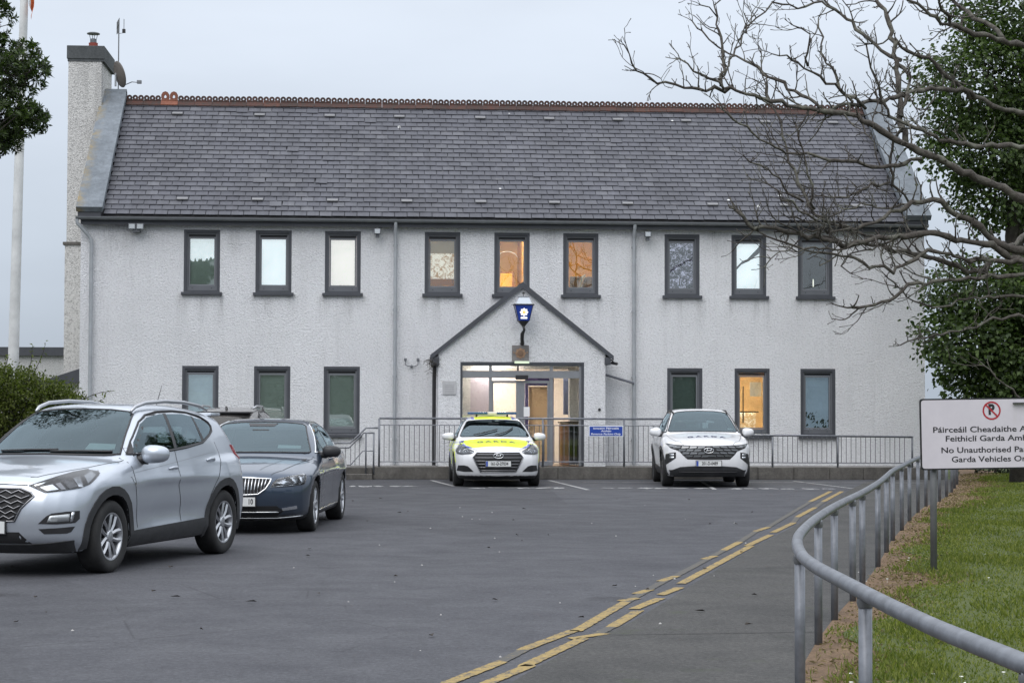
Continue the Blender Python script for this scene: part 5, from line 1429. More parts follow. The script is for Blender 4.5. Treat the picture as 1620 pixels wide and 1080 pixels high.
def build_silver():
    C = Car('parked_suv', TUC, (-2.925, -26.30), -109.6, 'silver SUV with roof rails and black wheel arches, nearest car at left', 'car', 0.025)
    S = C.root
    ws = [(0, 1.585), (0.30, 1.578), (0.50, 1.557), (0.565, 1.53), (0.62, 1.42), (0.69, 1.24), (0.735, 1.135), (0.60, 1.125), (0.3, 1.13), (0, 1.135)]
    fd = [(0.70, 1.150), (0.60, 1.255), (0.31, 1.432), (0.10, 1.500), (-0.245, 1.535), (-0.33, 1.535), (-0.30, 1.40), (-0.20, 1.178)]
    rd = [(-0.40, 1.535), (-0.80, 1.535), (-1.02, 1.510), (-0.985, 1.30), (-0.99, 1.242), (-0.60, 1.208), (-0.27, 1.185), (-0.34, 1.35)]
    qt = [(-1.06, 1.500), (-1.29, 1.465), (-1.40, 1.405), (-1.37, 1.365), (-1.25, 1.315), (-1.06, 1.262), (-1.03, 1.33)]
    dlo = [(0.80, 1.135), (0.62, 1.265), (0.45, 1.37), (0.30, 1.455), (0.10, 1.525), (-0.20, 1.560), (-0.60, 1.568), (-0.95, 1.555), (-1.25, 1.51), (-1.42, 1.445), (-1.45, 1.40), (-1.40, 1.345), (-1.22, 1.285), (-1.0, 1.225), (-0.5, 1.178), (0.0, 1.150), (0.5, 1.132)]
    C.glazing(ws, [('front_door_window', fd), ('rear_door_window', rd), ('quarter_window', qt)], [(0, 1.44), (0.4, 1.43), (0.55, 1.40), (0.62, 1.25), (0.66, 1.17), (0.3, 1.15), (0, 1.15)], CARGLASS)
    C.shell(SILVER)
    for a in ([(-0.33, 1.54), (-0.40, 1.54), (-0.27, 1.18), (-0.20, 1.175)], [(-1.02, 1.515), (-1.06, 1.505), (-1.06, 1.258), (-0.985, 1.238)]):
        C.patch('door_pillar', a, 'side', TRIM, 0.006, True, 0.05, 0.01)
    C.patch('mirror_corner', [(0.80, 1.137), (0.62, 1.262), (0.70, 1.150)], 'side', TRIM, 0.006, True)
    suv_common(C, SILVER, dlo)
    C.interior()
    C.wheels(0.352, 0.226, 0.225)
    # --- nose
    hl = [(2.109, 0.434, 0.862), (2.0, 0.54, 0.905), (1.90, 0.615, 0.938), (1.70, 0.67, 0.972), (1.467, 0.715, 0.998), (1.43, 0.79, 0.985), (1.48, 0.835, 0.955), (1.62, 0.86, 0.905), (1.725, 0.865, 0.866), (1.84, 0.827, 0.836), (2.0, 0.70, 0.812), (2.091, 0.59, 0.798)]
    heads = C.patch('headlight', hl, 40.0, TRIM, 0.005, True, 0.035, 0.02)
    for m, hd in ((1, heads[0]), (-1, heads[1])):
        def half(nm, pts, mat, off, res=0.03):
            V, F = C.surf(pts, 40.0, res, off, 0.012)
            o = mesh_obj(nm, [(v[0], v[1] * m, v[2]) for v in V], F if m > 0 else [f[::-1] for f in F], mat, hd, True); o.data.set_sharp_from_angle(angle=R(50))
        half('reflector', [(2.075, 0.53, 0.846), (1.985, 0.60, 0.872), (1.985, 0.67, 0.826), (2.065, 0.60, 0.812)], REFL, 0.008)
        half('light_strip', [(2.09, 0.475, 0.866), (1.90, 0.628, 0.928), (1.905, 0.632, 0.918), (2.09, 0.488, 0.857)], CHROME, 0.010)
        half('reflector', [(1.965, 0.62, 0.876), (1.925, 0.65, 0.888), (1.925, 0.71, 0.826), (1.965, 0.685, 0.824)], DCHROME, 0.008)
        half('projector', [(1.90, 0.63, 0.905), (1.80, 0.70, 0.925), (1.83, 0.78, 0.85), (1.90, 0.735, 0.83)], DCHROME, 0.009)
        half('reflector', [(1.785, 0.71, 0.928), (1.70, 0.745, 0.942), (1.79, 0.82, 0.845), (1.82, 0.785, 0.848)], REFL, 0.008)
        half('light_guide', [(1.66, 0.765, 0.945), (1.50, 0.76, 0.982), (1.52, 0.815, 0.95), (1.74, 0.85, 0.875)], simple('lamp_grey', (0.42, 0.44, 0.47), 0.25, metal=0.3, coat=1), 0.008)
        half('lens', hl, LENS, 0.016)
    gr = [(-0.37, 0.835), (0, 0.838), (0.37, 0.835), (0.47, 0.80), (0.505, 0.765), (0.40, 0.65), (0.345, 0.535), (0, 0.53), (-0.345, 0.535), (-0.40, 0.65), (-0.505, 0.765), (-0.47, 0.80)]
    g_ = C.patch('grille', gr, 'front', GAP, 0.004, res=0.05)
    for k in range(6):
        z = 0.80 - k * 0.046; hw = float(np.interp(z, [0.535, 0.65, 0.765, 0.835], [0.33, 0.385, 0.475, 0.36]))
        n = 14; pts = [(-hw + 2 * hw * i / n, z + (0.016 if (i + k) % 2 else -0.012)) for i in range(n + 1)]
        C.bead('grille_bar', pts, 'front', 0.0075, DCHROME, off=0.014, parent=g_, res=0.03)
    C.bead('grille_frame', gr, 'front', 0.011, DCHROME, off=0.004, close=True, parent=g_)
    C.badge(2.225, 0.77, 0.17, 0.09)
    fog = [(2.15, 0.555, 0.511), (2.12, 0.62, 0.580), (2.09, 0.66, 0.607), (1.99, 0.76, 0.622), (1.884, 0.844, 0.626), (1.885, 0.845, 0.55), (1.93, 0.822, 0.513), (2.05, 0.70, 0.505)]
    fo = C.patch('fog_recess', fog, 35.0, TRIM, 0.004, True, 0.035)
    for m, hd in ((1, fo[0]), (-1, fo[1])):
        def half2(nm, pts, mat, off):
            V, F = C.surf(pts, 35.0, 0.03, off, 0.012)
            mesh_obj(nm, [(v[0], v[1] * m, v[2]) for v in V], F if m > 0 else [f[::-1] for f in F], mat, hd, True)
        half2('fog_lamp', [(2.09, 0.64, 0.585), (1.96, 0.775, 0.60), (1.97, 0.775, 0.53), (2.11, 0.62, 0.522)], simple('lamp_pale', (0.40, 0.42, 0.43), 0.25, metal=0.5, coat=1), 0.008)
        half2('daytime_light', [(1.945, 0.79, 0.615), (1.925, 0.81, 0.615), (1.945, 0.80, 0.525), (1.965, 0.785, 0.525)], REFL, 0.010)
    C.patch('lower_slot', [(2.145, 0.557, 0.462), (2.05, 0.70, 0.470), (1.928, 0.82, 0.480), (1.96, 0.80, 0.43), (1.99, 0.772, 0.416), (2.121, 0.603, 0.414)], 35.0, TRIM, 0.004, True, 0.035)
    C.patch('lower_grille', [(-0.38, 0.432), (0.38, 0.432), (0.48, 0.325), (-0.48, 0.325)], 'front', GAP, 0.004)
    C.patch('front_skirt', [(0, 0.315), (0.45, 0.318), (0.62, 0.33), (0.80, 0.35), (0.865, 0.36), (0.84, 0.245), (0.5, 0.235), (0, 0.235), (-0.5, 0.235), (-0.84, 0.245), (-0.865, 0.36), (-0.80, 0.35), (-0.62, 0.33), (-0.45, 0.318)], 'front', CLAD, 0.010, res=0.06)
    C.plate('', 2.243, 0.475)
    # --- shut lines, creases, handles
    C.gap('bonnet_gap', [(2.02, 0.40), (1.99, 0.46), (1.75, 0.555), (1.40, 0.665), (1.0, 0.785), (0.90, 0.80)], 'top', 0.010, True)
    C.gap('bonnet_edge', [(-0.42, 0.868), (-0.2, 0.876), (0.2, 0.876), (0.42, 0.868)], 'front', 0.010)
    C.gap('door_gap', [(0.90, 1.10), (0.875, 0.93), (0.86, 0.80), (0.80, 0.60), (0.75, 0.405)], 'side', 0.010, True)
    C.gap('door_gap', [(-0.20, 1.16), (-0.14, 0.95), (-0.15, 0.80), (-0.24, 0.60), (-0.28, 0.415)], 'side', 0.010, True)
    C.gap('door_gap', [(-1.33, 1.23), (-1.345, 1.10), (-1.20, 0.95), (-1.12, 0.86), (-0.96, 0.68), (-0.90, 0.50)], 'side', 0.010, True)
    C.gap('door_crease', [(0.85, 0.955), (0.3, 1.0), (-0.25, 1.045), (-0.9, 1.10), (-1.2, 1.12)], 'side', 0.006, True, simple('crease_shade', (0.30, 0.315, 0.34), 0.35, metal=0.5))
    C.handle(-0.02, 0.972, 0.21, SILVER); C.handle(-1.02, 1.035, 0.21, SILVER)
    C.mirrors(0.60, 1.00, 1.135, SILVER, (0.11, 0.14, 0.092), (0.66, 0.86, 1.085))
    C.patch('tail_light', [(-1.80, 1.19), (-1.90, 1.18), (-1.98, 1.04), (-1.90, 1.03), (-1.84, 1.09)], 'side', REDL, 0.008, True, 0.03)
    C.patch('fender_badge', [(0.955, 0.92), (0.925, 0.92), (0.855, 0.805), (0.865, 0.80)], 'side', CHROME, 0.006, True, 0.03)
    C.patch('rear_bumper_trim', [(-0.8, 0.45), (0.8, 0.45), (0.78, 0.3), (-0.78, 0.3)], 'rear', CLAD, 0.01)
    for m in (1, -1):
        pts = [(0.24, 0.545, 1.562), (0.16, 0.55, 1.61), (-0.05, 0.56, 1.652), (-0.5, 0.565, 1.672), (-1.0, 0.56, 1.662), (-1.4, 0.555, 1.625), (-1.62, 0.55, 1.575)]
        MB().tube([(x, y * m, z) for x, y, z in pts], [0.014, 0.02, 0.021, 0.021, 0.021, 0.02, 0.012], 8).build('roof_rail', simple('rail_satin', (0.45, 0.46, 0.48), 0.3, metal=0.7), S, smooth=True)
    MB().tube([(-1.45, 0, 1.58), (-1.62, 0, 1.86)], [0.006, 0.003], 5).build('aerial', TRIM, S)
    MB().bevbox(-1.98, -1.72, -0.56, 0.56, 1.515, 1.55, 0.015).build('roof_spoiler', SILVER, S, autos=40)
    # paper discs inside the windscreen, wipers
    P, N = C.line([(0.36, 1.20), (0.64, 1.19)], 'front', -0.02)
    a, b_ = P[0], P[-1]
    up = np.array([-0.62, 0.0, 0.36]) * 0.17
    mesh_obj('tax_disc', [a, b_, b_ + up, a + up], [(0, 1, 2, 3)], STICK, S)
    for pts in ([(-0.55, 1.15), (-0.2, 1.163), (0.12, 1.168)], [(0.05, 1.15), (0.35, 1.155), (0.66, 1.15)]):
        C.bead('wiper', pts, 'front', 0.011, TRIM, off=0.018)
    return C

def build_superb():
    C = Car('parked_saloon', SUPB, (-1.485, -19.77), -96.2, 'dark slate blue saloon with chrome barred grille beside the silver SUV', 'car', 0.03)
    S = C.root
    ws = [(0, 1.415), (0.30, 1.408), (0.53, 1.388), (0.585, 1.36), (0.66, 1.20), (0.74, 1.025), (0.72, 1.008), (0.4, 1.015), (0, 1.018)]
    fd = [(0.62, 1.03), (0.45, 1.13), (0.20, 1.265), (0.0, 1.345), (-0.30, 1.39), (-0.36, 1.39), (-0.30, 1.04)]
    rd = [(-0.42, 1.39), (-0.80, 1.385), (-1.10, 1.33), (-1.30, 1.25), (-1.36, 1.10), (-1.30, 1.065), (-0.36, 1.042)]
    dlo = [(0.72, 1.01), (0.45, 1.15), (0.18, 1.29), (-0.02, 1.375), (-0.35, 1.42), (-0.8, 1.415), (-1.15, 1.36), (-1.5, 1.22), (-1.72, 1.10), (-1.6, 1.06), (-1.2, 1.045), (-0.4, 1.02), (0.3, 1.005)]
    C.glazing(ws, [('front_door_window', fd), ('rear_door_window', rd)], [(0, 1.34), (0.5, 1.31), (0.62, 1.10), (0.3, 1.07), (0, 1.07)], CARGLASS)
    C.shell(DARKBLUE)
    C.bead('window_trim', dlo, 'side', 0.010, CHROME, True, 0.004, True)
    C.patch('door_pillar', [(-0.36, 1.395), (-0.42, 1.395), (-0.36, 1.037), (-0.30, 1.035)], 'side', TRIM, 0.006, True)
    C.interior(0.5, 0.92, 0.72, 1.17)
    C.wheels(0.335, 0.232, 0.225)
    gr = [(-0.445, 0.705), (0, 0.725), (0.445, 0.705), (0.43, 0.66), (0.385, 0.585), (0.29, 0.515), (0, 0.50), (-0.29, 0.515), (-0.385, 0.585), (-0.43, 0.66)]
    g_ = C.patch('grille', gr, 'front', GAP, 0.004)
    for k in range(-9, 10):
        y = k * 0.043
        zb = float(np.interp(abs(y), [0, 0.29, 0.385, 0.44], [0.505, 0.52, 0.59, 0.69]))
        zt = float(np.interp(abs(y), [0, 0.445], [0.715, 0.698]))
        C.bead('grille_bar', [(y * 0.93, zb), (y, zt)], 'front', 0.007, CHROME, off=0.012, parent=g_, res=0.06)
    C.bead('grille_frame', gr, 'front', 0.012, CHROME, off=0.006, close=True, parent=g_)
    hl = [(2.28, 0.44, 0.60), (2.265, 0.47, 0.655), (2.225, 0.51, 0.70), (2.10, 0.66, 0.735), (1.93, 0.81, 0.757), (1.90, 0.83, 0.74), (1.98, 0.835, 0.65), (2.03, 0.82, 0.63), (2.18, 0.65, 0.61)]
    hs = C.patch('headlight', hl, 30.0, TRIM, 0.004, True, 0.035)
    for m, hd in ((1, hs[0]), (-1, hs[1])):
        for nm, pts, mat, off in (('reflector', [(2.25, 0.50, 0.655), (2.16, 0.61, 0.705), (2.12, 0.68, 0.65), (2.20, 0.58, 0.63)], REFL, 0.008), ('projector', [(2.12, 0.66, 0.72), (2.05, 0.73, 0.73), (2.06, 0.76, 0.65), (2.11, 0.70, 0.645)], REFL, 0.008),
                                   ('reflector', [(2.02, 0.755, 0.735), (1.94, 0.81, 0.74), (1.99, 0.825, 0.655), (2.04, 0.785, 0.65)], REFL, 0.008), ('light_guide', [(2.285, 0.45, 0.612), (2.04, 0.81, 0.645), (2.045, 0.81, 0.632), (2.285, 0.445, 0.600)], CHROME, 0.012), ('lens', hl, LENS, 0.016)):
            V, F = C.surf(pts, 30.0, 0.03, off, 0.012)
            mesh_obj(nm, [(v[0], v[1] * m, v[2]) for v in V], F if m > 0 else [f[::-1] for f in F], mat, hd, True)
    C.patch('lower_grille', [(-0.52, 0.365), (0.52, 0.365), (0.60, 0.30), (0.50, 0.232), (-0.50, 0.232), (-0.60, 0.30)], 'front', GAP, 0.004)
    C.bead('lower_strip', [(-0.54, 0.292), (0.54, 0.292)], 'front', 0.008, CHROME, off=0.010)
    C.bead('lip_strip', [(-0.80, 0.235), (-0.5, 0.212), (0.5, 0.212), (0.80, 0.235)], 'front', 0.009, CHROME, off=0.008)
    C.patch('fog_lamp', [(2.215, 0.58, 0.335), (2.10, 0.75, 0.365), (2.09, 0.76, 0.325), (2.20, 0.59, 0.305)], 25.0, REFL, 0.006, True, 0.03)
    C.plate('10', 2.345, 0.42, align='RIGHT', tx=0.235)
    C.gap('bonnet_gap', [(2.20, 0.44), (2.0, 0.56), (1.5, 0.66), (1.0, 0.765), (0.9, 0.79)], 'top', 0.010, True)
    C.gap('bonnet_crease', [(2.1, 0.28), (1.6, 0.40), (1.1, 0.50)], 'top', 0.008, True, simple('crease_dark', (0.035, 0.042, 0.055), 0.3, metal=0.4))
    C.gap('door_gap', [(0.86, 1.0), (0.86, 0.7), (0.80, 0.35)], 'side', 0.010, True); C.gap('door_gap', [(-0.34, 1.02), (-0.30, 0.7), (-0.33, 0.33)], 'side', 0.010, True); C.gap('door_gap', [(-1.30, 1.04), (-1.30, 0.92), (-1.08, 0.66), (-1.0, 0.4)], 'side', 0.010, True)
    C.handle(-0.14, 0.90, 0.2, DARKBLUE); C.handle(-1.12, 0.925, 0.2, DARKBLUE)
    C.bead('sill_strip', [(0.95, 0.26), (-0.95, 0.28)], 'side', 0.008, CHROME, True, 0.006)
    C.mirrors(0.50, 0.99, 1.025, TRIM, (0.10, 0.125, 0.08), (0.56, 0.84, 0.985))
    P, N = C.line([(0.30, 1.085), (0.60, 1.075)], 'front', -0.02)
    up = np.array([-0.62, 0.0, 0.36]) * 0.13
    mesh_obj('tax_disc', [P[0], P[-1], P[-1] + up, P[0] + up], [(0, 1, 2, 3)], STICK, S)
    MB().bevbox(-0.2, -0.17, -0.08, 0.10, 1.20, 1.235, 0.01).build('mirror_tag', simple('tag_pale', (0.5, 0.55, 0.35), 0.7), S)
    C.patch('mirror_housing', [(-0.20, 1.395), (0.20, 1.395), (0.17, 1.355), (-0.17, 1.355)], 'front', TRIM, 0.008)
    return C

def build_i40():
    C = Car('patrol_car', I40, (2.62, -4.38), -90.5, 'white patrol saloon with yellow bonnet and blue roof light bar', 'car', 0.03)
    S = C.root
    ws = [(0, 1.385), (0.30, 1.378), (0.53, 1.358), (0.58, 1.335), (0.66, 1.20), (0.735, 1.045), (0.70, 1.025), (0.4, 1.032), (0, 1.035)]
    fd = [(0.62, 1.04), (0.45, 1.14), (0.20, 1.27), (0.0, 1.345), (-0.30, 1.39), (-0.36, 1.39), (-0.30, 1.05)]
    rd = [(-0.42, 1.39), (-0.80, 1.38), (-1.10, 1.32), (-1.30, 1.23), (-1.36, 1.11), (-1.30, 1.075), (-0.36, 1.052)]
    dlo = [(0.72, 1.02), (0.45, 1.16), (0.18, 1.295), (-0.02, 1.375), (-0.35, 1.415), (-0.8, 1.41), (-1.15, 1.345), (-1.45, 1.22), (-1.6, 1.11), (-1.5, 1.075), (-1.2, 1.055), (-0.4, 1.03), (0.3, 1.015)]
    C.glazing(ws, [('front_door_window', fd), ('rear_door_window', rd)], [(0, 1.30), (0.5, 1.27), (0.60, 1.12), (0.3, 1.09), (0, 1.09)], CARGLASS)
    C.shell(WHITEC)
    C.bead('window_trim', dlo, 'side', 0.010, TRIM, True, 0.004, True)
    C.interior(0.5, 0.93, 0.75, 1.17)
    C.wheels(0.325, 0.215, 0.215)
    gr = [(-0.52, 0.612), (-0.44, 0.715), (0.44, 0.715), (0.52, 0.612), (0.365, 0.32), (-0.365, 0.32)]
    g_ = C.patch('grille', gr, 'front', GAP, 0.004)
    for k in range(6):
        z = 0.675 - k * 0.064; hw = float(np.interp(z, [0.32, 0.612, 0.715], [0.35, 0.50, 0.43]))
        C.bead('grille_bar', [(-hw, z), (0, z), (hw, z)], 'front', 0.010, DCHROME, off=0.010, parent=g_)
    C.bead('grille_frame', gr, 'front', 0.012, DCHROME, off=0.006, close=True, parent=g_)
    C.badge(2.335, 0.655, 0.20, 0.105)
    hl = [(1.55, 0.845, 0.885), (1.72, 0.72, 0.835), (1.95, 0.60, 0.79), (2.155, 0.49, 0.735), (2.165, 0.56, 0.69), (2.04, 0.75, 0.675), (1.90, 0.83, 0.69), (1.75, 0.86, 0.75)]
    hs = C.patch('headlight', hl, 25.0, simple('lamp_housing', (0.16, 0.165, 0.18), 0.3, metal=0.5), 0.004, True, 0.035)
    for m, hd in ((1, hs[0]), (-1, hs[1])):
        cx, cy, cz = 2.075, 0.675, 0.735
        MB().lathe([(0.052, -0.035), (0.055, 0.010), (0.044, 0.014), (0.036, 0.0), (0.001, 0.016)], 18, Matrix.Translation((cx, m * cy, cz)), axis=0, cap=False).build('projector', REFL, hd, smooth=True)
        for nm, pts, mat, off in (('light_guide', [(2.165, 0.50, 0.722), (1.98, 0.62, 0.775), (1.98, 0.63, 0.758), (2.165, 0.515, 0.708)], CHROME, 0.010), ('reflector', [(1.95, 0.77, 0.80), (1.85, 0.82, 0.80), (1.88, 0.83, 0.72), (1.95, 0.80, 0.71)], REFL, 0.008), ('lens', hl, LENS, 0.02)):
            V, F = C.surf(pts, 25.0, 0.03, off, 0.012)
            mesh_obj(nm, [(v[0], v[1] * m, v[2]) for v in V], F if m > 0 else [f[::-1] for f in F], mat, hd, True)
    C.patch('fog_recess', [(0.505, 0.325), (0.62, 0.435), (0.70, 0.455), (0.815, 0.45), (0.845, 0.34), (0.70, 0.32)], 'front', TRIM, 0.005, True, 0.04)
    C.patch('front_skirt', [(-0.80, 0.225), (0.80, 0.225), (0.78, 0.18), (-0.78, 0.18)], 'front', TRIM, 0.004)
    C.plate('161-D-27034', 2.332, 0.49)
    # livery
    C.patch('bonnet_marking', [(1.03, -0.70), (1.10, 0), (1.03, 0.70), (1.25, 0.68), (1.55, 0.645), (1.80, 0.57), (1.94, 0.50), (1.96, 0.3), (1.97, 0), (1.96, -0.3), (1.94, -0.50), (1.80, -0.57), (1.55, -0.645), (1.25, -0.68)], 'top', HIVIS, 0.002, res=0.06, skirt=0.002)
    for a in ([(1.02, 0.665), (1.02, 0.765), (1.25, 0.775), (1.30, 0.69)], [(1.42, 0.69), (1.42, 0.77), (1.66, 0.72), (1.66, 0.64)], [(1.70, 0.625), (1.70, 0.70), (1.92, 0.585), (1.92, 0.52)]):
        C.patch('blue_block', a, 'top', LIVBLUE, 0.002, True, 0.06, 0.002)
    C.patch('roof_marking', [(0.17, 0.0), (0.13, 0.40), (-1.0, 0.40), (-1.0, -0.40), (0.13, -0.40)], 'top', HIVIS, 0.002, res=0.08, skirt=0.002)
    C.patch('roof_blue_block', [(0.12, 0.42), (0.06, 0.56), (-0.55, 0.55), (-0.55, 0.42)], 'top', LIVBLUE, 0.002, True, 0.08, 0.002)
    xs_ = [1.0, 0.55, 0.1, -0.35, -0.8, -1.25]
    C.patch('flank_marking', [(1.80, 0.66), (1.86, 0.52), (1.79, 0.50), (1.72, 0.62), (1.55, 0.74), (1.25, 0.76), (1.05, 0.66), (0.98, 0.6), (0.98, 0.93), (1.35, 0.90), (1.7, 0.80)], 'side', HIVIS, 0.002, True, 0.05, 0.002)
    for i in range(5):
        for j, (z0, z1) in enumerate(((0.68, 0.95), (0.42, 0.68))):
            C.patch('flank_block', [(xs_[i] - 0.005, z0), (xs_[i] - 0.005, z1), (xs_[i + 1] + 0.005, z1), (xs_[i + 1] + 0.005, z0)], 'side', HIVIS if (i + j) % 2 == 0 else LIVBLUE, 0.002, True, 0.08, 0.002)
    C.hood_text('G A R D A', 1.46, 0.80, 0.19, LETTER)
    # light bar
    lb = MB().bevbox(-0.42, -0.22, -0.30, 0.30, 1.475, 1.50, 0.008).build('light_bar', simple('bar_white', (0.75, 0.75, 0.75), 0.4), S)
    BLUEL = simple('blue_lens', (0.03, 0.09, 0.20), 0.12, coat=1)
    for m in (1, -1):
        MB().bevbox(-0.46, -0.18, m * 0.10 - (0.44 if m < 0 else 0), m * 0.10 + (0.44 if m > 0 else 0), 1.503, 1.56, 0.02).build('beacon', BLUEL, lb, autos=40)
        MB().bevbox(-0.36, -0.28, m * 0.34 - 0.02, m * 0.34 + 0.02, 1.40, 1.50, 0.006).build('bar_foot', TRIM, lb)
    MB().bevbox(-0.45, -0.19, -0.095, 0.095, 1.503, 1.565, 0.015).build('bar_centre', simple('bar_pink', (0.7, 0.66, 0.66), 0.3), lb)
    C.mirrors(0.55, 0.99, 1.03, WHITEC, (0.10, 0.135, 0.08), (0.60, 0.82, 0.985))
    for pts in ([(-0.45, 1.045), (-0.20, 1.10), (0.06, 1.165)], [(0.0, 1.045), (0.25, 1.11), (0.40, 1.20)]):
        C.bead('wiper', pts, 'front', 0.013, TRIM, off=0.03)
    P, N = C.line([(0.42, 1.075), (0.62, 1.07)], 'front', -0.02)
    up = np.array([-0.62, 0.0, 0.36]) * 0.10
    mesh_obj('tax_disc', [P[0], P[-1], P[-1] + up, P[0] + up], [(0, 1, 2, 3)], STICK, S)
    C.gap('bonnet_gap', [(2.16, 0.42), (1.95, 0.55), (1.5, 0.72), (1.05, 0.775)], 'top', 0.009, True)
    return C

def build_nx4():
    C = Car('patrol_suv', NX4, (7.14, -4.60), -94.3, 'plain white patrol SUV parked in front of the ramp railing', 'car', 0.03)
    S = C.root
    ws = [(0, 1.590), (0.30, 1.583), (0.50, 1.562), (0.575, 1.535), (0.65, 1.38), (0.74, 1.165), (0.70, 1.145), (0.4, 1.152), (0, 1.155)]
    fd = [(0.70, 1.150), (0.60, 1.255), (0.31, 1.432), (0.10, 1.500), (-0.245, 1.535), (-0.33, 1.535), (-0.30, 1.40), (-0.20, 1.178)]
    rd = [(-0.40, 1.535), (-0.80, 1.535), (-1.02, 1.510), (-1.05, 1.30), (-1.0, 1.22), (-0.60, 1.208), (-0.27, 1.185), (-0.34, 1.35)]
    dlo = [(0.80, 1.135), (0.62, 1.265), (0.45, 1.37), (0.30, 1.455), (0.10, 1.525), (-0.20, 1.560), (-0.60, 1.568), (-0.95, 1.555), (-1.35, 1.50), (-1.62, 1.42), (-1.40, 1.30), (-1.22, 1.25), (-1.0, 1.21), (-0.5, 1.178), (0.0, 1.150), (0.5, 1.132)]
    C.glazing(ws, [('front_door_window', fd), ('rear_door_window', rd)], [(0, 1.44), (0.4, 1.43), (0.55, 1.40), (0.62, 1.25), (0.66, 1.17), (0.3, 1.15), (0, 1.15)], CARGLASS)
    C.shell(WHITEC)
    suv_common(C, WHITEC, dlo)
    C.interior()
    C.wheels(0.36, 0.235, 0.235, mat=ALLOYD)
    for m in (1, -1):
        MB().tube([(0.24, m * 0.585, 1.55), (-0.2, m * 0.60, 1.60), (-0.8, m * 0.60, 1.605), (-1.6, m * 0.58, 1.545)], 0.018, 6).build('roof_rail', TRIM, S, smooth=True)
    gr = [(-0.865, 0.915), (-0.64, 0.885), (-0.3, 0.872), (0, 0.868), (0.3, 0.872), (0.64, 0.885), (0.865, 0.915), (0.78, 0.82), (0.60, 0.755), (0.54, 0.68), (0.44, 0.59), (0, 0.585), (-0.44, 0.59), (-0.54, 0.68), (-0.60, 0.755), (-0.78, 0.82)]
    g_ = C.patch('grille', gr, 'front', GAP, 0.005)
    JEW = simple('grille_jewel', (0.20, 0.205, 0.21), 0.25, metal=0.8)
    for k, z in enumerate((0.835, 0.775, 0.715, 0.655)):
        hw = float(np.interp(z, [0.59, 0.68, 0.755, 0.82, 0.90], [0.42, 0.53, 0.59, 0.72, 0.80]))
        n = int(hw * 2 / 0.15)
        for i in range(n):
            y = -hw + (i + 0.5) * 2 * hw / n
            if abs(y) < 0.11 and k < 3: continue
            sg = 1 if y > 0 else -1
            w_ = hw / n * 0.86
            C.patch('grille_jewel', [(y - w_, z - 0.012 + 0.012 * sg), (y + w_, z - 0.012 - 0.0 * sg), (y + w_ - 0.02 * sg, z + 0.020), (y - w_ - 0.02 * sg, z + 0.026)], 'front', JEW, 0.014, False, 0.08, 0.012, parent=g_)
    for a in ([(0.86, 0.905), (0.66, 0.872), (0.64, 0.845), (0.79, 0.84)],):
        C.patch('running_light', a, 'front', simple('lamp_smoke', (0.28, 0.29, 0.30), 0.2, metal=0.4, coat=1), 0.012, True, 0.05)
    C.badge(2.235, 0.775, 0.20, 0.105)
    la = [(0.67, 0.735), (0.80, 0.715), (0.865, 0.69), (0.875, 0.56), (0.86, 0.47), (0.67, 0.615)]
    ls = C.patch('headlight', la, 'front', TRIM, 0.005, True, 0.04)
    for m, hd in ((1, ls[0]), (-1, ls[1])):
        for z0, z1 in ((0.665, 0.70), (0.60, 0.645)):
            V, F = C.surf([(0.71, z0), (0.79, z0), (0.79, z1), (0.71, z1)], 'front', 0.03, 0.012, 0.012)
            mesh_obj('reflector', [(v[0], v[1] * m, v[2]) for v in V], F if m > 0 else [f[::-1] for f in F], REFL, hd, True)
    C.patch('front_skirt', [(-0.87, 0.36), (-0.74, 0.365), (-0.58, 0.43), (-0.26, 0.455), (0.26, 0.455), (0.58, 0.43), (0.74, 0.365), (0.87, 0.36), (0.85, 0.25), (0.5, 0.235), (-0.5, 0.235), (-0.85, 0.25)], 'front', CLAD, 0.008, res=0.06)
    C.bead('skirt_strip', [(-0.6, 0.33), (0, 0.33), (0.6, 0.33)], 'front', 0.010, TRIM, off=0.012)
    C.plate('201-D-0489', 2.238, 0.505)
    C.hood_text('G A R D A', 1.70, 0.80, 0.20, LETTER)
    C.mirrors(0.62, 1.0, 1.14, WHITEC, (0.11, 0.13, 0.09), (0.66, 0.86, 1.09))
    P, N = C.line([(0.55, 1.20), (0.72, 1.185)], 'front', -0.02)
    up = np.array([-0.62, 0.0, 0.36]) * 0.12
    mesh_obj('tax_disc', [P[0], P[-1], P[-1] + up, P[0] + up], [(0, 1, 2, 3)], STICK, S)
    C.gap('bonnet_gap', [(2.14, 0.5), (1.9, 0.66), (1.5, 0.74), (1.0, 0.80)], 'top', 0.009, True)
    return C

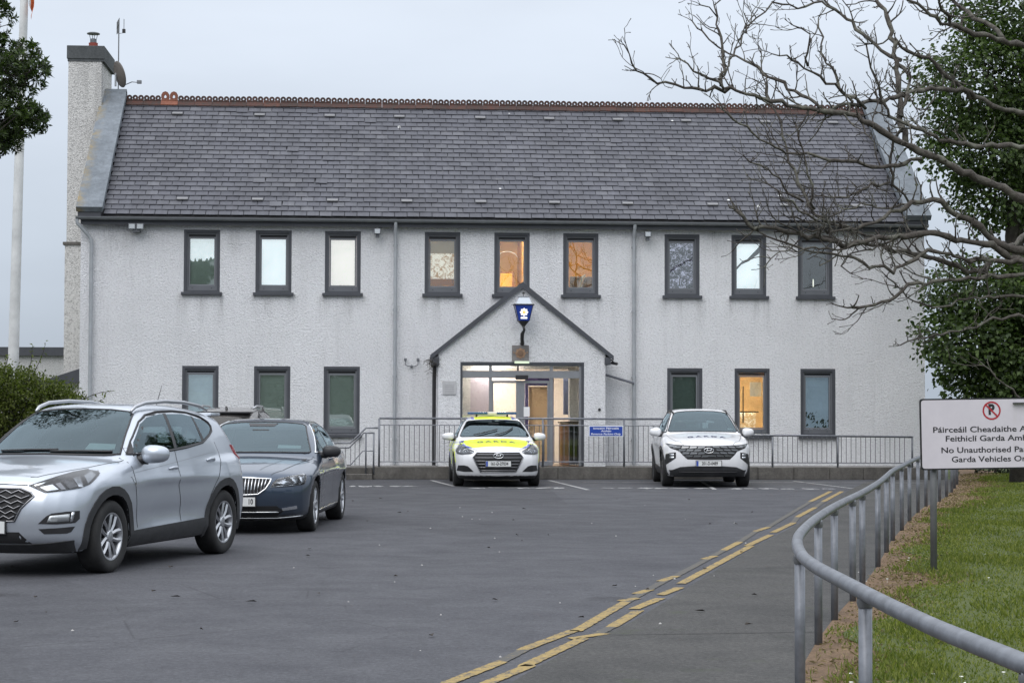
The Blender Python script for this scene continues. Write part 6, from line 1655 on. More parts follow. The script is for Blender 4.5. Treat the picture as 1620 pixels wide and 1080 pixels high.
def build_hidden_suv():
    C = Car('far_suv', TUC, (-2.93, -4.6), 86, 'brown grey SUV of which only the roof shows behind the dark saloon', 'car', 0.04)
    S = C.root
    ws = [(0, 1.585), (0.50, 1.557), (0.565, 1.53), (0.735, 1.135), (0.3, 1.13), (0, 1.135)]
    C.glazing(ws, [('front_door_window', [(0.70, 1.150), (0.31, 1.432), (-0.245, 1.535), (-0.33, 1.535), (-0.20, 1.178)]), ('rear_door_window', [(-0.40, 1.535), (-1.02, 1.510), (-0.99, 1.242), (-0.27, 1.185)])], [(0, 1.44), (0.4, 1.43), (0.55, 1.40), (0.62, 1.25), (0.66, 1.17), (0.3, 1.15), (0, 1.15)], CARGLASSD)
    C.shell(BEIGE)
    suv_common(C, BEIGE, [(0.80, 1.135), (0.30, 1.455), (-0.20, 1.560), (-0.95, 1.555), (-1.42, 1.445), (-1.22, 1.285), (-0.5, 1.178)])
    C.interior(); C.wheels(0.352, 0.226, 0.225)
    for m in (1, -1):
        MB().tube([(0.2, m * 0.56, 1.58), (-0.1, m * 0.57, 1.66), (-1.0, m * 0.57, 1.67), (-1.5, m * 0.56, 1.62)], 0.022, 8).build('roof_rail', ALLOY, S, smooth=True)
    MB().bevbox(-1.98, -1.70, -0.58, 0.58, 1.51, 1.55, 0.015).build('roof_spoiler', TRIM, S, autos=40)
    MB().prism([(-1.35, 1.59), (-1.55, 1.585), (-1.52, 1.66)], 1, -0.02, 0.02).build('shark_fin', TRIM, S)
    C.patch('tail_light', [(-1.80, 1.19), (-1.90, 1.18), (-1.98, 1.04), (-1.90, 1.03), (-1.84, 1.09)], 'side', REDL, 0.008, True, 0.03)
    return C
import time as _t
for fn in (build_silver, build_superb, build_i40, build_nx4, build_hidden_suv):
    t0 = _t.time(); fn(); print(fn.__name__, round(_t.time() - t0, 1))
# ================================================================ raised walk, its wall and railing
tw = MB().box(-0.62, 13.55, -1.66, -0.002, 0.0, 0.272)
o = tw.build('terrace', CONC2); tag(o, 'raised concrete walk along the front of the building', kind='structure')
wl_ = empty('retaining_wall', (6.5, -1.7, 0)); tag(wl_, 'low stained concrete block wall below the ramp railing', 'wall')
xs_ = [0.02, 2.1, 4.3, 6.5, 8.2, 9.0, 9.85, 10.7, 11.5, 12.4, 13.3]
for i in range(len(xs_) - 1):
    b_ = MB().bevbox(xs_[i] - 6.5 + 0.004, xs_[i + 1] - 6.5 - 0.004, -0.12 + rnd.uniform(-.006, .006), 0.038, 0.0, 0.285 + rnd.uniform(-.008, .004), 0.012).build('wall_block', CONC if i < 5 else CONC2 if i % 3 == 5 else CONC, wl_)
stp = empty('entrance_steps', (-0.3, -1.75, 0)); tag(stp, 'two worn concrete steps at the left end of the wall', 'steps')
MB().bevbox(-0.40, 0.30, -0.40, -0.02, 0.0, 0.125, 0.012).build('step', CONC, stp)
MB().bevbox(-0.32, 0.30, -0.018, 0.08, 0.0, 0.262, 0.012).build('step', CONC, stp)
MB().bevbox(-1.2, -0.42, -0.10, 0.08, 0.0, 0.22, 0.012).build('step_kerb', CONC, stp)
rl = empty('ramp_railing', (6.4, -1.78, 0.28)); tag(rl, 'long galvanised railing with thin upright bars in front of the entrance', 'railing')
def rp(x, z): return (x - 6.4, 0, z - 0.28)
MB().tube([rp(0.155, 1.405), rp(7.62, 1.405)], 0.024, 8).build('top_rail', GALV, rl, smooth=True)
MB().tube([rp(7.62, 1.05), rp(12.7, 1.0)], 0.024, 8).build('top_rail', GALV, rl, smooth=True)
MB().tube([rp(0.155, 1.25), rp(7.62, 1.25)], 0.013, 6).build('mid_rail', GALV, rl)
MB().tube([rp(0.155, 0.405), rp(7.62, 0.405)], 0.013, 6).build('bottom_rail', GALV, rl)
MB().tube([rp(7.62, 0.40), rp(12.7, 0.385)], 0.013, 6).build('bottom_rail', GALV, rl)
for x in (0.155, 2.05, 3.95, 5.85, 7.62):
    MB().tube([rp(x, 0.285), rp(x, 1.40)], 0.024, 8).build('post', GALV, rl, smooth=True)
for x in (9.35, 10.9, 12.68): MB().tube([rp(x, 0.285), rp(x, 1.0)], 0.024, 8).build('post', GALV, rl, smooth=True)
bl_me = MB().tube([(0, 0, 0.405), (0, 0, 1.25)], 0.0085, 5, cap=False).build('baluster', GALVD, None); 
bl2 = MB().tube([(0, 0, 0.40), (0, 0, 1.02)], 0.0085, 5, cap=False).build('baluster', GALVD, None)
x = 0.27
while x < 7.6:
    inst('baluster', bl_me, rl, loc=(x - 6.4, 0, -0.28)); x += 0.116
x = 7.74
while x < 12.6:
    inst('baluster', bl2, rl, loc=(x - 6.4, 0, -0.28)); x += 0.116
bpy.data.objects.remove(bl_me); bpy.data.objects.remove(bl2)
sr = empty('stair_handrail', (-0.3, -1.82, 0)); tag(sr, 'stepped galvanised handrail beside the entrance steps', 'handrail')
def sp_(x, z, y=0): return (x + 0.3, y, z)
MB().tube([sp_(-1.0, 0.83), sp_(-0.51, 0.83), sp_(-0.15, 1.18), sp_(0.13, 1.18)], 0.02, 8).build('hand_bar', GALV, sr, smooth=True)
MB().tube([sp_(-1.0, 0.72, .1), sp_(-0.54, 0.72, .1), sp_(-0.2, 1.065, .1), sp_(0.05, 1.065, .1)], 0.017, 8).build('hand_bar', GALV, sr, smooth=True)
MB().tube([sp_(-0.62, 0.33), sp_(-0.5, 0.33), sp_(-0.22, 0.65), sp_(0.04, 0.65)], 0.014, 6).build('lower_bar', GALV, sr, smooth=True)
for x in (-0.15, 0.03): MB().tube([sp_(x, 0.12), sp_(x, 1.06)], 0.02, 8).build('post', GALV, sr, smooth=True)
for x in (-0.62, -0.5, -0.4, -0.30): MB().tube([sp_(x, 0.3, .1), sp_(x, 0.75 + max(0, x + 0.52) * 0.9, .1)], 0.008, 5).build('baluster', GALVD, sr)
# blue sign on the railing
ps = empty('parking_notice', (5.42, -1.82, 1.12)); tag(ps, 'small blue parking notice with white lettering fixed to the ramp railing', 'sign')
MB().bevbox(-0.405, 0.405, -0.012, 0.0, -0.128, 0.128, 0.004).build('panel', simple('sign_white', (0.75, 0.77, 0.80), 0.4), ps)
MB().box(-0.385, 0.385, -0.0155, -0.0125, -0.108, 0.108).build('blue_face', simple('sign_blue', (0.012, 0.055, 0.33), 0.4), ps)
SW_ = simple('sign_letter_white', (0.80, 0.82, 0.85), 0.5)
def fit_text(name, body, width, cap, mat, parent, loc, bold=0.0, thick=0.001, shear=0.0):
    o = text_mesh(name, body, 1.0, mat, parent, Matrix.Identity(4), bold=bold, thick=0.0, shear=shear)
    co = np.array([v.co[:] for v in o.data.vertices]); mn, mxx = co.min(0), co.max(0)
    ref = 0.72
    for v in o.data.vertices:
        v.co = Vector(((v.co.x - (mn[0] + mxx[0]) / 2) * width / (mxx[0] - mn[0]), v.co.y * cap / ref, 0))
    o.matrix_local = Matrix.Translation(loc) @ FACE_CAM
    return o
fit_text('lettering', 'Ioncaim Páirceála', 0.60, 0.042, SW_, ps, (0, -0.0165, 0.066), 0.02, shear=0.15)
fit_text('lettering', 'Amháin', 0.24, 0.042, SW_, ps, (0, -0.0165, 0.004), 0.02, shear=0.15)
fit_text('lettering', 'Revenue Parking Only', 0.70, 0.042, SW_, ps, (0, -0.0165, -0.066), 0.02, shear=0.15)

# ================================================================ near handrail on the right
hr_ = empty('footpath_railing', (5.2, -27.4, 0)); tag(hr_, 'curving grey tubular railing between footpath and lawn', 'railing')
def hp(x, y, z): return (x - 5.2, y + 27.4, z)
rp_ = [(p[0], p[1]) for p in RAIL if p[1] > -48]
sm = cspline(rp_, 5)
MB().tube([hp(x, y, 0.86) for x, y in sm], 0.031, 12).build('rail', GALV, hr_, smooth=True)
for (x, y) in [(1.88, -43.9), (1.87, -41.72), (1.97, -39.45), (2.20, -37.2), (3.02, -34.05), (3.50, -32.5), (4.0, -31.05), (4.36, -29.95), (5.14, -27.5), (5.76, -25.5), (6.37, -23.5), (7.03, -21.5), (7.69, -19.5), (8.52, -17.0), (9.22, -15.0), (9.98, -13.2), (10.67, -11.3), (11.37, -9.3), (12.03, -7.3), (12.72, -5.2)]:
    po_ = MB().tube([hp(x, y, 0.0), hp(x, y, 0.85)], 0.0275, 10).build('post', GALV, hr_, smooth=True)
    MB().lathe([(0.030, 0.80), (0.036, 0.822), (0.034, 0.838)], 12, Matrix.Translation(hp(x, y, 0)), cap=False).build('weld_collar', GALVD, po_, smooth=True)

# ================================================================ large white sign
sg = empty('no_parking_sign', (6.01, -28.46, 0)); tag(sg, 'large white no parking sign with black border on grey post', 'sign')
SGM = Matrix.Translation((0, -0.06, 1.378)) @ Matrix.Rotation(R(-1.0), 4, 'Y')
def rrect(w, h, r_, n=5):
    out = []
    for cx, cz, a0 in ((w - r_, h - r_, 0), (-w + r_, h - r_, 90), (-w + r_, -h + r_, 180), (w - r_, -h + r_, 270)):
        for k in range(n + 1):
            a = R(a0 + 90 * k / n); out.append((cx + r_ * math.cos(a), cz + r_ * math.sin(a)))
    return out
bo = MB().prism(rrect(0.72, 0.345, 0.03), 1, -0.012, 0.0).build('board_border', simple('sign_black', (0.012, 0.012, 0.014), 0.5), sg); bo.matrix_local = SGM
SIGNW = MatB('sign_face'); nn_ = SIGNW.noise(2.5, 5, 0.7)
SIGNW.base(SIGNW.mix(SIGNW.ramp(SIGNW.noise(1.2, 5, 0.75, vec=SIGNW.map((6, 6, 0.7))), [(0.58, 0.0), (0.75, 0.25)]), SIGNW.ramp(nn_, [(0.3, (0.53, 0.50, 0.54)), (0.7, (0.60, 0.57, 0.61))]), (0.40, 0.39, 0.36))); SIGNW.set(Roughness=0.55)
fc = MB().prism(rrect(0.705, 0.33, 0.026), 1, -0.016, -0.0125).build('board_face', SIGNW.m, sg); fc.matrix_local = SGM
SB_ = simple('sign_letter_black', (0.014, 0.014, 0.018), 0.6); SR_ = simple('sign_red', (0.36, 0.02, 0.03), 0.6)
for body, wdt, z in (('Páirceáil Cheadaithe Amháin', 1.165, 0.052), ('Feithiclí Garda Amháin', 0.92, -0.035), ('No Unauthorised Parking', 1.01, -0.146), ('Garda Vehicles Only', 0.81, -0.236)):
    fit_text('lettering', body, wdt, 0.056, SB_, sg, (0, 0, 0), 0.017).matrix_local = SGM @ Matrix.Translation((-0.01, -0.0172, z - 0.012)) @ FACE_CAM
def ring_mesh(r0, r1, y0, y1, n=40):
    mb = MB(); 
    for i in range(n):
        a, b = 2 * PI * i / n, 2 * PI * (i + 1) / n
        mb.add([(r0 * math.cos(a), y0, r0 * math.sin(a)), (r1 * math.cos(a), y0, r1 * math.sin(a)), (r1 * math.cos(b), y0, r1 * math.sin(b)), (r0 * math.cos(b), y0, r0 * math.sin(b))], [(0, 1, 2, 3)])
    return mb
PM = Matrix.Translation((-0.01, 0, 0.222))
rg = ring_mesh(0.074, 0.090, -0.0182, -0.0182).build('prohibition_ring', SR_, sg); rg.matrix_local = SGM @ PM
pt = fit_text('letter', 'P', 0.062, 0.098, SB_, sg, (0, 0, 0), 0.05); pt.matrix_local = SGM @ PM @ Matrix.Translation((0.0, -0.0175, -0.046)) @ FACE_CAM @ Matrix.Translation((0, 0.052, 0))
sl_ = MB().box(-0.080, 0.080, -0.0190, -0.0186, -0.008, 0.008).build('prohibition_bar', SR_, sg); sl_.matrix_local = SGM @ PM @ Matrix.Rotation(R(45), 4, 'Y')
for x in (-0.57, 0.55): MB().tube([(x, 0.0, 0), (x, 0.0, 1.66)], 0.033, 12).build('post', GALVD, sg, smooth=True)
MB().bevbox(0.20, 0.74, -0.055, -0.02, 0.285, 0.298, 0.003).build('clip_bar', simple('clip_dark', (0.06, 0.06, 0.06), 0.6), sg).matrix_local = SGM @ Matrix.Translation((0, -0.0, 0))

# ================================================================ fittings on the building
ln = empty('wall_lantern', (3.51, -1.12, 3.13)); tag(ln, 'blue station lantern with white star emblem over the entrance', 'lantern')
LB = simple('lantern_blue', (0.01, 0.03, 0.17), 0.25, emit=(0.02, 0.08, 0.6), estr=0.16, coat=0.6)
LW = simple('lantern_emblem', (0.9, 0.9, 0.9), 0.5, emit=(1.0, 0.93, 0.84), estr=0.95)
LGD = simple('lantern_gold', (0.7, 0.45, 0.12), 0.5, emit=(0.9, 0.6, 0.2), estr=0.6)
yl = -0.40
def frus(w0, w1, z0, z1, mb): 
    mb.add([(-w0, yl - w0, z0), (w0, yl - w0, z0), (w0, yl + w0, z0), (-w0, yl + w0, z0), (-w1, yl - w1, z1), (w1, yl - w1, z1), (w1, yl + w1, z1), (-w1, yl + w1, z1)], [(0, 3, 2, 1), (4, 5, 6, 7), (0, 1, 5, 4), (1, 2, 6, 5), (2, 3, 7, 6), (3, 0, 4, 7)]); return mb
frus(0.125, 0.205, 0.56, 0.915, MB()).build('glass_body', LB, ln)
frus(0.235, 0.235, 0.916, 0.945, MB()).build('rim', BLACK, ln)
frus(0.19, 0.12, 0.946, 1.10, MB()).build('cap', simple('cap_glass', (0.25, 0.29, 0.34), 0.15, coat=1, metal=0.2), ln)
frus(0.125, 0.13, 1.101, 1.125, MB()).build('cap_top', simple('cap_grey', (0.35, 0.38, 0.42), 0.4), ln)
MB().lathe([(0.03, 1.19), (0.035, 1.215), (0.012, 1.235)], 10, Matrix.Translation((0, yl, 0))).tube([(0, yl, 1.12), (0, yl, 1.2)], 0.008, 5).build('finial', BLACK, ln)
for sx_ in (-1, 1):
    for sy_ in (-1, 1): MB().tube([(sx_ * 0.127, yl + sy_ * 0.127, 0.555), (sx_ * 0.209, yl + sy_ * 0.209, 0.918)], 0.008, 5).build('corner_bar', BLACK, ln)
frus(0.03, 0.13, 0.43, 0.557, MB()).build('base_cone', BLACK, ln)
MB().tube([(0, 0.0, 0.04), (0, -0.12, 0.06), (-0.02, -0.24, 0.14), (-0.02, -0.33, 0.26), (0.02, -0.39, 0.34), (0.0, yl, 0.44)], [0.05, 0.045, 0.045, 0.045, 0.03, 0.03], 10).build('bracket', BLACK, ln, smooth=True)
tiltL = math.atan2(0.08, 0.355)
EM = Matrix.Translation((0, yl - 0.170, 0.755)) @ Matrix.Rotation(-tiltL, 4, 'X').inverted()
mb = MB(); n = 16
ptsS = [((0.102 if k % 2 == 0 else 0.074) * math.cos(2 * PI * k / n + PI / 2), (0.102 if k % 2 == 0 else 0.074) * math.sin(2 * PI * k / n + PI / 2)) for k in range(n)]
mb.prism(ptsS, 1, -0.010, -0.004); mb.build('star_emblem', LW, ln).matrix_local = EM
ring_mesh(0.006, 0.040, -0.012, -0.012, 20).build('star_centre', LGD, ln).matrix_local = EM
MB().box(-0.075, 0.075, -0.008, -0.004, -0.155, -0.115).build('name_strip', LW, ln).matrix_local = EM
cr = empty('crest_plaque', (3.47, -1.102, 2.94)); tag(cr, 'square stone plaque with bronze crest below the lantern', 'plaque')
MB().bevbox(-0.20, 0.20, -0.05, 0.0, -0.19, 0.19, 0.01).build('stone', m_concrete('plaque_stone', (0.20, 0.19, 0.185), 0.3), cr)
BRZ = simple('bronze', (0.30, 0.19, 0.12), 0.5, metal=0.4, vary=0.25, vscale=20)
mb = MB().prism([((0.135 if k % 2 == 0 else 0.108) * math.cos(2 * PI * k / 16 + PI / 2), (0.135 if k % 2 == 0 else 0.108) * math.sin(2 * PI * k / 16 + PI / 2)) for k in range(16)], 1, -0.065, -0.052); mb.build('crest', BRZ, cr)
MB().lathe([(0.075, -0.066), (0.07, -0.078), (0.001, -0.082)], 18, axis=1, cap=False).build('crest_boss', simple('bronze_dark', (0.19, 0.12, 0.08), 0.5, metal=0.4), cr)
for sx_ in (-1, 1): MB().lathe([(0.018, -0.052), (0.018, -0.062), (0.001, -0.064)], 10, Matrix.Translation((sx_ * 0.16, 0, 0.02)), axis=1, cap=False).build('fixing', BRZ, cr)
np_ = empty('notice_plaque', (1.80, -1.102, 2.125)); tag(np_, 'small grey engraved plaque on the porch wall left of the door', 'plaque')
MB().bevbox(-0.16, 0.16, -0.025, 0.0, -0.16, 0.16, 0.006).build('plate', simple('plaque_grey', (0.42, 0.42, 0.43), 0.5, vary=0.1), np_)
for k in range(5): MB().box(-0.11, 0.11, -0.0275, -0.0255, 0.05 - k * 0.042, 0.058 - k * 0.042).build('engraved_line', simple('engrave', (0.22, 0.22, 0.23), 0.6), np_)
def flood(loc, twin, label):
    e = empty('floodlight', loc); tag(e, label, 'floodlight', 'wall floodlights under the eaves')
    if twin:
        for sx_ in (-1, 1):
            h = MB().bevbox(sx_ * 0.095 - 0.085, sx_ * 0.095 + 0.085, -0.14, -0.03, -0.06, 0.08, 0.012).build('lamp_head', FRAMEL, e)
            MB().box(sx_ * 0.095 - 0.065, sx_ * 0.095 + 0.065, -0.144, -0.1405, -0.04, 0.06).build('lamp_glass', simple('flood_glass', (0.45, 0.48, 0.5), 0.2, coat=1), h)
        MB().bevbox(-0.09, 0.09, -0.10, 0.147, -0.12, -0.062, 0.01).build('sensor', FRAMEG, e)
    else:
        h = MB().bevbox(-0.08, 0.08, -0.14, -0.02, -0.05, 0.09, 0.02).build('lamp_head', FRAMEG, e)
        MB().box(-0.06, 0.06, -0.144, -0.1405, -0.03, 0.07).build('lamp_glass', simple('flood_glass', (0.45, 0.48, 0.5), 0.2, coat=1), h)
        MB().bevbox(-0.045, 0.045, -0.09, 0.0, -0.13, -0.052, 0.015).build('sensor', FRAMEG, e)
        MB().box(-0.03, 0.03, -0.02, 0.147, -0.03, 0.03).build('bracket', FRAMEG, e)
flood((-5.63, -0.15, 5.92), True, 'twin floodlight high on the wall at the left end')
flood((0.09, -0.15, 5.85), False, 'single floodlight beside the downpipe left of the porch')
flood((6.62, -0.15, 5.84), False, 'single floodlight beside the downpipe right of the porch')
wb_ = empty('wall_bracket', (0.93, -0.002, 2.68)); tag(wb_, 'small two armed iron bracket on the wall left of the porch', 'bracket')
MB().tube([(-0.15, -0.08, 0.1), (-0.15, -0.09, 0.0), (-0.08, -0.08, -0.03), (0, -0.05, -0.03), (0.08, -0.08, -0.03), (0.15, -0.09, 0.0), (0.15, -0.08, 0.1)], 0.012, 6).build('arms', FRAMEL, wb_, smooth=True)
for sx_ in (-1, 1): MB().lathe([(0.02, 0.08), (0.034, 0.12), (0.034, 0.16)], 10, Matrix.Translation((sx_ * 0.15, -0.08, 0))).build('cup', FRAMEL, wb_)
MB().lathe([(0.035, 0.0), (0.03, -0.05)], 10, Matrix.Translation((0, 0, -0.03)), axis=1).build('wall_plate', FRAMEL, wb_)
cc = empty('security_camera', (5.62, -1.0, 2.68)); tag(cc, 'small dark security camera on the right corner of the porch', 'camera')
MB().tube([(-0.02, 0.05, 0.08), (0.03, -0.02, 0.12), (0.07, -0.05, 0.06)], 0.018, 6).build('arm', BLACK, cc); MB().tube([(0.03, -0.02, 0.05), (0.14, -0.14, 0.02)], 0.035, 10).build('camera_body', BLACK, cc, smooth=False)
cc = empty('bell_push', (5.35, -1.102, 1.62)); tag(cc, 'tiny round black button on the porch wall right of the door', 'button')
MB().lathe([(0.035, 0.0), (0.03, -0.025), (0.001, -0.028)], 12, axis=1, cap=False).build('button', BLACK, cc)
# nest-like tuft under the left porch eaves
cc = empty('eaves_tuft', (1.40, -1.1, 2.72)); tag(cc, 'dark tuft of debris under the left eaves of the porch', 'debris')
m_ = MB(); r2 = random.Random(11)
for k in range(90):
    a = r2.uniform(0, 2 * PI); p = Vector((r2.gauss(0, 0.06), r2.gauss(0, 0.06), r2.gauss(0, 0.07)))
    m_.tube([p, p + Vector((r2.gauss(0, .07), r2.gauss(0, .05), r2.gauss(-0.02, .06)))], 0.005, 3, cap=False)
m_.build('twigs', simple('tuft_brown', (0.06, 0.055, 0.045), 0.95), cc).__setitem__('kind', 'stuff')
# dish and aerial on the chimney
ds = empty('satellite_dish', (-6.62, 3.2, 10.05)); tag(ds, 'brown satellite dish beside the chimney, seen edge on', 'satellite dish')
DM = Matrix.Translation((0.12, -0.05, 0.08)) @ Matrix.Rotation(R(28), 4, 'Z') @ Matrix.Rotation(R(72), 4, 'Y')
dp = [(0.001, -0.05), (0.12, -0.044), (0.22, -0.03), (0.30, -0.008), (0.345, 0.01), (0.345, 0.018), (0.30, 0.0), (0.22, -0.022), (0.001, -0.042)]
MB().lathe(dp, 28, DM, cap=False).build('dish', simple('dish_brown', (0.13, 0.115, 0.105), 0.6, vary=0.2, vscale=5), ds, smooth=True)
MB().tube([(0.02, 0, -0.22), (0.02, 0.0, 0.12)], 0.025, 8).build('mast', PIPE, ds)
MB().tube([DM @ Vector((0.30, 0, 0.0)), Vector((0.45, -0.12, -0.12)), Vector((0.62, -0.16, -0.14))], 0.012, 6).build('feed_arm', FRAMEL, ds)
MB().bevbox(0.58, 0.70, -0.2, -0.12, -0.17, -0.08, 0.015).build('feed_horn', FRAMEL, ds)
ta = empty('tv_aerial', (-6.62, 3.9, 9.6)); tag(ta, 'thin television aerial on a mast beside the chimney', 'aerial')
MB().tube([(0, 0, 0), (0, 0, 2.05)], 0.016, 6).build('mast', GALVD, ta)
MB().tube([(-0.05, 0, 1.85), (0.08, -0.55, 1.86)], 0.012, 5).build('boom', GALVD, ta)
for k in range(6):
    t = k / 5; MB().tube([(-0.05 + 0.13 * t, -0.55 * t, 1.70 - 0.05 * t), (-0.05 + 0.13 * t, -0.55 * t, 2.02)], 0.007, 4).build('element', GALVD, ta)
MB().tube([(0.0, 0, 1.72), (0.13, 0, 1.74), (0.13, 0, 2.1)], 0.009, 5).build('stub', GALVD, ta)
MB().bevbox(0.09, 0.17, -0.04, 0.04, 1.74, 1.84, 0.01).build('connector', BLACK, ta)

# ================================================================ left background: annex, flagpole, flag
an = empty('annex', (-13, 9, 0)); tag(an, 'low white flat roofed annex behind the hedge at far left', 'building')
MB().box(-8, 4.4, 0, 6, 0, 3.10).build('wall', m_roughcast('annex_render', (0.58, 0.58, 0.58), 0.2), an)
MB().box(-8.1, 4.5, -0.12, 6.1, 3.10, 3.34).build('fascia', DGREY, an)
MB().add([(4.5, -6.0, 2.25), (6.0, -6.0, 2.75), (6.0, -1.0, 2.75), (4.5, -1.0, 2.25), (4.5, -6.0, 2.1), (6.0, -6.0, 2.35), (6.0, -1.0, 2.35), (4.5, -1.0, 2.1)], [(0, 1, 2, 3), (4, 7, 6, 5), (0, 4, 5, 1), (1, 5, 6, 2), (2, 6, 7, 3), (3, 7, 4, 0)]).build('lean_to_roof', DGREY, an)
fp = empty('flagpole', (-7.74, -4.5, 0)); tag(fp, 'tall white tapered flagpole at the left edge', 'flagpole')
MB().tube([(0, 0, 0), (0.06, -0.08, 2.8), (0.14, -0.2, 6.5), (0.24, -0.33, 10.4), (0.30, -0.42, 13.0)], [0.118, 0.114, 0.10, 0.085, 0.075], 14).build('pole', simple('pole_white', (0.60, 0.61, 0.60), 0.5, vary=0.18, vscale=2.5), fp, smooth=True)
MB().lathe([(0.05, 12.98), (0.11, 13.06), (0.09, 13.16), (0.001, 13.2)], 14, Matrix.Translation((0.30, -0.42, 0)), cap=False).build('finial', simple('pole_gold', (0.6, 0.45, 0.15), 0.4), fp, smooth=True)
MB().lathe([(0.2, 0.0), (0.2, 0.05), (0.14, 0.08)], 14).build('base_collar', GALVD, fp)
fg = empty('flag', (-7.44, -4.9, 11.75)); tag(fg, 'limp tricolour flag whose orange tip hangs beside the flagpole', 'flag')
for nm, c_, u0, u1 in (('green_band', (0.02, 0.20, 0.08), 0.0, 0.33), ('white_band', (0.7, 0.7, 0.7), 0.33, 0.66), ('orange_band', (0.62, 0.16, 0.05), 0.66, 1.0)):
    V = []; F = []; nu, nv = 6, 14
    for i in range(nu + 1):
        u = u0 + (u1 - u0) * i / nu
        for j in range(nv + 1):
            t = j / nv
            V.append((0.06 + 0.10 * u * (1 - 0.45 * t) + 0.015 * math.sin(9 * u), -0.04 + 0.09 * math.sin(u * 16 + t * 2.5) * (0.4 + t), -0.15 - 1.0 * t - 1.42 * u * (0.5 + 0.5 * (1 - t)) * 1.0))
    for i in range(nu):
        for j in range(nv):
            a = i * (nv + 1) + j; F.append((a, a + 1, a + nv + 2, a + nv + 1))
    mesh_obj(nm, V, F, simple('flag_' + nm, c_, 0.8), fg, smooth=True)
# ================================================================ vegetation
def m_leaf(name, dark, light, trans=0.35, rough=0.5):
    b = MatB(name)
    g_ = b.node('ShaderNodeNewGeometry')
    c = b.ramp(g_.outputs['Random Per Island'], [(0.0, dark), (0.6, tuple((Vector(dark) + Vector(light)) / 2)), (1.0, light)])
    b.base(c); b.set(Roughness=rough)
    b.p.inputs['Specular IOR Level'].default_value = 0.35
    tl = b.node('ShaderNodeBsdfTranslucent'); b.l.new(b.mix(1.0, c, (1.1, 1.35, 0.55), 'MULTIPLY'), tl.inputs['Color'])
    ms = b.node('ShaderNodeMixShader'); ms.inputs[0].default_value = trans
    b.l.new(b.p.outputs[0], ms.inputs[1]); b.l.new(tl.outputs[0], ms.inputs[2]); b.l.new(ms.outputs[0], b.out.inputs['Surface'])
    return b.m
def m_bark(name, a, b_, lich=0.4):
    b = MatB(name); pos = b.node('ShaderNodeNewGeometry').outputs['Position']
    n = b.noise(14, 5, 0.75, vec=pos); w = b.noise(3.2, 5, 0.7, vec=pos)
    c = b.ramp(n, [(0.3, a), (0.7, b_)])
    c = b.mix(b.ramp(w, [(0.48, 0.0), (0.66, lich)]), c, (0.20, 0.205, 0.165))
    b.base(c); b.set(Roughness=0.95); b.bump(n, 0.8, 0.02); return b.m
BARKG = m_bark('grey_bark', (0.026, 0.021, 0.018), (0.100, 0.088, 0.076), 0.60)
BARKD = m_bark('dark_bark', (0.022, 0.019, 0.016), (0.060, 0.050, 0.042), 0.2)

def leaf_mesh(name, P, D, N, L, W, mat, parent, fold=0.25, pts6=False):
    """one folded leaf per row: P base, D direction, N face normal, L length, W width"""
    P = np.asarray(P, float); D = D / (np.linalg.norm(D, axis=1, keepdims=True) + 1e-9)
    Sd = np.cross(D, N); Sd = Sd / (np.linalg.norm(Sd, axis=1, keepdims=True) + 1e-9)
    N2 = np.cross(Sd, D)
    L = np.asarray(L)[:, None]; W = np.asarray(W)[:, None]
    n = len(P)
    m1 = P + D * L * 0.45
    if pts6:   # broad lobed leaf: five-point outline folded on the midrib
        V = np.stack([P, P + D * L * 0.25 + Sd * W * 0.55 + N2 * W * fold * 0.4, P + D * L * 0.62 + Sd * W * 0.42 + N2 * W * fold * 0.25, P + D * L - N2 * L * 0.18, P + D * L * 0.62 - Sd * W * 0.42 + N2 * W * fold * 0.25, P + D * L * 0.25 - Sd * W * 0.55 + N2 * W * fold * 0.4], 1)
        F = np.array([[0, 1, 2, 3], [0, 3, 4, 5]]); k = 6
    else:
        V = np.stack([P, m1 + Sd * W * 0.5 + N2 * W * fold, P + D * L - N2 * L * 0.10, m1 - Sd * W * 0.5 + N2 * W * fold], 1)
        F = np.array([[0, 1, 2], [0, 2, 3]]); k = 4
    V = V.reshape(-1, 3)
    Fi = (np.arange(n)[:, None, None] * k + F[None]).reshape(-1, F.shape[1])
    me = bpy.data.meshes.new(name)
    me.vertices.add(len(V)); me.vertices.foreach_set('co', V.ravel())
    me.loops.add(Fi.size); me.loops.foreach_set('vertex_index', Fi.ravel().astype(np.int32))
    me.polygons.add(len(Fi)); me.polygons.foreach_set('loop_start', np.arange(0, Fi.size, F.shape[1], dtype=np.int32))
    me.polygons.foreach_set('loop_total', np.full(len(Fi), F.shape[1], np.int32))
    me.update(calc_edges=True); me.validate()
    me.materials.append(mat)
    o = bpy.data.objects.new(name, me); COL.objects.link(o); o.parent = parent
    return o
def blob_points(rng, lobes, n, shell=0.55):
    """points in the outer part of a set of ellipsoidal lobes (c, r3, weight)"""
    w = np.array([l[2] for l in lobes], float); w /= w.sum()
    idx = rng.choice(len(lobes), n, p=w)
    d = rng.normal(size=(n, 3)); d /= np.linalg.norm(d, axis=1, keepdims=True)
    rad = (shell + (1 - shell) * rng.random(n)) ** 0.6
    c = np.array([l[0] for l in lobes])[idx]; r = np.array([l[1] for l in lobes])[idx]
    return c + d * r * rad[:, None], d

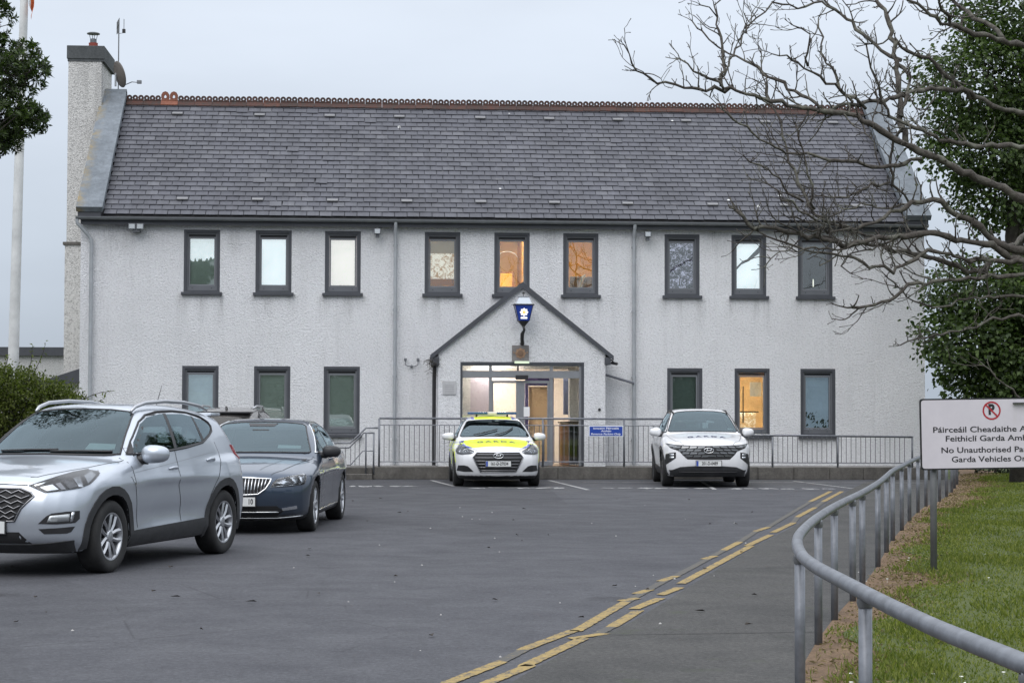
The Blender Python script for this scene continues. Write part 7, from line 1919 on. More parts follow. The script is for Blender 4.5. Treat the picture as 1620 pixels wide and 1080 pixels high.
# ---------------- bare tree
BARE = [
 [(10.2,-20.5,6.04,0.089),(9.52,-20.75,6.43,0.074),(8.92,-20.94,6.62,0.063),(8.59,-21.04,6.69,0.057),(7.96,-21.23,6.78,0.046),(7.65,-21.33,6.84,0.04),(7.38,-21.43,6.97,0.035),(7.15,-21.52,7.11,0.03),(7.01,-21.62,7.3,0.025)],
 [(8.64,-20.91,6.72,0.052),(8.55,-20.76,6.92,0.048),(8.28,-20.47,7.17,0.039),(8.12,-20.3,7.35,0.033),(8.02,-20.1,7.65,0.027)],
 [(8.01,-21.07,6.81,0.043),(7.79,-21.28,6.88,0.038),(7.59,-21.52,7.0,0.032),(7.52,-21.85,7.21,0.025)],
 [(9.98,-20.9,3.61,0.113),(9.26,-21.18,4.18,0.099),(8.77,-21.35,4.45,0.091),(8.26,-21.51,4.66,0.083),(7.83,-21.64,4.81,0.077),(7.41,-21.77,4.95,0.07),(6.99,-21.9,5.09,0.064),(6.75,-21.99,5.22,0.06),(6.54,-22.06,5.32,0.056),(6.27,-22.15,5.43,0.052),(5.78,-22.3,5.48,0.045),(5.5,-22.38,5.49,0.041),(5.11,-22.5,5.56,0.036),(4.82,-22.59,5.61,0.031),(4.53,-22.69,5.68,0.027),(4.24,-22.79,5.79,0.023),(4.03,-22.86,5.86,0.02),(3.82,-22.95,6.0,0.016)],
 [(4.55,-22.59,5.7,0.036),(4.43,-22.65,5.67,0.035),(4.07,-22.82,5.64,0.03),(3.77,-22.98,5.66,0.025),(3.53,-23.1,5.67,0.022),(3.3,-23.23,5.74,0.018),(3.15,-23.35,5.87,0.015),(3.05,-23.5,6.06,0.012)],
 [(5.83,-22.07,5.51,0.041),(5.77,-22.02,5.61,0.04),(5.53,-21.85,5.8,0.035),(5.25,-21.66,6.02,0.031),(5.03,-21.51,6.21,0.027),(4.74,-21.33,6.4,0.022),(4.6,-21.24,6.5,0.019),(4.43,-21.12,6.69,0.016),(4.3,-21.01,6.87,0.013)],
 [(4.4,-22.68,5.73,0.036),(4.43,-22.61,5.94,0.032),(4.41,-22.54,6.11,0.029),(4.4,-22.45,6.37,0.024),(4.4,-22.34,6.68,0.018),(4.39,-22.29,6.81,0.016),(4.48,-22.23,6.98,0.012)],
 [(4.4,-22.31,6.69,0.016),(4.32,-22.4,6.76,0.013),(4.16,-22.5,6.78,0.008)],
 [(4.39,-22.68,5.81,0.024),(4.51,-22.48,6.03,0.022),(4.72,-22.19,6.34,0.018),(4.86,-21.94,6.63,0.015),(4.97,-21.76,6.83,0.013)],
 [(6.46,-21.82,5.61,0.038),(6.19,-21.98,5.74,0.032),(5.99,-22.09,5.82,0.029),(5.69,-22.27,5.95,0.023),(5.56,-22.36,6.02,0.021),(5.29,-22.52,6.14,0.016),(5.06,-22.64,6.14,0.012)],
 [(5.6,-22.18,6.06,0.025),(5.59,-22.28,6.24,0.021),(5.58,-22.39,6.45,0.016),(5.37,-22.48,6.54,0.012)],
 [(6.25,-21.91,5.67,0.029),(6.09,-21.71,6.05,0.024),(5.96,-21.54,6.39,0.019),(5.98,-21.5,6.47,0.018),(5.99,-21.39,6.74,0.015),(5.96,-21.33,6.88,0.013)],
 [(7.17,-20.99,6.37,0.043),(7.04,-20.91,6.46,0.041),(6.83,-20.74,6.7,0.037),(6.66,-20.61,6.9,0.034),(6.47,-20.46,7.12,0.03),(6.24,-20.31,7.33,0.026),(6.01,-20.15,7.51,0.022)],
 [(6.39,-20.76,7.06,0.026),(6.11,-20.87,7.22,0.023),(5.76,-20.98,7.09,0.02),(5.4,-21.09,7.11,0.017),(5.28,-21.14,6.98,0.016),(5.13,-21.19,6.88,0.015),(4.99,-21.25,6.71,0.013)],
 [(7.09,-21.55,5.13,0.063),(7.11,-21.49,5.25,0.062),(7.09,-21.36,5.52,0.059),(7.1,-21.22,5.82,0.056),(7.12,-21.09,6.12,0.052),(7.1,-20.94,6.45,0.048),(7.13,-20.78,6.82,0.044),(7.06,-20.67,7.03,0.042),(6.99,-20.53,7.31,0.038),(6.94,-20.42,7.56,0.035)],
 [(7.13,-20.8,6.75,0.035),(7.17,-20.78,6.7,0.035),(7.34,-20.71,6.58,0.038),(7.66,-20.62,6.47,0.041),(7.98,-20.51,6.27,0.044),(8.21,-20.42,6.11,0.047),(8.43,-20.35,6.01,0.049),(8.77,-20.25,5.87,0.053),(9.14,-20.15,5.83,0.056),(9.89,-19.96,5.76,0.063)],
 [(7.17,-20.89,6.37,0.039),(7.29,-21.01,6.23,0.037),(7.28,-21.11,6.04,0.035),(7.18,-21.22,5.83,0.033),(7.1,-21.36,5.56,0.03)],
 [(8.45,-20.27,6.02,0.058),(8.19,-20.46,6.07,0.055),(7.82,-20.73,6.05,0.052),(7.44,-20.99,6.0,0.048),(7.1,-21.25,5.87,0.045),(6.72,-21.53,5.74,0.042),(6.36,-21.81,5.65,0.038),(6.02,-22.07,5.57,0.035),(5.77,-22.27,5.47,0.033)],
 [(10.01,-20.73,4.67,0.075),(9.24,-21.01,5.11,0.063),(8.85,-21.13,5.21,0.057),(8.55,-21.21,5.2,0.053),(8.11,-21.33,5.17,0.048),(7.7,-21.46,5.22,0.042),(7.38,-21.56,5.32,0.038),(7.06,-21.66,5.4,0.034),(6.83,-21.74,5.5,0.03),(6.69,-21.83,5.69,0.027),(6.57,-21.96,5.97,0.023),(6.46,-22.07,6.2,0.019),(6.41,-22.14,6.36,0.017)],
 [(7.27,-21.66,4.98,0.042),(7.12,-21.73,4.93,0.041),(6.88,-21.84,4.82,0.039),(6.64,-21.95,4.8,0.037),(6.28,-22.11,4.81,0.034),(5.97,-22.26,4.84,0.031),(5.67,-22.4,4.87,0.028),(5.43,-22.52,4.89,0.026),(5.26,-22.6,4.91,0.025),(4.99,-22.74,4.96,0.023),(4.76,-22.88,5.09,0.02),(4.5,-23.04,5.22,0.018),(4.33,-23.16,5.34,0.016)],
 [(7.06,-21.55,5.38,0.03),(6.95,-21.44,5.21,0.029),(6.96,-21.27,4.86,0.028),(7.0,-21.17,4.65,0.027),(7.18,-21.09,4.54,0.026),(7.27,-21.03,4.44,0.026)],
 [(10.02,-20.78,3.18,0.105),(9.1,-21.12,3.71,0.087),(8.62,-21.27,3.81,0.079),(8.38,-21.35,3.86,0.075),(8.29,-21.39,3.94,0.072),(8.06,-21.49,4.12,0.067),(7.85,-21.56,4.2,0.064),(7.64,-21.64,4.28,0.06),(7.42,-21.73,4.42,0.055),(7.25,-21.78,4.36,0.052),(7.09,-21.83,4.33,0.05),(6.8,-21.92,4.19,0.044),(6.49,-22.02,4.05,0.039),(6.18,-22.12,3.95,0.034),(5.87,-22.23,4.03,0.028),(5.67,-22.31,4.15,0.024),(5.53,-22.41,4.35,0.02)],
 [(9.27,-19.86,4.09,0.059),(8.9,-20.37,3.89,0.055),(8.56,-20.8,3.9,0.052)],
 [(10.02,-20.78,3.18,0.087),(9.19,-21.12,3.54,0.078),(8.79,-21.28,3.63,0.074),(8.59,-21.35,3.67,0.073),(8.26,-21.5,3.83,0.069),(7.82,-21.66,3.87,0.065),(7.5,-21.78,3.93,0.062),(7.29,-21.86,3.94,0.06),(6.86,-22.02,3.89,0.055),(6.55,-22.14,3.86,0.052),(6.25,-22.26,3.77,0.049),(6.07,-22.32,3.73,0.048),(5.96,-22.38,3.78,0.047),(5.52,-22.56,3.82,0.042),(5.09,-22.74,3.9,0.038),(4.77,-22.87,3.88,0.035),(4.69,-22.91,3.93,0.034),(4.51,-23.03,4.1,0.032)],
 [(9.99,-20.88,3.17,0.061),(9.16,-21.22,3.58,0.053),(8.24,-21.53,3.61,0.045),(7.81,-21.68,3.62,0.042),(7.49,-21.8,3.69,0.039),(7.28,-21.87,3.7,0.037),(7.01,-21.98,3.54,0.035),(6.73,-22.08,3.43,0.032),(6.4,-22.21,3.48,0.029),(6.13,-22.33,3.59,0.027),(5.73,-22.48,3.63,0.024),(5.33,-22.64,3.69,0.02),(4.98,-22.78,3.79,0.017),(4.84,-22.85,3.85,0.016)],
 [(8.42,-20.99,3.65,0.061),(8.35,-21.06,3.49,0.058),(7.95,-21.22,3.51,0.053),(7.62,-21.37,3.6,0.049),(7.28,-21.51,3.67,0.044),(6.86,-21.7,3.75,0.039),(6.44,-21.88,3.8,0.033),(6.09,-22.03,3.77,0.029)],
 [(9.99,-20.87,2.74,0.044),(9.18,-21.13,3.07,0.036),(8.79,-21.25,3.16,0.032),(8.45,-21.35,3.15,0.029),(7.93,-21.51,3.09,0.025),(7.57,-21.62,2.98,0.021),(7.4,-21.67,2.99,0.02),(7.12,-21.76,3.04,0.017),(6.96,-21.83,3.16,0.016),(6.74,-21.93,3.34,0.013),(6.68,-21.96,3.39,0.012)],
 [(9.99,-20.88,3.09,0.052),(9.17,-21.19,3.36,0.047),(8.77,-21.34,3.43,0.045),(8.08,-21.58,3.39,0.04),(7.59,-21.75,3.33,0.038),(7.17,-21.91,3.27,0.035),(6.99,-21.97,3.22,0.034),(6.73,-22.09,3.05,0.032),(6.5,-22.18,2.95,0.031),(6.17,-22.31,2.93,0.029)],
 [(9.8,-21.35,2.54,0.047),(9.0,-21.64,2.83,0.037),(8.61,-21.78,2.87,0.033),(8.28,-21.89,2.83,0.029),(8.01,-21.98,2.76,0.026),(7.75,-22.08,2.67,0.023),(7.39,-22.2,2.61,0.019),(6.98,-22.35,2.53,0.015),(6.76,-22.43,2.44,0.012)],
 [(9.63,-21.79,1.19,0.029),(8.9,-21.9,1.52,0.023),(8.54,-21.97,1.75,0.019),(8.29,-22.02,1.96,0.017),(8.06,-22.07,2.13,0.014),(7.86,-22.1,2.2,0.012)],
 [(5.6,-22.61,4.12,0.032),(5.51,-22.53,4.33,0.03),(5.38,-22.39,4.7,0.027),(5.31,-22.27,5.06,0.024),(5.28,-22.2,5.28,0.022),(5.19,-22.11,5.51,0.02),(5.1,-22.0,5.86,0.017),(5.07,-21.85,6.35,0.012)],
 [(5.62,-22.61,4.13,0.024),(5.53,-22.68,4.32,0.023),(5.52,-22.74,4.46,0.022),(5.46,-22.81,4.65,0.02),(5.33,-22.95,5.01,0.017),(5.27,-23.03,5.19,0.016)],
 [(5.45,-22.6,4.25,0.024),(5.2,-22.78,4.42,0.02),(4.93,-22.98,4.62,0.016),(4.62,-23.16,4.73,0.012)],
 [(5.64,-22.71,4.04,0.024),(5.41,-22.81,4.08,0.021),(5.14,-22.95,4.26,0.016),(4.92,-23.07,4.42,0.012)],
 [(6.86,-21.71,4.59,0.025),(6.65,-21.83,4.6,0.024),(6.4,-21.98,4.49,0.022),(6.15,-22.14,4.37,0.02),(5.93,-22.26,4.35,0.018),(5.66,-22.42,4.35,0.016)],
 [(7.2,-21.43,4.38,0.025),(6.75,-21.74,4.27,0.022),(6.44,-21.98,4.31,0.019),(6.13,-22.21,4.22,0.017),(5.82,-22.45,4.07,0.014),(5.62,-22.61,4.09,0.012)],
 [(6.62,-21.87,3.88,0.033),(6.24,-22.1,3.92,0.028),(5.94,-22.3,4.03,0.023),(5.75,-22.42,4.07,0.02),(5.46,-22.59,4.01,0.016),(5.18,-22.78,4.07,0.012)],
 [(6.15,-22.24,3.94,0.025),(5.93,-22.36,3.87,0.022),(5.74,-22.47,3.93,0.02),(5.38,-22.65,3.87,0.017),(5.09,-22.82,3.97,0.014),(4.94,-22.96,4.13,0.012)],
 [(6.23,-22.34,3.76,0.024),(5.98,-22.46,3.64,0.021),(5.61,-22.63,3.67,0.017),(5.36,-22.76,3.59,0.014),(5.16,-22.86,3.66,0.012)],
 [(6.9,-21.89,3.9,0.025),(6.59,-22.04,3.74,0.02),(6.21,-22.21,3.63,0.014),(6.02,-22.32,3.47,0.011),(6.12,-22.42,3.36,0.008)],
 [(5.3,-22.77,3.68,0.016),(5.06,-22.92,3.54,0.011),(4.9,-23.04,3.42,0.008)]]
BX, BY = 10.12, -20.85
bt = empty('bare_tree', (BX, BY, 0)); tag(bt, 'leafless grey tree reaching in from the right with lichen covered branches', 'tree')
MB().tube([(0.05, 0.1, -0.05), (0.0, 0.05, 0.8), (-0.03, 0.0, 1.9), (-0.02, 0.03, 3.2), (0.0, 0.0, 4.6), (-0.02, 0.02, 6.2), (0.1, 0.1, 7.3), (0.35, 0.1, 8.3)], [0.30, 0.23, 0.21, 0.20, 0.15, 0.10, 0.05, 0.012], 12).build('trunk', BARKG, bt, smooth=True)
rb = random.Random(21)
def gnarl(pts, rad, amp=0.018):
    out = []; rr = []
    for i in range(len(pts) - 1):
        a, b = Vector(pts[i]), Vector(pts[i + 1]); k = max(1, int((b - a).length / 0.10))
        for j in range(k):
            t = j / k; p = a.lerp(b, t)
            out.append(p + Vector((rb.gauss(0, amp), rb.gauss(0, amp), rb.gauss(0, amp)))); rr.append((rad[i] + (rad[i + 1] - rad[i]) * t) * rb.uniform(0.78, 1.22))
    out.append(Vector(pts[-1])); rr.append(rad[-1]); return out, rr
def twig(mb, p, d, L, r_, lev):
    pts = [p]; rr = [r_]; n = max(3, int(L / 0.06))
    d = d.normalized()
    for i in range(n):
        d = (d + Vector((rb.gauss(0, .20), rb.gauss(0, .20), rb.gauss(0.05, .20)))).normalized()
        p = p + d * (L / n); pts.append(p); rr.append(max(0.0035, r_ * (1 - 0.55 * (i + 1) / n)))
        if lev > 0 and i > 0 and rb.random() < 0.5:
            twig(mb, p, (d + Vector((rb.gauss(0, .7), rb.gauss(0, .5), rb.gauss(0.25, .6)))), L * rb.uniform(0.25, 0.55), rr[-1] * 0.75, lev - 1)
    rr[-1] *= 1.5            # swollen bud
    mb.tube(pts, rr, 4)
NB_ = len(BARE)
for k_ in (0, 3, 18, 23, 26, 28):      # limbs on the far side of the trunk
    BARE.append([(2 * BX - x * 0.9 - BX * 0.1, BY + (BY - y) * 0.7 + 0.3, z + 0.25, r_) for x, y, z, r_ in BARE[k_]])
for bi, row in enumerate(BARE):
    pts = [(x - BX, y - BY, z) for x, y, z, r_ in row]; rad = [max(0.008, r_ * 0.67) for *_, r_ in row]
    gp, gr_ = gnarl(pts, rad)
    mb = MB(); mb.tube(gp, gr_, 7)
    tot = len(gp)
    dens = 0.92 if bi < 30 else 1.0
    for i in range(2, tot - 1):
        xw = gp[i].x + BX
        if 8.3 < xw < 10.9: continue
        if rb.random() < dens * (1.0 if gr_[i] < 0.05 else 0.5):
            t = (gp[i + 1] - gp[i - 1]).normalized()
            sd = Vector((rb.gauss(-0.15, .6), rb.gauss(0, .6), rb.gauss(0.35, .7)))
            if rb.random() < 0.45: twig(mb, gp[i], sd + t * 0.2, rb.uniform(0.04, 0.10), 0.007, 0)
            twig(mb, gp[i], t * 0.45 + sd, rb.uniform(0.08, 0.52) * (1.0 if gr_[i] < 0.05 else 0.75), max(0.0075, min(0.014, gr_[i] * 0.5)), 2 if rb.random() < 0.25 else 1)
    t = (gp[-1] - gp[-2])
    for k in range(3): twig(mb, gp[-1], t.normalized() + Vector((rb.gauss(0, .45), rb.gauss(0, .4), rb.gauss(0.1, .45))), rb.uniform(0.12, 0.3), max(0.005, gr_[-1] * 0.7), 1)
    mb.build('branch', BARKG, bt, smooth=True)

# ---------------- broad leaved tree behind it
rng = np.random.default_rng(4)
TX, TY = 14.42, -4.6
lt = empty('broadleaf_tree', (TX, TY, 0)); tag(lt, 'dense dark green broadleaf tree at the right end of the building', 'tree')
MB().tube([(0, 0, -0.1), (0.02, 0, 1.5), (-0.1, 0.05, 3.2), (-0.2, 0, 5.5), (0.1, 0.1, 8.5), (0.2, 0, 11)], [0.34, 0.27, 0.24, 0.2, 0.14, 0.05], 10).build('trunk', BARKD, lt, smooth=True)
LB_ = [((-0.9, -0.3, 8.9), (1.6, 1.5, 1.3), 3.2), ((0.3, 0.2, 10.6), (1.9, 1.8, 1.3), 3), ((-0.8, 0.0, 7.5), (1.7, 1.5, 0.9), 2.6), ((0.9, 0, 8.3), (1.7, 1.8, 1.5), 3), ((1.5, 0.3, 6.0), (1.3, 1.4, 1.2), 2), ((-0.4, 0.2, 6.35), (1.2, 1.3, 0.75), 1.6), ((1.6, 0, 11.6), (1.8, 1.8, 1.4), 2),
       ((-0.9, -0.6, 4.2), (1.5, 1.3, 0.75), 2.2), ((-1.2, -0.7, 3.1), (1.55, 1.2, 0.85), 3.2), ((0.5, -0.2, 3.6), (1.6, 1.4, 1.2), 3.2), ((-0.5, -0.5, 2.35), (1.5, 1.2, 0.55), 2.2), ((1.4, 0, 2.4), (1.6, 1.4, 1.2), 2.4), ((1.9, 0.2, 4.6), (1.4, 1.4, 1.2), 2)]
# leaves hang in clumps along twigs
NCL = 3300
cc_, dd_ = blob_points(rng, LB_, NCL, 0.35)
tw_ = MB()
for k in range(0, NCL, 6):
    tw_.tube([Vector(cc_[k]) - Vector(dd_[k]) * 0.7, Vector(cc_[k])], [0.018, 0.006], 4, cap=False)
for (c, r3, _) in LB_: tw_.tube([Vector((0.0, 0, max(1.5, c[2] - 1.0))), Vector(c) * 0.5 + Vector((0, 0, c[2] * 0.5 - 0.1)) if False else (Vector((0, 0, c[2] - 0.5)).lerp(Vector(c), 0.5)), Vector(c)], [0.09, 0.06, 0.025], 6, cap=False)
tw_.build('branches', BARKD, lt).__setitem__('kind', 'stuff')
per = 17
base = np.repeat(cc_, per, 0) + rng.normal(size=(NCL * per, 3)) * np.array([0.20, 0.20, 0.14])
out = np.repeat(dd_, per, 0)
Dr = out * 0.7 + rng.normal(size=base.shape) * 0.6 + np.array([0, 0, -0.45])
Nr = np.array([0, 0, 1.0]) + rng.normal(size=base.shape) * 0.45 + out * 0.35
LEAFD = m_leaf('broadleaf', (0.018, 0.034, 0.011), (0.090, 0.135, 0.036), 0.38)
leaf_mesh('crown', base, Dr, Nr, rng.uniform(0.07, 0.125, len(base)), rng.uniform(0.055, 0.10, len(base)), LEAFD, lt, 0.2, True).__setitem__('kind', 'stuff')

# ---------------- evergreen at the upper left
EX, EY_ = -6.95, -16.8
ev = empty('evergreen_tree', (EX, EY_, 0)); tag(ev, 'glossy dark evergreen tree leaning in at the upper left', 'tree')
MB().tube([(-0.4, 0, -0.1), (-0.35, 0, 2.0), (-0.2, 0, 4.2), (0.1, 0, 6.5), (0.1, 0.3, 12.5)], [0.22, 0.18, 0.15, 0.12, 0.03], 10).build('trunk', BARKD, ev, smooth=True)
LE = [((0.45, 0, 7.7), (1.0, 1.1, 0.9), 4), ((-0.2, 0.3, 10.6), (1.9, 2.0, 1.4), 3.5), ((0.2, 0.8, 12.6), (1.8, 2.0, 1.3), 3), ((0.85, 0.0, 6.85), (1.15, 1.1, 0.6), 4), ((0.98, 0, 6.1), (1.02, 1.0, 0.42), 3.6), ((0.3, 0, 8.9), (1.0, 1.2, 0.8), 2), ((-0.3, 0, 6.5), (1.5, 1.4, 1.0), 2), ((0.80, 0, 5.72), (0.85, 0.9, 0.28), 1.6), ((-0.9, 0, 7.8), (1.3, 1.4, 1.3), 2)]
NCL = 3600
cc_, dd_ = blob_points(rng, LE, NCL, 0.4)
per = 15
ro_ = rng.uniform(0, 2 * PI, (NCL, per)) 
up = dd_ * 0.6 + rng.normal(size=dd_.shape) * 0.35 + np.array([0, 0, 0.25]); up /= np.linalg.norm(up, axis=1, keepdims=True)
a_ = np.cross(up, np.array([0.3, 0.9, 0.1])); a_ /= np.linalg.norm(a_, axis=1, keepdims=True); b2_ = np.cross(up, a_)
Dl = (a_[:, None] * np.cos(ro_)[..., None] + b2_[:, None] * np.sin(ro_)[..., None]) + up[:, None] * rng.uniform(0.1, 1.0, (NCL, per, 1))
Pl = cc_[:, None] - up[:, None] * rng.uniform(0, 0.10, (NCL, per, 1))
Nl = np.repeat(up, per, 0) + rng.normal(size=(NCL * per, 3)) * 0.25
EVL = m_leaf('evergreen_leaf', (0.014, 0.026, 0.008), (0.085, 0.130, 0.030), 0.3, 0.35)
leaf_mesh('crown', Pl.reshape(-1, 3), Dl.reshape(-1, 3), Nl, rng.uniform(0.07, 0.12, NCL * per), rng.uniform(0.024, 0.036, NCL * per), EVL, ev).__setitem__('kind', 'stuff')
tw_ = MB(); re_ = random.Random(5)
for k in range(0, NCL, 3): tw_.tube([Vector(cc_[k]) - Vector(up[k]) * re_.uniform(0.25, 0.6) - Vector((0.1, 0, 0.05)), Vector(cc_[k])], [0.010, 0.005], 4, cap=False)
for k in range(6):   # bare twigs hanging below the crown
    p = Vector((re_.uniform(0.1, 0.6), re_.uniform(-.3, .3), re_.uniform(5.3, 5.6)))
    tw_.tube([p + Vector((-0.5, 0, 0.25)), p, p + Vector((re_.uniform(0.1, 0.3), 0, re_.uniform(-0.15, 0.05)))], [0.012, 0.007, 0.004], 4, cap=False)
for (c, r3, _) in LE: tw_.tube([Vector((-0.2, 0, max(3.5, c[2] - 1.2))), Vector((0.2 + c[0] * 0.3, 0, c[2] - 0.4)), Vector(c)], [0.06, 0.04, 0.015], 5, cap=False)
tw_.build('branches', BARKD, ev).__setitem__('kind', 'stuff')

# ---------------- bush behind the silver car
HX, HY = -6.0, -13.7
hb = empty('leafy_bush', (HX, HY, 0)); tag(hb, 'wide olive green bush behind the silver SUV at the left edge', 'bush')
LH = [((-0.9, 0, 1.40), (1.3, 0.9, 0.98), 4), ((0.2, -0.1, 1.30), (0.98, 0.8, 0.90), 4), ((0.72, 0, 1.05), (0.56, 0.7, 1.0), 3), ((-2.2, 0, 1.4), (1.2, 0.9, 1.1), 2), ((-0.2, 0, 1.75), (0.8, 0.7, 0.55), 1.6)]
NCL = 4200
cc_, dd_ = blob_points(rng, LH, NCL, 0.5)
# wild shoots standing clear of the mass
sh = []
tw_ = MB(); re_ = random.Random(8)
for (x, z, L, dx) in ((0.30, 2.2, 0.55, 0.35), (0.22, 2.25, 0.42, 0.1), (-0.5, 2.25, 0.3, 0.15), (-0.35, 2.2, 0.35, -0.1), (-0.2, 2.2, 0.3, 0.2), (1.1, 1.75, 0.55, 2.2), (1.12, 1.62, 0.4, 1.6), (1.1, 1.5, 0.45, 2.0), (1.1, 1.4, 0.35, 1.3), (-1.6, 2.3, 0.3, -0.2), (1.05, 1.25, 0.35, 1.5)):
    d = Vector((dx, re_.uniform(-.2, .2), 0.75)).normalized(); p = Vector((x, 0, z)); pts = [p - d * 0.3, p]
    for k in range(6):
        d = (d + Vector((re_.gauss(0, .1), 0, re_.gauss(-0.03 * dx, .08)))).normalized(); p = p + d * L / 6; pts.append(p); sh += [tuple(p)] * 2
    tw_.tube(pts, [0.008] * 2 + [0.006, 0.006, 0.005, 0.005, 0.004, 0.003], 4, cap=False)
for k in range(0, NCL, 5): tw_.tube([Vector(cc_[k]) - Vector(dd_[k]) * 0.4, Vector(cc_[k])], [0.007, 0.004], 3, cap=False)
for k in range(14): tw_.tube([Vector((re_.uniform(-0.6, .6) - .5, re_.uniform(-.3, .3), -0.02)), Vector((re_.uniform(-1.8, .8), re_.uniform(-.4, .4), 1.2))], [0.03, 0.015], 5, cap=False)
tw_.build('stems', BARKD, hb).__setitem__('kind', 'stuff')
per = 9
Pl = np.repeat(cc_, per, 0) + rng.normal(size=(NCL * per, 3)) * 0.055
Dl = np.repeat(dd_, per, 0) * 0.5 + rng.normal(size=Pl.shape) * 0.7 + np.array([0, 0, 0.25])
Nl = np.array([0, 0, 1.0]) + rng.normal(size=Pl.shape) * 0.6
shp = np.array(sh) + rng.normal(size=(len(sh), 3)) * 0.012
Pl = np.concatenate([Pl, shp]); Dl = np.concatenate([Dl, rng.normal(size=shp.shape)]); Nl = np.concatenate([Nl, np.array([0, 0, 1.0]) + rng.normal(size=shp.shape) * .5])
BUSHL = m_leaf('bush_leaf', (0.045, 0.062, 0.015), (0.165, 0.190, 0.048), 0.38)
leaf_mesh('foliage', Pl, Dl, Nl, rng.uniform(0.045, 0.085, len(Pl)), rng.uniform(0.022, 0.042, len(Pl)), BUSHL, hb).__setitem__('kind', 'stuff')

# ---------------- dark hedge beyond the lawn
hg = empty('boundary_hedge', (20.2, 1.4, 0)); tag(hg, 'dark clipped hedge beyond the far end of the lawn', 'hedge')
LG = [((x, 0, 1.1), (1.2, 0.8, 1.2), 1) for x in np.arange(-4.5, 7.5, 1.0)]
cc_, dd_ = blob_points(rng, LG, 1500, 0.6); per = 8
Pl = np.repeat(cc_, per, 0) + rng.normal(size=(1500 * per, 3)) * 0.08
leaf_mesh('foliage', Pl, np.repeat(dd_, per, 0) + rng.normal(size=Pl.shape) * 0.7, np.array([0, 0, 1.0]) + rng.normal(size=Pl.shape) * .6, rng.uniform(0.08, 0.14, len(Pl)), rng.uniform(0.05, 0.09, len(Pl)), m_leaf('hedge_leaf', (0.010, 0.016, 0.007), (0.030, 0.045, 0.015), 0.15), hg).__setitem__('kind', 'stuff')
tw_ = MB()
for x in np.arange(-4.5, 7.5, 0.5): tw_.tube([(x, 0, -0.02), (x + 0.1, 0.05, 1.4)], [0.04, 0.02], 5, cap=False)
tw_.build('stems', BARKD, hg).__setitem__('kind', 'stuff')
# ---------------- drooping shrub at the right edge
fs = empty('drooping_shrub', (8.35, -23.6, 0)); tag(fs, 'dark drooping shrub cut off by the right edge above the lawn', 'shrub')
tw_ = MB(); Pl = []; Dl = []; re_ = random.Random(9)
for k in range(26):
    a = re_.uniform(0, 2 * PI); p = Vector((0.25, 0, 0.55)) ; d = Vector((math.cos(a), math.sin(a), 0.75))
    pts = [p.copy()]
    for j in range(7):
        d = (d + Vector((0, 0, -0.27))).normalized(); p = p + d * 0.085; pts.append(p.copy())
        for q in range(3): Pl.append(tuple(p)); Dl.append(tuple(d + Vector((re_.gauss(0, .5), re_.gauss(0, .5), re_.gauss(-0.3, .3)))))
    tw_.tube(pts, 0.005, 4, cap=False)
tw_.tube([(0.25, 0, -0.02), (0.25, 0, 0.6)], 0.03, 6)
tw_.build('stems', BARKD, fs).__setitem__('kind', 'stuff')
Pl, Dl = np.array(Pl), np.array(Dl)
leaf_mesh('foliage', Pl, Dl, np.array([0, 0, 1.0]) + rng.normal(size=Pl.shape) * .5, rng.uniform(0.09, 0.15, len(Pl)), rng.uniform(0.02, 0.03, len(Pl)), m_leaf('shrub_leaf', (0.012, 0.020, 0.010), (0.040, 0.058, 0.024), 0.2), fs).__setitem__('kind', 'stuff')

# ---------------- woodland on the far side of the road behind the viewer (mirrored in the glass)
wd_c = []
for k in range(16):
    x = -46 + k * 6.2 + rng.uniform(-1.5, 1.5); y = -82 + rng.uniform(-5, 5); h = rng.uniform(6.5, 10.5)
    for j in range(5): wd_c.append(((x + rng.uniform(-2, 2), y + rng.uniform(-2, 2), h * rng.uniform(0.25, 0.82)), (rng.uniform(2.0, 3.2), 2.6, rng.uniform(1.6, 2.4)), 1))
cc_, dd_ = blob_points(rng, wd_c, 60000, 0.3)
wo_ = leaf_mesh('woodland', cc_, dd_ + rng.normal(size=cc_.shape) * .6, np.array([0, 0, 1.0]) + rng.normal(size=cc_.shape) * .7, rng.uniform(0.22, 0.45, len(cc_)), rng.uniform(0.18, 0.36, len(cc_)), m_leaf('woodland_leaf', (0.035, 0.055, 0.030), (0.075, 0.105, 0.055), 0.2), None)
bnk = MB()  # unseen sheet added to close sky gaps in the mirrored trees
for i in range(60):
    x0_, x1_ = -50 + i * 1.75, -50 + (i + 1) * 1.75
    h0_, h1_ = 4.6 + 0.9 * math.sin(i * 0.9) + 0.5 * math.sin(i * 2.3), 4.6 + 0.9 * math.sin((i + 1) * 0.9) + 0.5 * math.sin((i + 1) * 2.3)
    bnk.add([(x0_, -86, 0), (x1_, -86, 0), (x1_, -87.5, h1_), (x0_, -87.5, h0_), (x0_, -90, h0_), (x1_, -90, h1_)], [(0, 1, 2, 3), (3, 2, 5, 4)])
bk = bnk.build('reflection_backing', simple('backing_green', (0.045, 0.066, 0.036), 0.95, vary=0.35, vscale=0.8)); tag(bk, 'unseen green sheet added behind the trees to fill out their reflections', kind='structure')
tag(wo_, 'belt of trees across the road, seen only as reflections', kind='stuff')

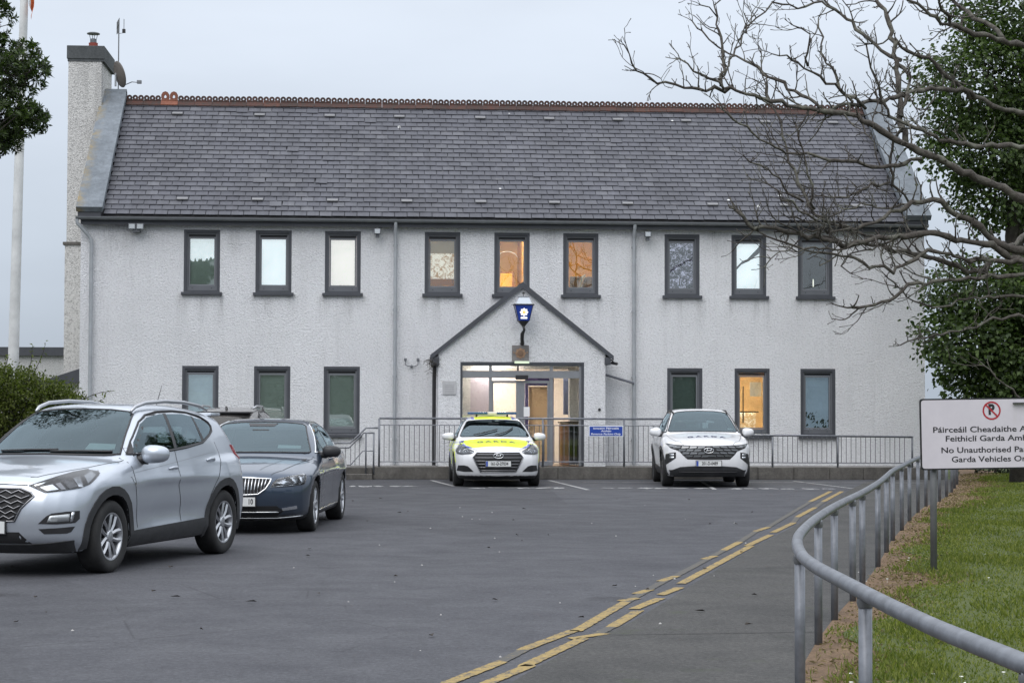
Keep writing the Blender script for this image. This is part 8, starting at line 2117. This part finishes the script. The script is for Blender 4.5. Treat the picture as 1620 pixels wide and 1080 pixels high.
# ---------------- grass
n = 190000
u = rng.random(n)
yy = -41.5 + 43 * u ** 1.7
off = np.where(rng.random(n) < 0.12, rng.uniform(0.02, 0.9, n), rng.uniform(0.5, 11.0, n) * (0.25 + 0.75 * rng.random(n)))
vw = np.array([verge_w(y) for y in yy])
xx = rail_x(yy) + off
keep = (off > vw - 0.15) | (rng.random(n) < 0.35)
xx, yy, off, vw = xx[keep], yy[keep], off[keep], vw[keep]; n = len(xx)
zz = np.array([0.016 + max(0, min(1, o_ / 0.4)) * (0.03 + max(-0.02, soft(x_, y_)) * min(1, o_ / 2)) for x_, y_, o_ in zip(xx, yy, off)]) - 0.004
Dg = rng.normal(size=(n, 3)) * 0.45 + np.array([0, 0, 1.0]); Ng = rng.normal(size=(n, 3)) + np.array([0, -0.8, 0.3])
dry = (off < vw + rng.normal(size=n) * 0.25)
tuft = 0.6 + 0.6 * (np.sin(xx * 2.7) * np.sin(yy * 1.9) > 0.2)
Lg = rng.uniform(0.03, 0.065, n) * tuft; Wg = rng.uniform(0.006, 0.011, n) * (1 + (yy + 41) * 0.05)
Pg = np.stack([xx, yy, zz], 1)
GR = m_leaf('grass_blade', (0.075, 0.105, 0.016), (0.215, 0.230, 0.052), 0.38, 0.6)
GD = m_leaf('dry_blade', (0.10, 0.075, 0.035), (0.30, 0.235, 0.13), 0.2, 0.8)
o = leaf_mesh('grass', Pg[~dry], Dg[~dry], Ng[~dry], Lg[~dry], Wg[~dry], GR, None); tag(o, 'short mown green grass of the lawn', kind='stuff')
o = leaf_mesh('dry_grass', Pg[dry], Dg[dry] * np.array([3.2, 3.2, 0.35]), Ng[dry], Lg[dry], Wg[dry], GD, None); tag(o, 'withered straw coloured grass along the railing', kind='stuff')
# daisies
m_ = MB(); 
for k in range(34):
    if k < 26: x, y = 2.45 + rng.uniform(0, 1.3), rng.uniform(-38.5, -35.5)
    else: x, y = rng.uniform(4, 8), rng.uniform(-33, -24)
    if x < rail_x(y) + 0.2: x = rail_x(y) + 0.3
    m_.lathe([(0.001, 0.030), (0.011, 0.034), (0.012, 0.031)], 7, Matrix.Translation((x, y, 0.035)), cap=False); m_.tube([(x, y, 0.03), (x, y, 0.066)], 0.0012, 3, cap=False)
o = m_.build('daisies', simple('daisy_white', (0.75, 0.75, 0.7), 0.7), None); tag(o, 'white daisies scattered in the lawn', kind='stuff')
# litter: dead leaves and twigs on the asphalt and lawn
m_ = MB(); rl_ = random.Random(31)
for (x, y) in [(1.05, -30.9), (0.2, -28.5), (-1.6, -30.5), (-2.5, -31.8), (2.2, -29.6), (4.1, -25.5), (3.3, -27.8), (-0.7, -24.8), (1.8, -23.5), (0.4, -33.4), (-1.2, -33.0), (4.9, -30.0), (5.5, -31.2), (6.4, -29.5), (5.9, -27.0), (4.5, -33.6)] + [(rl_.uniform(-4, 6), rl_.uniform(-35, -12)) for _ in range(40)]:
    a = rl_.uniform(0, 2 * PI); L = rl_.uniform(0.02, 0.055); z = 0.014 if x < rail_x(y) else 0.08
    m_.add([(x, y, z), (x + L * math.cos(a), y + L * math.sin(a), z + 0.012), (x + L * 1.9 * math.cos(a + 0.15), y + L * 1.9 * math.sin(a + 0.15), z + 0.004), (x + L * math.cos(a + 0.9) * 0.8, y + L * math.sin(a + 0.9) * 0.8, z + 0.016)], [(0, 1, 2), (0, 2, 3)])
o = m_.build('leaf_litter', simple('litter_brown', (0.035, 0.028, 0.022), 0.9), None); tag(o, 'dead leaves and twigs strewn over the asphalt', kind='stuff')
m_ = MB()
for k in range(40):
    x, y = rl_.uniform(-4, 6), rl_.uniform(-36, -14); s_ = rl_.uniform(0.006, 0.014); a = rl_.uniform(0, PI)
    m_.add([(x - s_, y, 0.010), (x, y - s_ * 0.8, 0.010), (x + s_, y + s_ * .3, 0.010), (x, y + s_, 0.010), (x, y, 0.010 + s_ * 0.9)], [(0, 1, 4), (1, 2, 4), (2, 3, 4), (3, 0, 4)])
o = m_.build('pale_grit', simple('grit_pale', (0.42, 0.41, 0.39), 0.9), None); tag(o, 'pale bits of grit scattered over the asphalt', kind='stuff')
